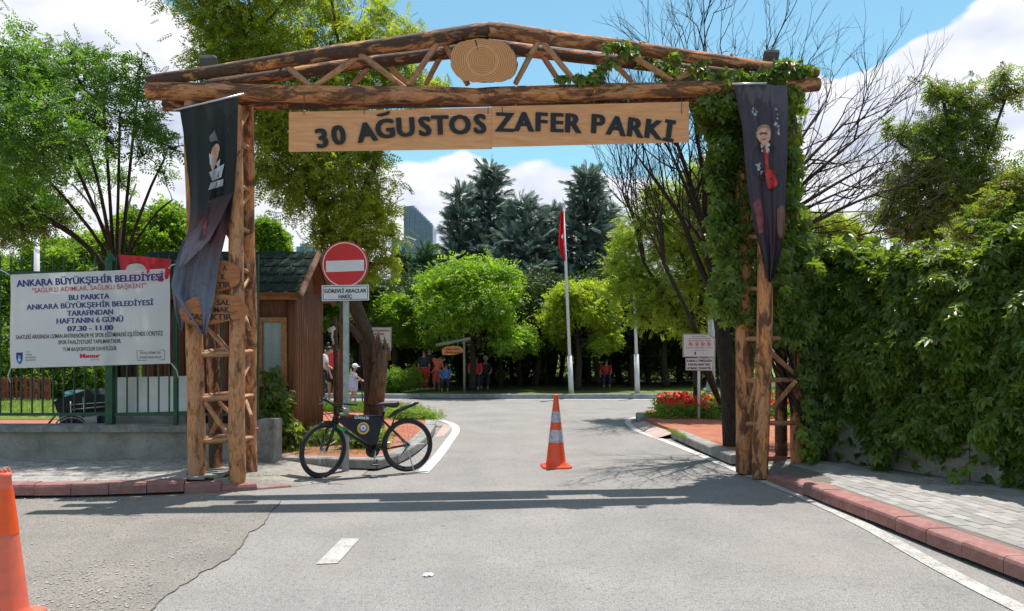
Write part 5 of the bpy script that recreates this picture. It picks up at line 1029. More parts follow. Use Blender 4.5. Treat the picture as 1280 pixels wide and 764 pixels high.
# ---------------------------------------------------------------- people
SK=plain('skin',(.42,.22,.14),.55,var=.1); HR=plain('dark_hair',(.035,.025,.022),.6); 
def person(label,base,s,bodyv,cloth_parts,extra=(),rz=0,skin=None,group=None):
    r=empty('person',base,label,'person',group)
    skinned('body',bodyv,skin or SK,r,2,True,base,s,rz)
    for nm,ch,mt in cloth_parts: skinned(nm,ch,mt,r,2,True,base,s,rz)
    Rz=Matrix.Rotation(rz,3,'Z')
    for nm,c,rad,mt in extra:
        m=MB(); bm_=bmesh.new(); bmesh.ops.create_icosphere(bm_,subdivisions=2,radius=1)
        for v in bm_.verts: v.co=Rz@Vector((c[0]*s+v.co.x*rad[0]*s,c[1]*s+v.co.y*rad[1]*s,c[2]*s+v.co.z*rad[2]*s))+Vector(base)
        me=bpy.data.meshes.new(nm); bm_.to_mesh(me); bm_.free(); me.materials.append(mt); me.polygons.foreach_set('use_smooth',[True]*len(me.polygons)); link(nm,me,r,world=True)
    return r
def human(P_):
    "P_: dict of joints -> verts and edges of a body, root at the pelvis; hands end in a palm, thumb and four fingers"
    V=[];E_=[];ix={}
    def a(n,p,r,par=None):
        ix[n]=len(V); V.append((*p,r))
        if par: E_.append((ix[par],ix[n]))
    L_=lambda p,q,u: tuple(p[i]+(q[i]-p[i])*u for i in range(3))
    a('pel',P_['pel'],.12); a('waist',L_(P_['pel'],P_['chest'],.45),.105,'pel'); a('chest',P_['chest'],.125,'waist'); a('neck',P_['neck'],.052,'chest'); a('jaw',L_(P_['neck'],P_['head'],.5),.062,'neck'); a('head',P_['head'],.088,'jaw'); a('crown',tuple(P_['head'][i]+(P_['head'][i]-P_['neck'][i])*.42 for i in range(3)),.07,'head')
    if 'face' in P_: f=P_['face']; hd=P_['head']; a('nose',(hd[0]+f[0]*.105,hd[1]+f[1]*.105,hd[2]-.01),.016,'head')
    for s_ in 'LR':
        a('sh'+s_,P_['sh'+s_],.055,'chest'); a('el'+s_,P_['el'+s_],.037,'sh'+s_); a('wr'+s_,P_['wr'+s_],.025,'el'+s_)
        w=Vector(P_['wr'+s_]); d=(w-Vector(P_['el'+s_])).normalized(); q=d.orthogonal().normalized(); a('pa'+s_,tuple(w+d*.06),.030,'wr'+s_)
        for k,o_ in enumerate((-.024,-.008,.008,.024)): a(f'f{k}{s_}',tuple(w+d*(.125+.01*(k in(1,2)))+q*o_),.009,'pa'+s_)
        a('th'+s_,tuple(w+d*.065+q*.055),.010,'pa'+s_)
        a('hip'+s_,P_['hip'+s_],.088,'pel'); a('kn'+s_,P_['kn'+s_],.055,'hip'+s_); a('an'+s_,P_['an'+s_],.036,'kn'+s_); a('toe'+s_,P_['toe'+s_],.030,'an'+s_)
    return (V,E_)
def shirt(P_,puff=1.18,sleeve=.6):
    L_=lambda p,q,u: tuple(p[i]+(q[i]-p[i])*u for i in range(3))
    V=[(*L_(P_['pel'],P_['chest'],.12),.135*puff),(*L_(P_['pel'],P_['chest'],.55),.122*puff),(*P_['chest'],.140*puff),(*L_(P_['chest'],P_['neck'],.45),.085*puff)]; E_=[(0,1),(1,2),(2,3)]
    for s_ in 'LR': i=len(V); V+= [(*P_['sh'+s_],.068*puff),(*L_(P_['sh'+s_],P_['el'+s_],sleeve),.055*puff)]; E_+=[(2,i),(i,i+1)]
    return (V,E_)
def pants(P_,ln=.92,puff=1.2):
    L_=lambda p,q,u: tuple(p[i]+(q[i]-p[i])*u for i in range(3)); V=[(*P_['pel'],.135*puff)]; E_=[]
    for s_ in 'LR':
        i=len(V)
        if ln>.5: V+=[(*P_['hip'+s_],.098*puff),(*P_['kn'+s_],.066*puff),(*L_(P_['kn'+s_],P_['an'+s_],ln),.050*puff)]; E_+=[(0,i),(i,i+1),(i+1,i+2)]
        else: V+=[(*P_['hip'+s_],.098*puff),(*L_(P_['hip'+s_],P_['kn'+s_],.85),.082*puff)]; E_+=[(0,i),(i,i+1)]
    return (V,E_)
std=dict(pel=(0,0,.92),chest=(0,0,1.27),neck=(0,0,1.44),head=(0,0,1.56),face=(0,-1),shL=(-.17,0,1.36),elL=(-.22,0,1.08),wrL=(-.22,-.05,.86),shR=(.17,0,1.36),elR=(.22,0,1.08),wrR=(.22,-.05,.86),hipL=(-.09,0,.86),knL=(-.1,-.01,.48),anL=(-.1,.02,.08),toeL=(-.1,-.14,.04),hipR=(.09,0,.86),knR=(.1,-.01,.48),anR=(.1,.02,.08),toeR=(.1,-.14,.04))
def pose(**k): d=dict(std); d.update(k); return d
WHT=plain('white_tshirt',(.72,.72,.74),.8); PAT=NT('black_patterned_fabric',.8,.2); PAT.col(PAT.ramp(PAT.noise(PAT.pos(),38,3,.6),[(.55,(.02,.02,.022)),(.65,(.32,.32,.32))])); PAT=PAT.m
pw=pose(pel=(-.02,0,.93),chest=(.06,0,1.27),neck=(.12,0,1.42),head=(.21,-.01,1.49),face=(.85,-.4),shL=(-.02,.14,1.36),elL=(.10,.10,1.12),wrL=(.20,.02,1.05),shR=(.10,-.14,1.35),elR=(.18,-.17,1.08),wrR=(.27,-.17,.84),
    hipL=(-.03,.09,.87),knL=(.0,.12,.47),anL=(-.10,.14,.08),toeL=(.04,.12,.04),hipR=(.0,-.09,.87),knR=(.06,-.1,.47),anR=(.02,-.12,.08),toeR=(.17,-.14,.04))
g_=G(403,505.5); person('woman with a hair bun in white top and black patterned trousers leaning forward',(g_.x,g_.y,0),.98,human(pw),[('white_top',shirt(pw,1.2,.7),WHT),('trousers',pants(pw,.9,1.15),PAT)],[('hair',(.175,.01,1.565),(.095,.1,.085),HR),('hair_bun',(.16,.01,1.70),(.05,.05,.05),HR),('shoe',(.06,.12,.04),(.12,.045,.04),WHT),('shoe',(.12,-.13,.04),(.12,.045,.04),WHT)])
RDT=plain('red_tshirt',(.80,.04,.07),.8); BKS=plain('black_shorts',(.02,.02,.022),.8)
pm_=pose(chest=(.03,0,1.30),neck=(.05,0,1.46),head=(.08,0,1.58),face=(.7,-.5),knR=(.10,-.12,.52),anR=(.02,.02,.16),toeR=(.12,-.06,.10),elR=(.24,-.06,1.10),wrR=(.27,-.12,.90))
g_=G(416,502); person('person in red T-shirt and black shorts standing behind the woman with the hair bun',(g_.x,g_.y,0),1.0,human(pm_),[('red_shirt',shirt(pm_,1.3,.7),RDT),('shorts',pants(pm_,.4,1.25),BKS)],[('hair',(.05,.02,1.62),(.10,.105,.10),HR),('shoe',(.14,-.06,.12),(.12,.045,.045),plain('purple_shoe',(.10,.06,.22),.7))])
pc=pose(pel=(0,0,.88),chest=(.02,0,1.22),neck=(.05,0,1.38),head=(.10,0,1.52),face=(.9,-.3),shL=(.0,.15,1.3),elL=(.2,.12,1.12),wrL=(.38,.08,1.02),shR=(.05,-.15,1.3),elR=(.18,-.16,1.06),wrR=(.38,-.10,1.0),knR=(.12,-.08,.48),anR=(.12,-.08,.08),toeR=(.26,-.08,.04),knL=(-.02,.08,.48),anL=(-.15,.08,.1),toeL=(-.02,.08,.05))
LAV=plain('lavender_shirt',(.55,.50,.66),.8); g_=G(441,506); ch=person('child in white cap and lavender outfit riding a scooter behind the sign pole',(g_.x,g_.y,0),.66,human(pc),[('lavender_shirt',shirt(pc,1.3,.7),LAV),('shorts',pants(pc,.4,1.3),LAV)],[('cap',(.09,0,1.62),(.13,.125,.10),WHT),('cap_peak',(.21,-.03,1.585),(.10,.09,.02),WHT)])
sct=empty('kick_scooter',(g_.x+.2,g_.y,0),'dark kick scooter held by the child in the white cap','scooter'); T_=lambda n,a,b,r,mt:pole_tube(n,Vector((g_.x,g_.y,0))+Vector(a),Vector((g_.x,g_.y,0))+Vector(b),r,mt,sct)
T_('steering_tube',(.27,-.02,.08),(.24,-.02,.68),.018,BLKM); T_('handlebar',(.24,-.14,.68),(.24,.12,.68),.014,BLKM); slab('deck',(g_.x+.08,g_.y-.02,.075),(.38,.10,.025),BLKM,sct); T_('wheel',(.29,-.035,.05),(.29,.0,.05),.05,BLKM); T_('wheel',(-.12,-.035,.05),(-.12,.0,.05),.05,BLKM)
# people in the shade of the grove
pd=pose(pel=(0,0,.80),chest=(.10,0,1.12),neck=(.18,0,1.26),head=(.28,-.02,1.33),face=(.9,-.3),elR=(.28,-.14,1.0),wrR=(.38,-.16,.80),elL=(.25,.1,.98),wrL=(.4,.02,.9))
DRS=plain('salmon_red_dress',(.62,.13,.09),.8); p0=P(546,0,25.0); person('person in a salmon red dress bending forward under the trees',(p0.x,25.0,.13),.78,human(pd),[('dress',shirt(pd,1.25,.3),DRS),('skirt',pants(pd,.55,1.4),DRS)],[('hair',(.27,0,1.39),(.1,.1,.1),HR)])
p0=P(530,0,24.9); DK=plain('dark_clothes',(.025,.03,.045),.8); person('person in dark clothes with a red skirt standing under the trees beside the bending one',(p0.x,24.9,.13),.80,human(std),[('dark_top',shirt(std,1.35,.9),DK),('red_skirt',pants(std,.8,1.7),plain('deep_red',(.40,.02,.02),.8))],[('hair',(0,.01,1.60),(.1,.1,.1),HR)])
p0=P(537,0,25.4); person('person in black clothes standing in the deep shade between the two others',(p0.x,25.4,.13),.86,human(std),[('dark_top',shirt(std,1.5,.9),DK),('trousers',pants(std,.9,1.4),DK)],[('hair',(0,.01,1.60),(.1,.1,.1),HR)])
psit=pose(pel=(0,0,.42),chest=(.0,0,.74),neck=(.02,0,.90),head=(.03,0,1.02),face=(0,-1),shL=(-.17,0,.84),elL=(-.22,-.06,.62),wrL=(-.1,-.22,.5),shR=(.17,0,.84),elR=(.22,-.06,.62),wrR=(.12,-.22,.5),hipL=(-.09,0,.40),knL=(-.12,-.36,.46),anL=(-.11,-.36,.08),toeL=(-.11,-.48,.04),hipR=(.09,0,.40),knR=(.12,-.36,.46),anR=(.11,-.36,.08),toeR=(.11,-.48,.04))
BLU=plain('blue_top',(.06,.20,.55),.8)
p0=P(557,0,24.9); person('child in a bright blue top sitting low under the trees',(p0.x,24.9,.13),.80,human(psit),[('blue_top',shirt(psit,1.3,.7),BLU),('trousers',pants(psit,.9,1.2),DK)],[('hair',(.03,.02,1.07),(.1,.1,.09),HR)])
p0=P(594,0,25.6); person('person in a red top sitting under the trees right of the oval sign',(p0.x,25.6,.13),1.0,human(psit),[('red_top',shirt(psit,1.3,.8),RDT),('trousers',pants(psit,.9,1.2),DK)],[('hair',(.03,.02,1.07),(.1,.1,.09),HR)])
p0=P(606,0,26.0); person('person in dark clothes sitting in the shade right of the one in red',(p0.x,26.0,.13),1.0,human(psit),[('dark_top',shirt(psit,1.2,.8),DK),('trousers',pants(psit,.9,1.2),DK)],[('hair',(.03,.02,1.07),(.1,.1,.09),plain('grey_hair',(.35,.34,.33)))])
p0=P(757,0,27.0); person('small figure in red sitting far back between the two flagpoles',(p0.x,27.0,.13),.9,human(psit),[('red_top',shirt(psit,1.2,.8),plain('deep_red_top',(.5,.02,.03))),('trousers',pants(psit,.9,1.2),DK)],[('hair',(.03,.02,1.07),(.1,.1,.09),HR)])
# ================================================================ TREES AND PLANTS
def barkmat(name,c,c2):
    t=NT(name,.92,.15); uv=t.co('UV',(14,3,1)); g=t.noise(uv,2.2,6,.7,.6); t.col(t.ramp(g,[(.3,c),(.7,c2)])); t.bump(g,1,.03); return t.m
BK1=barkmat('brown_bark',(.035,.026,.02),(.16,.115,.085)); BK2=barkmat('dark_bark',(.022,.018,.016),(.085,.068,.055)); BKG=barkmat('grey_bark',(.05,.045,.04),(.17,.15,.13))
LFL=leafmat('locust_leaves',[(.045,.105,.018),(.07,.155,.025),(.12,.22,.035)],.48)
LFY=leafmat('yellow_green_leaves',[(.16,.23,.025),(.25,.31,.03),(.38,.38,.045),(.11,.18,.025)],.5)
LFD=leafmat('fresh_green_leaves',[(.07,.15,.022),(.12,.22,.03),(.20,.29,.04)],.5)
LFB=leafmat('ball_crown_leaves',[(.09,.19,.022),(.15,.28,.03),(.24,.34,.04)],.5)
LFB2=leafmat('yellow_ball_crown_leaves',[(.13,.20,.022),(.20,.28,.03),(.30,.36,.04)],.5)
LFO=leafmat('mottled_leaves',[(.08,.15,.025),(.13,.22,.04),(.26,.15,.06),(.15,.23,.045),(.09,.17,.035)],.48)
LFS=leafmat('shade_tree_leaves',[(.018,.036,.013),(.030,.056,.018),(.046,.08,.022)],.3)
LFC=leafmat('blue_green_needles',[(.085,.135,.115),(.13,.19,.165),(.20,.26,.225)],.15,.7,.2,(1.1,1.2,1.0))
LFP=leafmat('cypress_needles',[(.04,.09,.03),(.07,.14,.04)],.2)
CRP=leafmat('creeper_leaves',[(.055,.11,.02),(.10,.17,.025),(.21,.27,.04),(.10,.17,.028),(.05,.10,.02),(.09,.15,.022),(.13,.16,.03)],.46,.36,.5)
def blob(px,py,Y,r,ry=None,rz=None):
    s=Y/F; return (P(px,py,Y),r*s,(ry or r)*s,(rz or r)*s)
def tree(label,base,stems,bl,leaf,bark,r0=.14,sub=200,per=9,size=.2,tm=TP,spread=.28,twigs=6,group=None,shell=(.5,1.0),up=.55,tilt=.6,name='tree',connect=True,extra=None,nlimb=7,var=.35):
    root=empty(name,tuple(base),label,'tree',group); m=MB(); tips=[]
    for st,ra,rb in stems:
        sp=spl([tuple(q) for q in st],4); n=len(sp); m.tube(sp,[ra+(rb-ra)*(i/(n-1))**.8 for i in range(n)],9,wob=.14,seed=random.random()*9); tips.append((sp,ra,rb))
    allp=[(q,tp[1]+(tp[2]-tp[1])*i/len(tp[0])) for tp in tips for i,q in enumerate(tp[0]) if i>len(tp[0])*.4]
    o=m.build('trunk',bark,root,True,world=True)
    mb=MB()
    for c,rx,ry,rz in bl:
        if connect:
            q,rr=min(allp,key=lambda z:(z[0]-c).length+max(0,z[0].z-c.z)*1.2); r1=min(rr*.6,.07); limb(mb,q,c,r1,r1*.35,5,.09,6)
        for k in range(twigs):
            d=Vector((random.gauss(0,1),random.gauss(0,1),random.gauss(.25,.8))).normalized(); e_=c+Vector((d.x*rx,d.y*ry,d.z*rz))*random.uniform(.7,.98); limb(mb,c,e_,.016,.005,3,.14,4)
    if extra: extra(mb)
    if mb.v: mb.build('branches',bark,root,True,world=True)
    C,Nn=blobs(bl,sub,per,spread,shell,up=up)
    leaves('crown',C,Nn,size,tm,leaf,root,tilt=tilt,var=var)
    return root
V=Vector
# ---- multi-stemmed locust tree, left, behind the fence
LB=V((-6.6,13.2,PZ)); st=[]
for px,py,Y,r in ((30,200,12.2,.055),(62,150,12.6,.06),(112,190,12.0,.06),(128,120,13.2,.055),(150,140,12.6,.05),(172,120,13.6,.055),(205,200,13.0,.05),(215,250,12.5,.04),(0,250,13.0,.06),(90,230,14.5,.05),(-40,220,12,.06),(170,230,14.4,.045)):
    b=LB+V((random.uniform(-.15,.15),random.uniform(-.15,.15),0)); q=P(150+(px-150)*.12+random.uniform(-8,8),330,13.1); Y=Y-1.6 if py<210 else Y; t_=P(px,py,Y); st.append(([b,b.lerp(q,.5)+V((random.uniform(-.05,.05),0,0)),q,q.lerp(t_,.55)+V((0,0,.18)),t_],r*.95,r*.30))
bl=[blob(b[0],b[1],b[2]-(1.7 if b[1]<205 else .3),b[3]) for b in [(-20,60,11.6,40),(20,110,12.3,50),(-30,150,11.8,60),(60,90,12.8,36),(100,105,12.4,40),(140,100,13.2,26),(60,140,11.6,42),(15,170,11.4,45),(110,150,12.8,32),(90,75,12.6,22),(40,80,12.2,22),(125,75,13.4,14),
    (175,85,13.5,18),(172,120,13.4,26),(165,155,13.0,22),(185,150,13.2,20),(200,170,12.8,20),(215,185,12.5,15),(35,200,12.4,40),(75,185,13.6,35),(0,220,12.6,40),(40,240,13.0,32),(-40,230,12,50),(110,215,13.5,25),(150,225,13.4,14),(70,260,13.8,26),(20,275,12.8,25),(205,215,12.6,12),(95,170,11.4,24),(140,180,12.9,12),(178,195,13.1,12)]]
tree('tall many-stemmed feathery green tree behind the fence and white banner at the left',LB,st,bl,LFL,BK2,sub=860,per=6,size=.18,spread=.46,twigs=5,shell=(.15,1.1),nlimb=0)
# overhanging side branches with brownish leaves far left
tree('spreading tree with yellowish and brown-tinged leaves at the far left edge',V((-10.5,14.5,PZ)),[([V((-10.5,14.5,PZ)),V((-10.3,14.2,2)),P(-60,290,13.5),P(10,285,13)],.14,.04),([V((-10.3,14.2,2)),P(-40,230,13.8),P(20,215,13.4)],.08,.03)],
     [blob(*b) for b in [(-30,270,13.4,34),(5,262,13,24),(30,285,13.1,16),(45,262,13.3,16),(20,235,13.6,24),(55,285,13.3,12),(78,270,13.4,14),(-50,220,13.6,50),(12,300,13.2,12)]],LFO,BK2,sub=420,per=6,size=.17,spread=.34,twigs=4,shell=(.2,1.05))
# ---- the tree behind the road sign, with its broken stub
TB=P(466,533,13.5); TB.z=PZ
def stub(mb): pass
root=tree('large yellow-green tree with a broken stub on its trunk behind the road sign',TB,
     [([TB-V((0,0,.1)),P(467,500,13.5),P(464,450,13.5),P(457,415,13.5),P(441,372,13.4),P(436,320,13.3),P(444,262,13.3),P(430,190,13.2),P(405,110,13.0)],.20,.06),
      ([P(441,372,13.4),P(424,320,13.3),P(400,260,13.1),P(372,180,12.8),P(330,90,12.5)],.12,.04),([P(444,262,13.3),P(470,200,13.6),P(478,110,13.8),P(500,50,14)],.09,.03),([P(452,425,13.45),P(440,410,13.3),P(428,400,13.2)],.09,.04)],
     [blob(*b) for b in [(270,20,12.3,42),(300,70,12.3,48),(262,90,12.2,32),(335,35,12.8,45),(340,115,12.6,48),(290,130,12.4,32),(385,70,13,38),(400,130,13.2,42),(440,50,13.5,30),(440,110,13.4,40),(485,70,13.8,40),(515,45,14,22),(500,110,13.8,36),(540,112,14.2,20),(475,20,14,20),(350,180,12.7,42),(395,205,12.9,46),(372,240,12.9,34),(435,185,13.4,38),(418,255,13.1,36),(440,285,13.1,34),(466,240,13.6,28),(462,195,13.7,26),(478,268,13.6,24),(492,292,13.8,16),(420,310,13,22),(470,310,13.6,24),(330,215,12.6,26),(455,335,13.5,20),(395,290,12.8,18),(340,150,12.4,30),(410,20,13.2,26),(230,-50,11.6,60),(350,-60,11.6,80),(420,-70,12,60),(290,-100,12.4,60),(488,330,13.8,14),(345,70,12,30)]],
     LFY,BK1,sub=2300,per=7,size=.19,spread=.28,twigs=4,shell=(.3,1.0),tilt=.7)
STW=barkmat('torn_wood',(.06,.04,.028),(.30,.20,.13)); m=MB()
m.tube([P(470,505,13.35),P(474,465,13.3),P(479,437,13.28)],[.15,.13,.11],11,wob=.35,seed=3)
for x,y0,y1,r in ((468,445,424,.045),(472,442,418,.05),(477,440,428,.05),(482,440,421,.05),(486,442,428,.045),(475,440,414,.03)): m.tube([P(x,y0+8,13.25+random.uniform(-.05,.08)),P(x-.5,(y0+y1)/2,13.26),P(x-random.uniform(-1,2),y1,13.28)],[r,r*.8,.006],5)
m.build('broken_stub',STW,root,True,world=True)
# twig sprays above the left end of the truss
def bare(m,p,d,L_,r,depth,up=.15,sp=.5,tw=.1):
    seg=4; pts=[p]; q=p; dd=d.copy()
    for i in range(seg):
        dd=(dd+V((random.gauss(0,tw),random.gauss(0,tw),random.gauss(up*.3,tw)))).normalized(); q=q+dd*L_/seg; pts.append(q)
    m.tube(pts,[r*(1-.45*i/seg) for i in range(seg+1)],5 if r>.02 else 3,cap=False)
    if depth<=0: return
    k=random.choice((2,3,3)) if depth>1 else random.choice((2,3))
    for i in range(k):
        b=pts[random.choice((2,3,4)) if i else 4]; ax=dd.orthogonal(); ax.rotate(Matrix.Rotation(random.uniform(0,6.28),3,dd)); nd=(dd+ax*random.uniform(.25,.75)*sp*1.6+V((0,0,up))).normalized(); bare(m,b,nd,L_*random.uniform(.6,.85),r*.58,depth-1,up,sp,tw)
# ---- bare tree behind the right tower
BRK=barkmat('dead_tree_bark',(.022,.017,.014),(.085,.062,.05)); BT_=P(915,560,11.2); BT_.z=PZ
bt=empty('tree',tuple(BT_),'bare leafless tree with a fan of thin dark branches behind the right tower','tree'); m=MB()
fork=P(898,385,11.3); m.tube(spl([tuple(BT_-V((0,0,.1))),tuple(P(912,500,11.2)),tuple(P(905,430,11.25)),tuple(fork)],4),[.145-.004*i for i in range(13)],10,wob=.15,seed=4); m.build('trunk',BRK,bt,True,world=True)
m=MB()
targets=[(838,190,11.0),(825,120,11.6),(862,110,11.3),(800,200,10.8),(880,60,12.0),(905,90,12.2),(940,110,12.6),(1000,110,12.4),(980,160,12.2),(1060,150,12.6),(1080,210,12.4),(1050,240,12.0),(1095,290,12.6),(1020,200,11.8),(860,230,10.6),(845,260,11.8),(1030,130,13),(955,80,13),(1075,170,12.0),(1100,240,12.3),(1040,290,11.8)]
for px,py,Y in targets:
    t_=P(px,py,Y); f0=fork+V((random.uniform(-.06,.06),random.uniform(-.05,.05),random.uniform(-.05,.5))); mid=f0.lerp(t_,.45)+V((0,0,.28)) ; sp_=spl([tuple(f0),tuple(f0.lerp(mid,.5)+V((random.uniform(-.08,.08),0,.08))),tuple(mid),tuple(f0.lerp(t_,.75)+V((0,0,.15))),tuple(t_)],4)
    n=len(sp_); m.tube(sp_,[.046*(1-i/n)**.7+.006 for i in range(n)],6,cap=False)
    for i in range(5,n,2):
        d=(sp_[i]-sp_[i-1]).normalized(); ax=d.orthogonal(); ax.rotate(Matrix.Rotation(random.uniform(0,6.28),3,d)); bare(m,sp_[i],(d+ax*.6).normalized(),random.uniform(.45,.9),.016,3,.12,.5,.09)
    bare(m,t_,(t_-sp_[-3]).normalized(),.7,.014,3,.12,.5,.1)
m.build('branches',BRK,bt,True,world=True)
# more bare crowns peeping over the beam
for px,py,Y,lab in ((785,205,15.5,'slender bare sapling with curling twigs seen below the right name board'),(760,120,16.5,'bare twiggy treetop showing just above the right slope of the truss')):
    b=P(905,520,Y); b.z=PZ; r=empty('tree',tuple(b),lab,'tree'); m=MB(); t_=P(px+45,330,Y); m.tube([b,b.lerp(t_,.5)+V((.1,0,.1)),t_],[.05,.045,.035],6); m.build('trunk',BRK,r,True,world=True); m=MB()
    for k in range(4): bare(m,t_,(P(px+random.uniform(-20,45),py,Y)-t_).normalized(),(P(px,py,Y)-t_).length*.42,.03,4,.05,.35,.08)
    m.build('branches',BRK,r,True,world=True)
r=empty('tree',tuple(P(420,500,17)),'thin grey bare treetop rising behind the yellow-green tree','tree'); m=MB(); b=P(430,500,17); b.z=PZ; m.tube([b,P(430,120,17)],[.12,.04],6); m.build('trunk',BKG,r,True,world=True); m=MB()
for k in range(7): bare(m,P(430+random.uniform(-15,15),90,17),V((random.uniform(-.7,.9),0,1)).normalized(),.9,.02,4,.1,.5,.1)
m.build('branches',BKG,r,True,world=True)
# ---- tree right of the road, feathery yellow-green, leaning left
RB=P(872,505,16.5); RB.z=PZ; 
tree('feathery yellow-green tree leaning over the road right of the flagpoles',RB,[([RB,P(868,440,16.5),P(856,395,16.6),P(830,360,16.8),P(790,340,17)],.09,.03),([P(868,440,16.5),P(862,360,16.2),P(845,300,16.2),P(815,270,16.5)],.06,.02),([P(868,440,16.5),P(880,350,16),P(890,290,16)],.08,.03)],
     [blob(*b) for b in [(815,270,16.5,32),(785,300,17,22),(850,250,16.2,28),(830,310,16.8,34),(790,340,17,26),(770,365,17.2,16),(815,370,16.8,28),(860,300,16.2,34),(865,350,16.3,32),(840,390,16.6,26),(800,395,16.9,16),(880,270,16,30),(885,330,16,30),(895,385,16,22),(765,330,17.1,10),(875,220,16,24),(820,240,16.4,16),(910,240,16,30),(860,410,16.4,18)]],
     leafmat('feathery_leaves',[(.12,.20,.03),(.20,.28,.04),(.30,.36,.06)],.5),BK2,sub=1200,per=6,size=.18,spread=.32,twigs=6,shell=(.2,1.0),up=.65)
# ---- trees at the right, behind the hedge
def rtree(label,b,st_,bl_,leaf,**k): b=P(*b); b.z=PZ; return tree(label,b,[([b]+[P(*q) for q in s_],ra,rb) for s_,ra,rb in st_],[blob(*q) for q in bl_],leaf,BK2,**k)
rtree('airy locust tree with brown seed pods and drooping sprays above the hedge',(1195,520,14.5),[([(1195,400,14.5),(1200,300,14.5),(1195,200,14.4),(1180,130,14.3)],.13,.03),([(1198,300,14.5),(1230,200,14.3),(1262,110,14)],.06,.02),([(1197,280,14.5),(1150,200,14.3),(1125,180,14.2)],.05,.02)],
     [(1170,115,14.3,16),(1200,125,14.3,20),(1255,95,14,12),(1270,115,14,14),(1240,120,14.1,12),(1195,160,14.4,26),(1165,170,14.3,24),(1130,170,14.2,14),(1110,160,14.2,8),(1235,170,14.3,18),(1180,205,14.4,30),(1215,215,14.4,28),(1145,215,14.2,24),(1120,240,14.2,22),(1165,250,14.2,30),(1205,260,14.3,32),(1130,285,14.2,24),(1245,235,14.3,22),(1100,270,14.4,14),(1160,290,14,25),(1225,148,14.3,12)],LFO,sub=900,per=6,size=.19,spread=.34,twigs=5,shell=(.2,1.05))
rtree('dense green and rust tinged tree at the right edge above the hedge',(1275,520,12.5),[([(1275,380,12.5),(1270,300,12.5),(1265,250,12.5)],.12,.04)],
     [(1250,260,12.5,26),(1275,235,12.5,28),(1300,250,12.5,36),(1240,290,12.3,24),(1215,285,12.6,18),(1275,285,12.3,30),(1310,300,12,40),(1235,310,12.2,20)],leafmat('rust_green_leaves',[(.06,.15,.025),(.10,.22,.035),(.12,.24,.04),(.22,.12,.045)],.45),sub=620,per=6,size=.19,spread=.32,twigs=4,shell=(.25,1.0))
rtree('bright yellow-green bush top between the bare branches and the hedge',(1045,520,19),[([(1045,400,19),(1045,330,19)],.12,.05)],[(1040,285,19,22),(1020,300,19,16),(1060,290,19,16),(1075,310,19,18),(1035,310,18.8,20),(1010,275,19,12),(1090,330,18.8,16),(1060,325,18.8,18)],LFY,sub=420,per=6,size=.2,spread=.3,shell=(.3,1))
# ---- round-crowned trees beyond the road
def ball(label,px,Y,cy,rw,rh,leafm,sd,trunkpx=None):
    random.seed(sd); b=P(px,0,Y); b.z=.13; s=Y/F; bl_=[]
    for i in range(27):
        a=random.uniform(0,6.28); e_=random.uniform(-.25,1); q=P(px,cy,Y)+V((math.cos(a)*rw*s*.62*math.sqrt(max(0,1-e_*e_*.8)),math.sin(a)*rw*s*.6,e_*rh*s*.72)); r=rw*s*random.uniform(.24,.36); bl_.append((q,r,r,r*.75))
    for i in range(9): a=random.uniform(0,6.28); q=P(px,cy+rh*.35,Y)+V((math.cos(a)*rw*s*.75,math.sin(a)*rw*s*.6,random.uniform(-.3,.1))); r=rw*s*.24; bl_.append((q,r,r,r*.6))
    top=P(px,cy+rh*.4,Y); return tree(label,b,[([b,b.lerp(top,.5)+V((.05,0,0)),top],.13,.08)],bl_,leafm,BK2,sub=1700,per=8,size=.215,tm=TP3,spread=.3,twigs=3,shell=(.45,1.0),up=.6)
ball('largest round-crowned bright green tree behind the far kerb left of the red flag',590,25.2,395,80,72,LFB,3); ball('round-crowned bright yellow-green tree just right of the red flag pole',722,25.6,400,52,50,LFB2,5)
# darker, shaded neighbours in the grove: each its own trunk and crown
random.seed(21)
def grove_tree(pxs,Y,h,r,leafm,label,group,k=9,sz=.3,seed=1):
    b=P(pxs,0,Y); b.z=.13; top=b+V((random.uniform(-.2,.2),0,h*.5)); bl_=[]
    for i in range(k): a=random.uniform(0,6.28); q=b+V((math.cos(a)*r*.6,math.sin(a)*r*.6,h*random.uniform(.5,.9))); rr=r*random.uniform(.4,.6); bl_.append((q,rr,rr,rr*.8))
    return tree(label,b,[([b,b.lerp(top,.5)+V((random.uniform(-.15,.15),0,0)),top],random.uniform(.10,.17),.08)],bl_,leafm,BK2,sub=260,per=7,size=sz,tm=TCL,spread=.35,twigs=1,shell=(.3,1),group=group)
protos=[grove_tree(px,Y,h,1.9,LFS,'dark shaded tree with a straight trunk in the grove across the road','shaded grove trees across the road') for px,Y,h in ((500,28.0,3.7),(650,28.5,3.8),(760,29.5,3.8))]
def copytree(src,dx,dy,rz,s_=1.0,label=None,sz=None):
    c=src.copy(); COL.objects.link(c); M=src.location.copy(); c.location=M+V((dx,dy,0)); c.rotation_euler=(0,0,rz); c.scale=(s_,s_,sz or s_)
    if label: c['label']=label
    for ch in src.children:
        d=ch.copy(); COL.objects.link(d); d.parent=c; d.matrix_parent_inverse=ch.matrix_parent_inverse.copy()
    return c
bpy.context.view_layer.update()
gx=[(470,28.5),(488,30),(520,29.2),(536,28),(556,29.5),(575,31),(612,29.6),(626,28),(640,30.5),(668,28.2),(682,29.8),(700,31),(716,28.8),(735,30.5),(748,28.2),(775,30.5),(790,28.0),(812,29.5),(832,27.5),(850,30),(875,28),(905,29),(930,27),(440,28),(415,29.5),(385,28),(600,33),(690,34),(790,34.5),(870,34),(520,34),(450,34)]
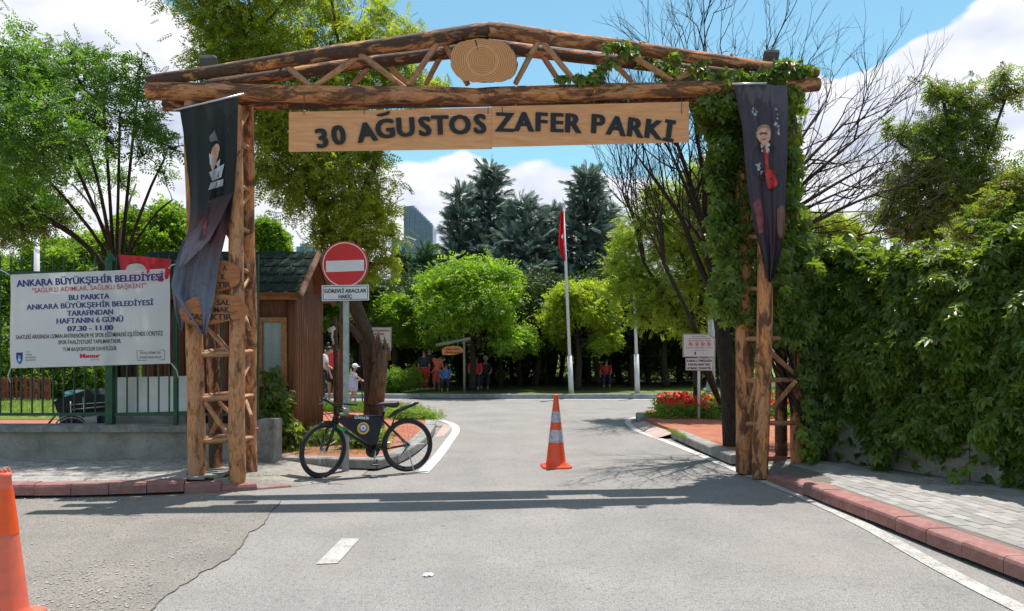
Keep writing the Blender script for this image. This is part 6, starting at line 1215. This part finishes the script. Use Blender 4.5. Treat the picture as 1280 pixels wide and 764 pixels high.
for i,(px,Y) in enumerate(gx):
    s_=protos[i%3]; t_=P(px,0,Y); copytree(s_,t_.x-s_.location.x,t_.y-s_.location.y,random.uniform(0,6.28),random.uniform(.8,1.1))
# leafy undergrowth at the foot of the grove, right part
def bush(label,px,Y,w,h,leafm,n=260,size=.16,tm=TCL,group=None,name='bush',cat='bush',z=.13,rn=7):
    b=P(px,0,Y); b.z=z; r=empty(name,tuple(b),label,cat,group); bl_=[(b+V((random.uniform(-.5,.5)*w,random.uniform(-.3,.3)*w,h*random.uniform(.3,.62))),w*.3,w*.3,h*.38) for _ in range(rn)]
    C,Nn=blobs(bl_,n,7,.35,(.3,1.0)); C[:,2]=np.maximum(C[:,2],z+.03); leaves('foliage',C,Nn,size,tm,leafm,r); m=MB()
    for k in range(5): limb(m,b+V((random.uniform(-.1,.1)*w,0,-.03)),b+V((random.uniform(-.35,.35)*w,random.uniform(-.2,.2)*w,h*.55)),.02,.008,3,.1,4)
    m.build('stems',BK2,r,True,world=True); return r
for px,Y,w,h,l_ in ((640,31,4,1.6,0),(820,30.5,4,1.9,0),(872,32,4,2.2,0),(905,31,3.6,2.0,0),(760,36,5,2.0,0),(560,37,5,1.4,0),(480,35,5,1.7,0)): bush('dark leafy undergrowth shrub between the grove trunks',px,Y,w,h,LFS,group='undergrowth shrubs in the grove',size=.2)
bush('small light green bush at the far kerb left of the people in the shade',500,24.2,1.0,.8,LFD,size=.13)
# ---- conifers
def conifer(label,px,ytop,Y,wpx,leafm,group=None,seed=1,narrow=False,dens=1.0,ybase=330,name='conifer_tree'):
    random.seed(seed); s=Y/F; b=P(px,0,Y); b.z=.1; top=P(px,ytop,Y).z; Hh=top-b.z; R_=wpx*s/2*(1.0 if narrow else 1.28); r=empty(name,tuple(b),label,'tree',group)
    m=MB(); m.tube([b,b+V((0,0,Hh*.5)),b+V((0,0,Hh*.98))],[.22,.13,.02],8); m.build('trunk',BK2,r,True,world=True)
    C=[];Nn=[];Dd=[];mb=MB(); nb_=int((46 if narrow else 74)*dens)
    for i in range(nb_):
        u=(i/nb_)**.85; z=b.z+Hh*(.14+.86*u); a=i*2.4+random.uniform(-.4,.4); rr=R_*(1-u)**(.75 if not narrow else .6)*random.uniform(.65,1.15)+.10; d=V((math.cos(a),math.sin(a),.0)); rise=.55 if not narrow else 1.6
        c0=b+V((0,0,z-b.z)); e_=c0+d*rr+V((0,0,rr*rise*random.uniform(.6,1.1))); limb(mb,c0,e_,.03,.008,3,.05,4)
        n=max(9,int(rr*26)) 
        for k in range(n):
            w=(k+.5)/n; q=c0.lerp(e_,w)+V((random.gauss(0,.13),random.gauss(0,.13),random.gauss(0,.10)))*(.4+rr*.28); C.append(tuple(q)); Nn.append((d.x*.5,d.y*.5,.8)); Dd.append((d.x+random.gauss(0,.4),d.y+random.gauss(0,.4),.75))
    mb.build('branches',BK2,r,True,world=True); leaves('crown',np.array(C),np.array(Nn),.52 if not narrow else .4,TNB,leafm,r,tilt=.4,dirs=np.array(Dd),var=.4); return r
def t_nb():
    L_=[]
    for i in range(7):
        x=.1+.75*i/7
        for s_ in (-1,1): L_.append(dia(x,0,s_*.55,.36,.085,z=.05*i,droop=-.2))
        L_.append(dia(x,0,0,.3,.08,z=.05*i+.02,droop=-.5))
    L_.append(dia(.75,0,0,.45,.09,z=.3,droop=-.2)); return tmpl(L_)
TNB=t_nb()
conifer('tallest blue-green conifer, the upper left of the row behind the round tree',612,208,36,95,LFC,None,1,dens=1.3); conifer('blue-green conifer with a stepped outline at the left end of the row',575,238,35,70,LFC,None,2)
conifer('broad blue-green conifer just left of the red flag',655,250,33.5,105,LFC,None,3,dens=1.2); conifer('low blue-green conifer tucked between the flag and its taller neighbour',688,262,36.5,60,LFC,None,4); conifer('tall blue-green conifer right behind the red flag',733,213,34,105,LFC,None,5,dens=1.3); conifer('blue-green conifer leaning right of the flagpole above the feathery tree',762,262,36,70,LFC,None,6)
conifer('small bright green cypress in front of the glass tower, right of the pair',532,312,31,34,LFP,None,7,True,1.2); conifer('small dark green cypress in front of the glass tower, left of the pair',502,318,31.5,24,LFP,None,8,True,1.2); conifer('low green cypress beside the round-crowned tree',555,325,31,26,LFP,None,9,True,1.2)
# background green fill: far wood left and right
def far_mass(name,x0,x1,Y,h,leafm,n,size,label=None):
    m_=[]; 
    for i in range(n): x=random.uniform(x0,x1); m_.append((V((x,Y+random.uniform(-3,3),h*random.uniform(.1,.75))),h*.28,h*.28,h*.24))
    C,Nn=blobs(m_,n*55,6,.35,(.3,1.0)); C[:,2]=np.maximum(C[:,2],.2); o=leaves(name,C,Nn,size,TCL,leafm); o['kind']='stuff'; return o
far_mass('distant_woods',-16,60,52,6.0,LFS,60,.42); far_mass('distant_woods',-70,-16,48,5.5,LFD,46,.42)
# trees of the left background
def round_tree(label,px,Y,cy,rw,rh,leafm,sd): return ball(label,px,Y,cy,rw,rh,leafm,sd)
ball('round bright green tree left behind the fence, beside the left tower',195,21,300,50,42,LFD,11); ball('round green tree behind the white banner near the lamp column',85,23,335,52,45,LFD,12); ball('small round green tree between the banner top and the left tower',140,24,330,36,36,LFD,13); ball('green tree low at the far left edge behind the railing',-25,22,370,50,60,LFD,14)
for i,(px,Y,w,h) in enumerate(((20,22,2.6,2.2),(70,22.6,2.8,2.0),(115,23,2.6,2.1),(160,24,2.6,2.3),(-30,21.8,3,2.4))): bush('leafy green shrub behind the red picket fence',px,Y,w,h,LFD,group='shrubs behind the picket fence',size=.17,n=330)
for i,(px,cy,Y,rw,rh,lm) in enumerate(((355,395,22.5,34,55,LFD),(400,380,25,34,45,LFD),(450,385,26.5,40,45,LFS),(492,400,26,30,40,LFD),(335,300,30,26,22,LFD))): ball(['green tree seen through the gap between the kiosk and the tower','light green tree behind the two standing adults','dark leafy tree behind the broken trunk','mid green tree between the trunk and the round-crowned tree','small loose leafed treetop above the kiosk roof'][i],px,Y,cy,rw,rh,lm,30+i)
# ---- island planting
GRS=leafmat('grass_blades',[(.08,.16,.025),(.14,.24,.04),(.22,.28,.07)],.4)
def grass(name,pts,n,hgt,label=None):
    xs_,ys_=zip(*pts); C=[]
    while len(C)<n:
        X=rng.uniform(min(xs_),max(xs_),n); Y_=rng.uniform(min(ys_),max(ys_),n); ok=inpoly(X,Y_,pts); C+=list(zip(X[ok],Y_[ok]))
    C=np.array([(x,y,PZ-.005) for x,y in C[:n]]); tm=tmpl([dia(0,0,a,l,.10,droop=.2) for a,l in ((0,1),(2.1,.8),(4.2,.9))]); V_=tm[0].copy(); V_=V_[:,[2,1,0]]; 
    V_=np.array([[ (i%4)*0.0+v[1]*.6+ (v[2]*.25)*((-1)**(j//4)), v[1]*.3+v[2]*.1*(j//4-1), v[2]] for j,(v,i) in enumerate(zip(V_,range(len(V_))))])
    V_[:,2]=np.abs(V_[:,2]); a=rng.uniform(0,6.28,n); s_=hgt*rng.uniform(.6,1.3,n); R=np.zeros((n,3,3)); R[:,0,0]=np.cos(a);R[:,0,1]=-np.sin(a);R[:,1,0]=np.sin(a);R[:,1,1]=np.cos(a);R[:,2,2]=1
    W_=np.einsum('nij,kj->nki',R,V_)*s_[:,None,None]+C[:,None,:]; k=len(V_); Fc=(tm[1][None]+(np.arange(n)*k)[:,None,None]).reshape(-1,3); return npmesh(name,W_.reshape(-1,3),Fc,GRS,None,'stuff')
grass('grass',[(-4.6,17.0),(-2.4,16.6),(-2.0,17.2),(-2.9,17.9),(-4.8,18.6)],5000,.16); grass('grass',[(-25,15.3),(-5.4,15.3),(-5.4,18.6),(-10,19.8),(-25,21.0)],14000,.10)
grass('grass',[(-3.25,10.2),(-1.9,10.1),(-1.75,10.6),(-3.1,10.9)],220,.07); grass('grass',[(2.7,15.6),(3.2,15.3),(3.3,15.9),(2.9,16.3)],500,.1); grass('grass',[(-3.4,8.25),(-2.6,8.5),(-2.6,8.56),(-3.4,8.33)],60,.05); grass('grass',[(2.66,13.0),(2.74,13.0),(2.76,12.0),(2.70,12.0)],160,.08)
fan('island_lawn',[(-4.6,17.0,PZ-.006),(-2.4,16.6,PZ-.006),(-1.95,17.0,PZ-.006),(-2.9,17.85,PZ-.006),(-5.1,18.7,PZ-.006)],LAWN,kind='structure')
for px,Y,w,h,lab in ((405,11.3,.5,.28,'low green plant with small leaves by the kerb, left of the sign pole'),(448,11.0,.45,.30,'low green plant by the kerb behind the bicycle frame'),(470,11.1,.5,.3,'small green plant by the kerb behind the bicycle bag'),(500,15.6,1.1,.20,'low green and yellow bedding plants behind the bicycle saddle'),(525,15.4,.7,.22,'few low plants at the end of the red island')): bush(lab,px,Y,w,h,LFD,n=150,size=.07,tm=TP3,cat='plant',name='small_plant',z=PZ-.02)
# creeper bush beside the pier and kiosk corner
m_=[(P(x,y,10.7),r,r*.7,r) for x,y,r in ((344,485,.13),(348,505,.2),(340,525,.22),(352,530,.22),(345,550,.24),(358,552,.18),(338,470,.1))]; r=empty('climbing_plant',tuple(P(345,570,10.7)),'dark green creeper climbing the kiosk wall beside the pier','plant'); C,Nn=blobs(m_,260,6,.35,(.3,1.0)); leaves('foliage',C,Nn,.09,TPALM,CRP,r,dirs=np.tile(np.array([[0,0,-1.]]),(len(C),1))); m=MB()
for k in range(4): limb(m,P(345+k*3,570,10.75),P(338+k*5,480,10.75),.012,.006,4,.05,4)
m.build('stems',BK2,r,True,world=True)
# flower bed
FB=[(2.95,15.4),(4.6,15.2),(6.5,15.6),(6.5,18.6),(4.3,18.2),(3.4,17.5)]
fb=empty('flower_bed',(4.2,16.5,PZ),'bed of red flowers with dark green leaves around the notice board pole','flower bed')
xs_=rng.uniform(2.9,6.5,5200); ys_=rng.uniform(15.1,18.6,5200); ok=inpoly(xs_,ys_,FB); C=np.stack([xs_[ok],ys_[ok],PZ+rng.uniform(.03,.26,ok.sum())],1); leaves('foliage',C,np.tile([[0,-.4,.8]],(len(C),1)),.16,TP3,LFD,fb,kind='stuff')
k=(rng.uniform(0,1,len(C))<np.where(C[:,0]<4.1,.30,.07)); Cf=C[k].copy(); Cf[:,2]=PZ+rng.uniform(.2,.36,len(Cf)); fl5=tmpl([dia(0,0,a,.5,.42,droop=-.3) for a in (0,1.26,2.5,3.77,5.03)]); leaves('blossoms',Cf,np.tile([[0,-.6,.7]],(len(Cf),1)),.11,fl5,leafmat('red_petals',[(.60,.01,.02),(.75,.02,.03)],.3,.5,.3,(1.2,.6,.6)),fb,kind='stuff')
# ---- the hedge of creeper on the low wall (right)
W0,W1=V((3.98,9.95,0)),V((5.25,7.72,0)); wd=(W1-W0).normalized(); W2=W1+wd*4.6; W0=W0-wd*.1; wn=V((wd.y,-wd.x,0)); wn=wn if wn.y<0 or wn.x<0 else -wn   # towards the pavement
if wn.x>0: wn=-wn
lw2=empty('low_wall',tuple(W0),'low smooth concrete wall with vertical joints under the leafy hedge on the right','wall'); t_=0; L_=(W2-W0).length; n=7
for i in range(n):
    a=W0+wd*(i*L_/n+.006); b=W0+wd*((i+1)*L_/n-.006); m=MB(); c=(a+b)/2-wn*.1; rot=Matrix.Rotation(math.atan2(wd.y,wd.x),3,'Z'); m.box(c+V((0,0,.34)),((b-a).length,.2,.64),rot,bev=.008); m.build('wall_panel',CONC,lw2,world=True)
hd=empty('hedge',tuple(W0),'thick dark green creeper hedge spilling over the low wall on the right','hedge')
Nh=30000; u=rng.uniform(-.02,1,Nh)*L_; topz=2.66+.13*np.sin(u*2.3+1)+.10*np.sin(u*5.1)+.08*np.sin(u*11)+.10*np.sin(u*23)*np.sin(u*7)
v=rng.uniform(0,1,Nh)**.85; low=.42+.20*np.sin(u*3.7+.5)+.22*np.sin(u*8.3+2); low=np.where(rng.uniform(0,1,Nh)<.06,.1,low); z=low+(topz-low)*v
nzv=np.array([mnoise.noise(V((float(a)*1.6,float(b)*1.6,0))) for a,b in zip(u,z)]); nz2=np.array([mnoise.noise(V((float(a)*4.5,float(b)*4.5,7))) for a,b in zip(u,z)])
d=.22+.44*nzv+.22*nz2-.30*np.clip((z-topz+.55)/.55,0,1)**2; d=d-np.abs(rng.normal(0,.12,Nh))+.02
d=d*np.clip(u/1.1,0,1)**.7-.12*(u<.4); d=np.where(z<.72,np.maximum(d,.03),d)
Pn=np.array(W0)[None]+u[:,None]*np.array(wd)[None]+d[:,None]*np.array(wn)[None]; Pn[:,2]=z
nrm=np.tile(np.array([wn.x*.7,wn.y*.7,.75]),(Nh,1)); tip=np.tile(np.array([wn.x*.2,wn.y*.2,-1.]),(Nh,1))
# top surface leaves
Nt=7000; u2=rng.uniform(-.02,1,Nt)*L_; tz=2.66+.13*np.sin(u2*2.3+1)+.10*np.sin(u2*5.1)+.08*np.sin(u2*11); dd_=rng.uniform(-.9,.15,Nt); P2=np.array(W0)[None]+u2[:,None]*np.array(wd)[None]+dd_[:,None]*np.array(wn)[None]; P2[:,2]=tz+np.where(rng.uniform(0,1,Nt)<.12,rng.uniform(0,.22,Nt),0)-.25*(np.clip(dd_+.1,0,1)*3)**2*.3-np.abs(rng.normal(0,.10,Nt))+.04
n2_=np.tile(np.array([wn.x*.2,wn.y*.2,1.]),(Nt,1)); t2_=np.tile(np.array([wn.x,wn.y,-.4]),(Nt,1))
allP=np.concatenate([Pn,P2]); allN=np.concatenate([nrm,n2_]); allT=np.concatenate([tip,t2_])
# the 300 leaves that show largest are parts of their own
front=np.concatenate([d+.0,np.full(Nt,-9.)]); dist=allP[:,1]+ (front<.25)*9; order=np.argsort(dist+np.abs(allP[:,0]/np.maximum(allP[:,1],.1)-.60)*30)
sel=order[:300]; keep=np.ones(len(allP),bool); keep[sel]=False
hs=leaves('foliage',allP[keep],allN[keep],.102,TPALM,CRP,hd,kind='stuff',tilt=.7,var=.5,dirs=allT[keep])
me=bpy.data.meshes.new('leaf'); me.from_pydata([tuple(x) for x in TPALM[0]],[],[tuple(int(i) for i in q) for q in TPALM[1]]); CRP1=leafmat('creeper_leaf',[(.06,.12,.022),(.12,.20,.03),(.20,.27,.04)],.46,.34,.5); me.materials.append(CRP1)
def leafparts(idx,P_,N_,T_,size,root):
    R=frames(N_[idx],tilt=.35,dirs=T_[idx])
    for k,i in enumerate(idx):
        o=link('leaf',me,root,world=True); s_=size*random.uniform(.75,1.3); o.rotation_euler=Matrix(R[k].tolist()).to_euler(); o.location=tuple(P_[i]); o.scale=(s_,)*3
leafparts(sel,allP,allN,allT,.118,hd)
m=MB()
for k in range(60):
    uu=random.uniform(.7,L_); a=W0+wd*uu+wn*random.uniform(-.3,.0); limb(m,a+V((0,0,.5)),a+wn*random.uniform(-.1,.25)+wd*random.uniform(-.3,.3)+V((0,0,random.uniform(1.2,2.6))),.016,.006,6,.06,4)
for k in range(9): a=W0+wd*(k*L_/8)-wn*.15; m.tube([a,a+V((0,0,2.45))],.03,6)
m.build('stems',BK2,hd,True,world=True)
# backing: inner mass keeps the far side from showing through
Nb=5000; ub=rng.uniform(0,1,Nb)*L_; Pb=np.array(W0)[None]+ub[:,None]*np.array(wd)[None]+rng.uniform(-.75,-.2,Nb)[:,None]*np.array(wn)[None]; Pb[:,2]=rng.uniform(.6,2.6,Nb); leaves('inner_foliage',Pb,np.tile(np.array([wn.x,wn.y,.3]),(Nb,1)),.16,TPALM,CRP,hd,kind='stuff',tilt=.8)
# ---- creeper on the right tower and along the beam
vc=empty('climbing_vine',tuple(P(960,580,9.6)),'dense green creeper wrapping the right tower and running along the beam','vine')
poly=[(868,128),(905,118),(918,106),(1000,100),(1003,130),(992,150),(1000,200),(996,260),(1010,290),(1030,300),(1045,330),(1050,580),(1012,575),(1008,520),(1004,470),(1004,432),(955,418),(930,400),(905,402),(892,380),(898,330),(888,290),(895,240),(885,215),(893,180),(880,160),(872,145)]
N_=21000; X=rng.uniform(865,1050,N_); Yp=rng.uniform(100,580,N_); ok=inpoly(X+rng.normal(0,4,N_),Yp+rng.normal(0,4,N_),poly)
hole=inpoly(X,Yp,[(980,430),(1000,430),(1003,545),(985,545)])&(rng.uniform(0,1,N_)<.75); hole|=inpoly(X,Yp,[(926,225),(942,225),(945,330),(934,400),(926,400)])&(rng.uniform(0,1,N_)<.9); ok&=~hole
X=X[ok];Yp=Yp[ok]; Yd=9.02+np.abs(rng.normal(0,.30,len(X)))+ .5*np.clip((X-985)/60,0,1)*(Yp>250); cd_=np.array([mnoise.noise(V((float(a)*.03,float(b)*.03,3))) for a,b in zip(X,Yp)]); Yd=Yd+.25+.35*cd_; Yd=np.where((X>917)&(X<985)&(Yp<352),np.maximum(Yd,9.06),np.maximum(Yd,8.92))
C=np.stack([(X-CX)*Yd/F,Yd,H+(HY-Yp)*Yd/F],1)
post_side=inpoly(X,Yp,[(986,120),(1000,120),(1003,300),(986,300)])&(rng.uniform(0,1,len(X))<.55); C=C[~post_side]
# sprigs on the beams and truss
sp_=[]
for px,py,r,n,rr_ in ((770,55,9,34,0),(785,62,9,30,0),(810,72,14,40,1),(828,82,12,34,1),(860,92,14,50,1),(885,96,14,46,1),(835,96,9,30,1),(744,98,7,22,0),(752,88,6,14,0),(700,96,6,12,0),(725,97,7,14,0),(905,97,14,26,0),(935,95,18,40,0),(965,92,18,80,0),(990,88,14,44,0),(1010,84,9,20,0),(978,110,10,60,0),(980,125,10,60,0),(640,129,0,0,1),(700,129,22,36,1),(730,129,22,30,1),(760,129,20,22,1),(820,126,22,20,1),(884,126,10,50,0),(895,130,16,90,0),(760,78,6,12,0),(975,60+18,8,20,0),(840,70,8,16,0),(870,82,10,16,0)):
    for _ in range(n): q=gp(px+random.gauss(0,r*.6),py+random.gauss(0,r*.35),(RO if rr_ else 0)+random.uniform(-.16,.05)); sp_.append(tuple(q))
C=np.concatenate([C,np.array(sp_)]); 
Nn=np.tile(np.array([[-.15,-.85,.5]]),(len(C),1)); Tt=np.tile(np.array([[0,-.2,-1.]]),(len(C),1))
near=np.argsort(C[:,1]+(C[:,2]>3.5)*.6); sel=near[:2400][::8][:300]; keep=np.ones(len(C),bool); keep[sel]=False
leaves('foliage',C[keep],Nn[keep],.10,TPALM,CRP,vc,kind='stuff',tilt=.6,dirs=Tt[keep]); leafparts(sel,C,Nn,Tt,.105,vc)
m=MB()
for k in range(34): a=P(random.uniform(1012,1035),575,random.uniform(9.6,10.0)); limb(m,a,P(random.uniform(900,990),random.uniform(130,380),random.uniform(9.3,9.8)),.018,.006,8,.035,4)
q0=None
for i in range(12): a=gp(1000-i*22,100 -(i*1.2)+random.uniform(-3,3),-.05 if i%2 else .4); 
m.build('stems',BK2,vc,True,world=True)
# fallen leaves on the pavements
m=MB(); 
for k in range(420):
    if random.random()<.5: q=V((random.uniform(-6.5,-3.3),random.uniform(8.2,9.7),PZ+.004))
    else: uu=random.uniform(0,5); q=W0+wd*uu+wn*abs(random.gauss(.1,.35)); q.z=PZ+.004
    a=random.uniform(0,6.28); s_=random.uniform(.008,.022); m.add([q+V((math.cos(a+b)*s_*k_,math.sin(a+b)*s_*k_,.003*(j%2))) for j,(b,k_) in enumerate(((0,1),(1.57,.5),(3.14,1),(4.71,.5)))],[(0,1,2,3)])
m.build('fallen_leaves',plain('dry_leaf',(.20,.12,.05),.9,var=.6))['kind']='stuff'
# ================================================================ FAR BUILDINGS
t=NT('tower_glass',.35,.5); p=t.pos(); t.col(t.ramp(t.noise(t.pos((.05,.05,.3)),1,3,.5),[(.3,(.13,.20,.38)),(.7,(.19,.27,.47))])); TG=t.m; t=NT('tower_blue_glass',.2,.6); t.col((.05,.22,.50)); TB2=t.m; MUL=plain('tower_mullion',(.20,.24,.33),.6,var=.05,scale=.1); PAR=plain('tower_parapet',(.5,.52,.56),.6,scale=.1)
BY=300.0
hb=empty('glass_tower',(P(520,433,BY).x,BY,0),'distant blue-grey glass high-rise with a sloping roofline left of the conifers','high-rise')
def prism_b(name,poly,depth,mat): m=MB(); m.prism(poly,lambda x,y:P(x,y,BY),lambda x,y:P(x,y,BY)+V((0,depth,0))); o=m.build(name,mat,hb,world=True); bm_fix(o.data)
prism_b('main_block',[(505,440),(505,258),(516,257),(541,282),(541,440)],14,TG); prism_b('lower_block',[(489,440),(489,300),(505,300),(505,440)],12,TB2)
m=MB()
for i in range(46):
    y=262+i*3.6; xr=541 if y>282 else 516+(y-257); 
    if y<430: a,b=P(505,y,BY-.1),P(xr,y,BY-.1); m.box((a+b)/2,((b-a).x,.25,.22))
m.build('floor_line',MUL,hb,world=True)['kind']='stuff'
for x in (505.3,511,517.5,524,530.5,536.5): a,b=P(x,435,BY-.3),P(x,258+max(0,x-516),BY-.3); m=MB(); m.box((a+b)/2,(.35,.5,(b-a).z)); m.build('mullion',MUL,hb,world=True)
for x in (497,501): a,b=P(x,435,BY-.3),P(x,301,BY-.3); m=MB(); m.box((a+b)/2,(.5,.5,(b-a).z)); m.build('mullion',PAR,hb,world=True)
for i in range(9): x=517+i*2.7; q=P(x,257.5+(x-516)*1.0,BY); m=MB(); m.box(q+V((0,5,.3)),(.6,8,.7)); m.build('parapet_block',PAR,hb,world=True)
hb2=empty('office_block',(P(378,433,200).x,200,0),'top of a small distant blue building above the kiosk roof','building'); slab('block',(P(378,0,200).x,205,12),(3.8,8,32),TB2,hb2); slab('rooftop_plant',(P(378,0,200).x,204,28.4),(2.4,4,1.2),PAR,hb2)
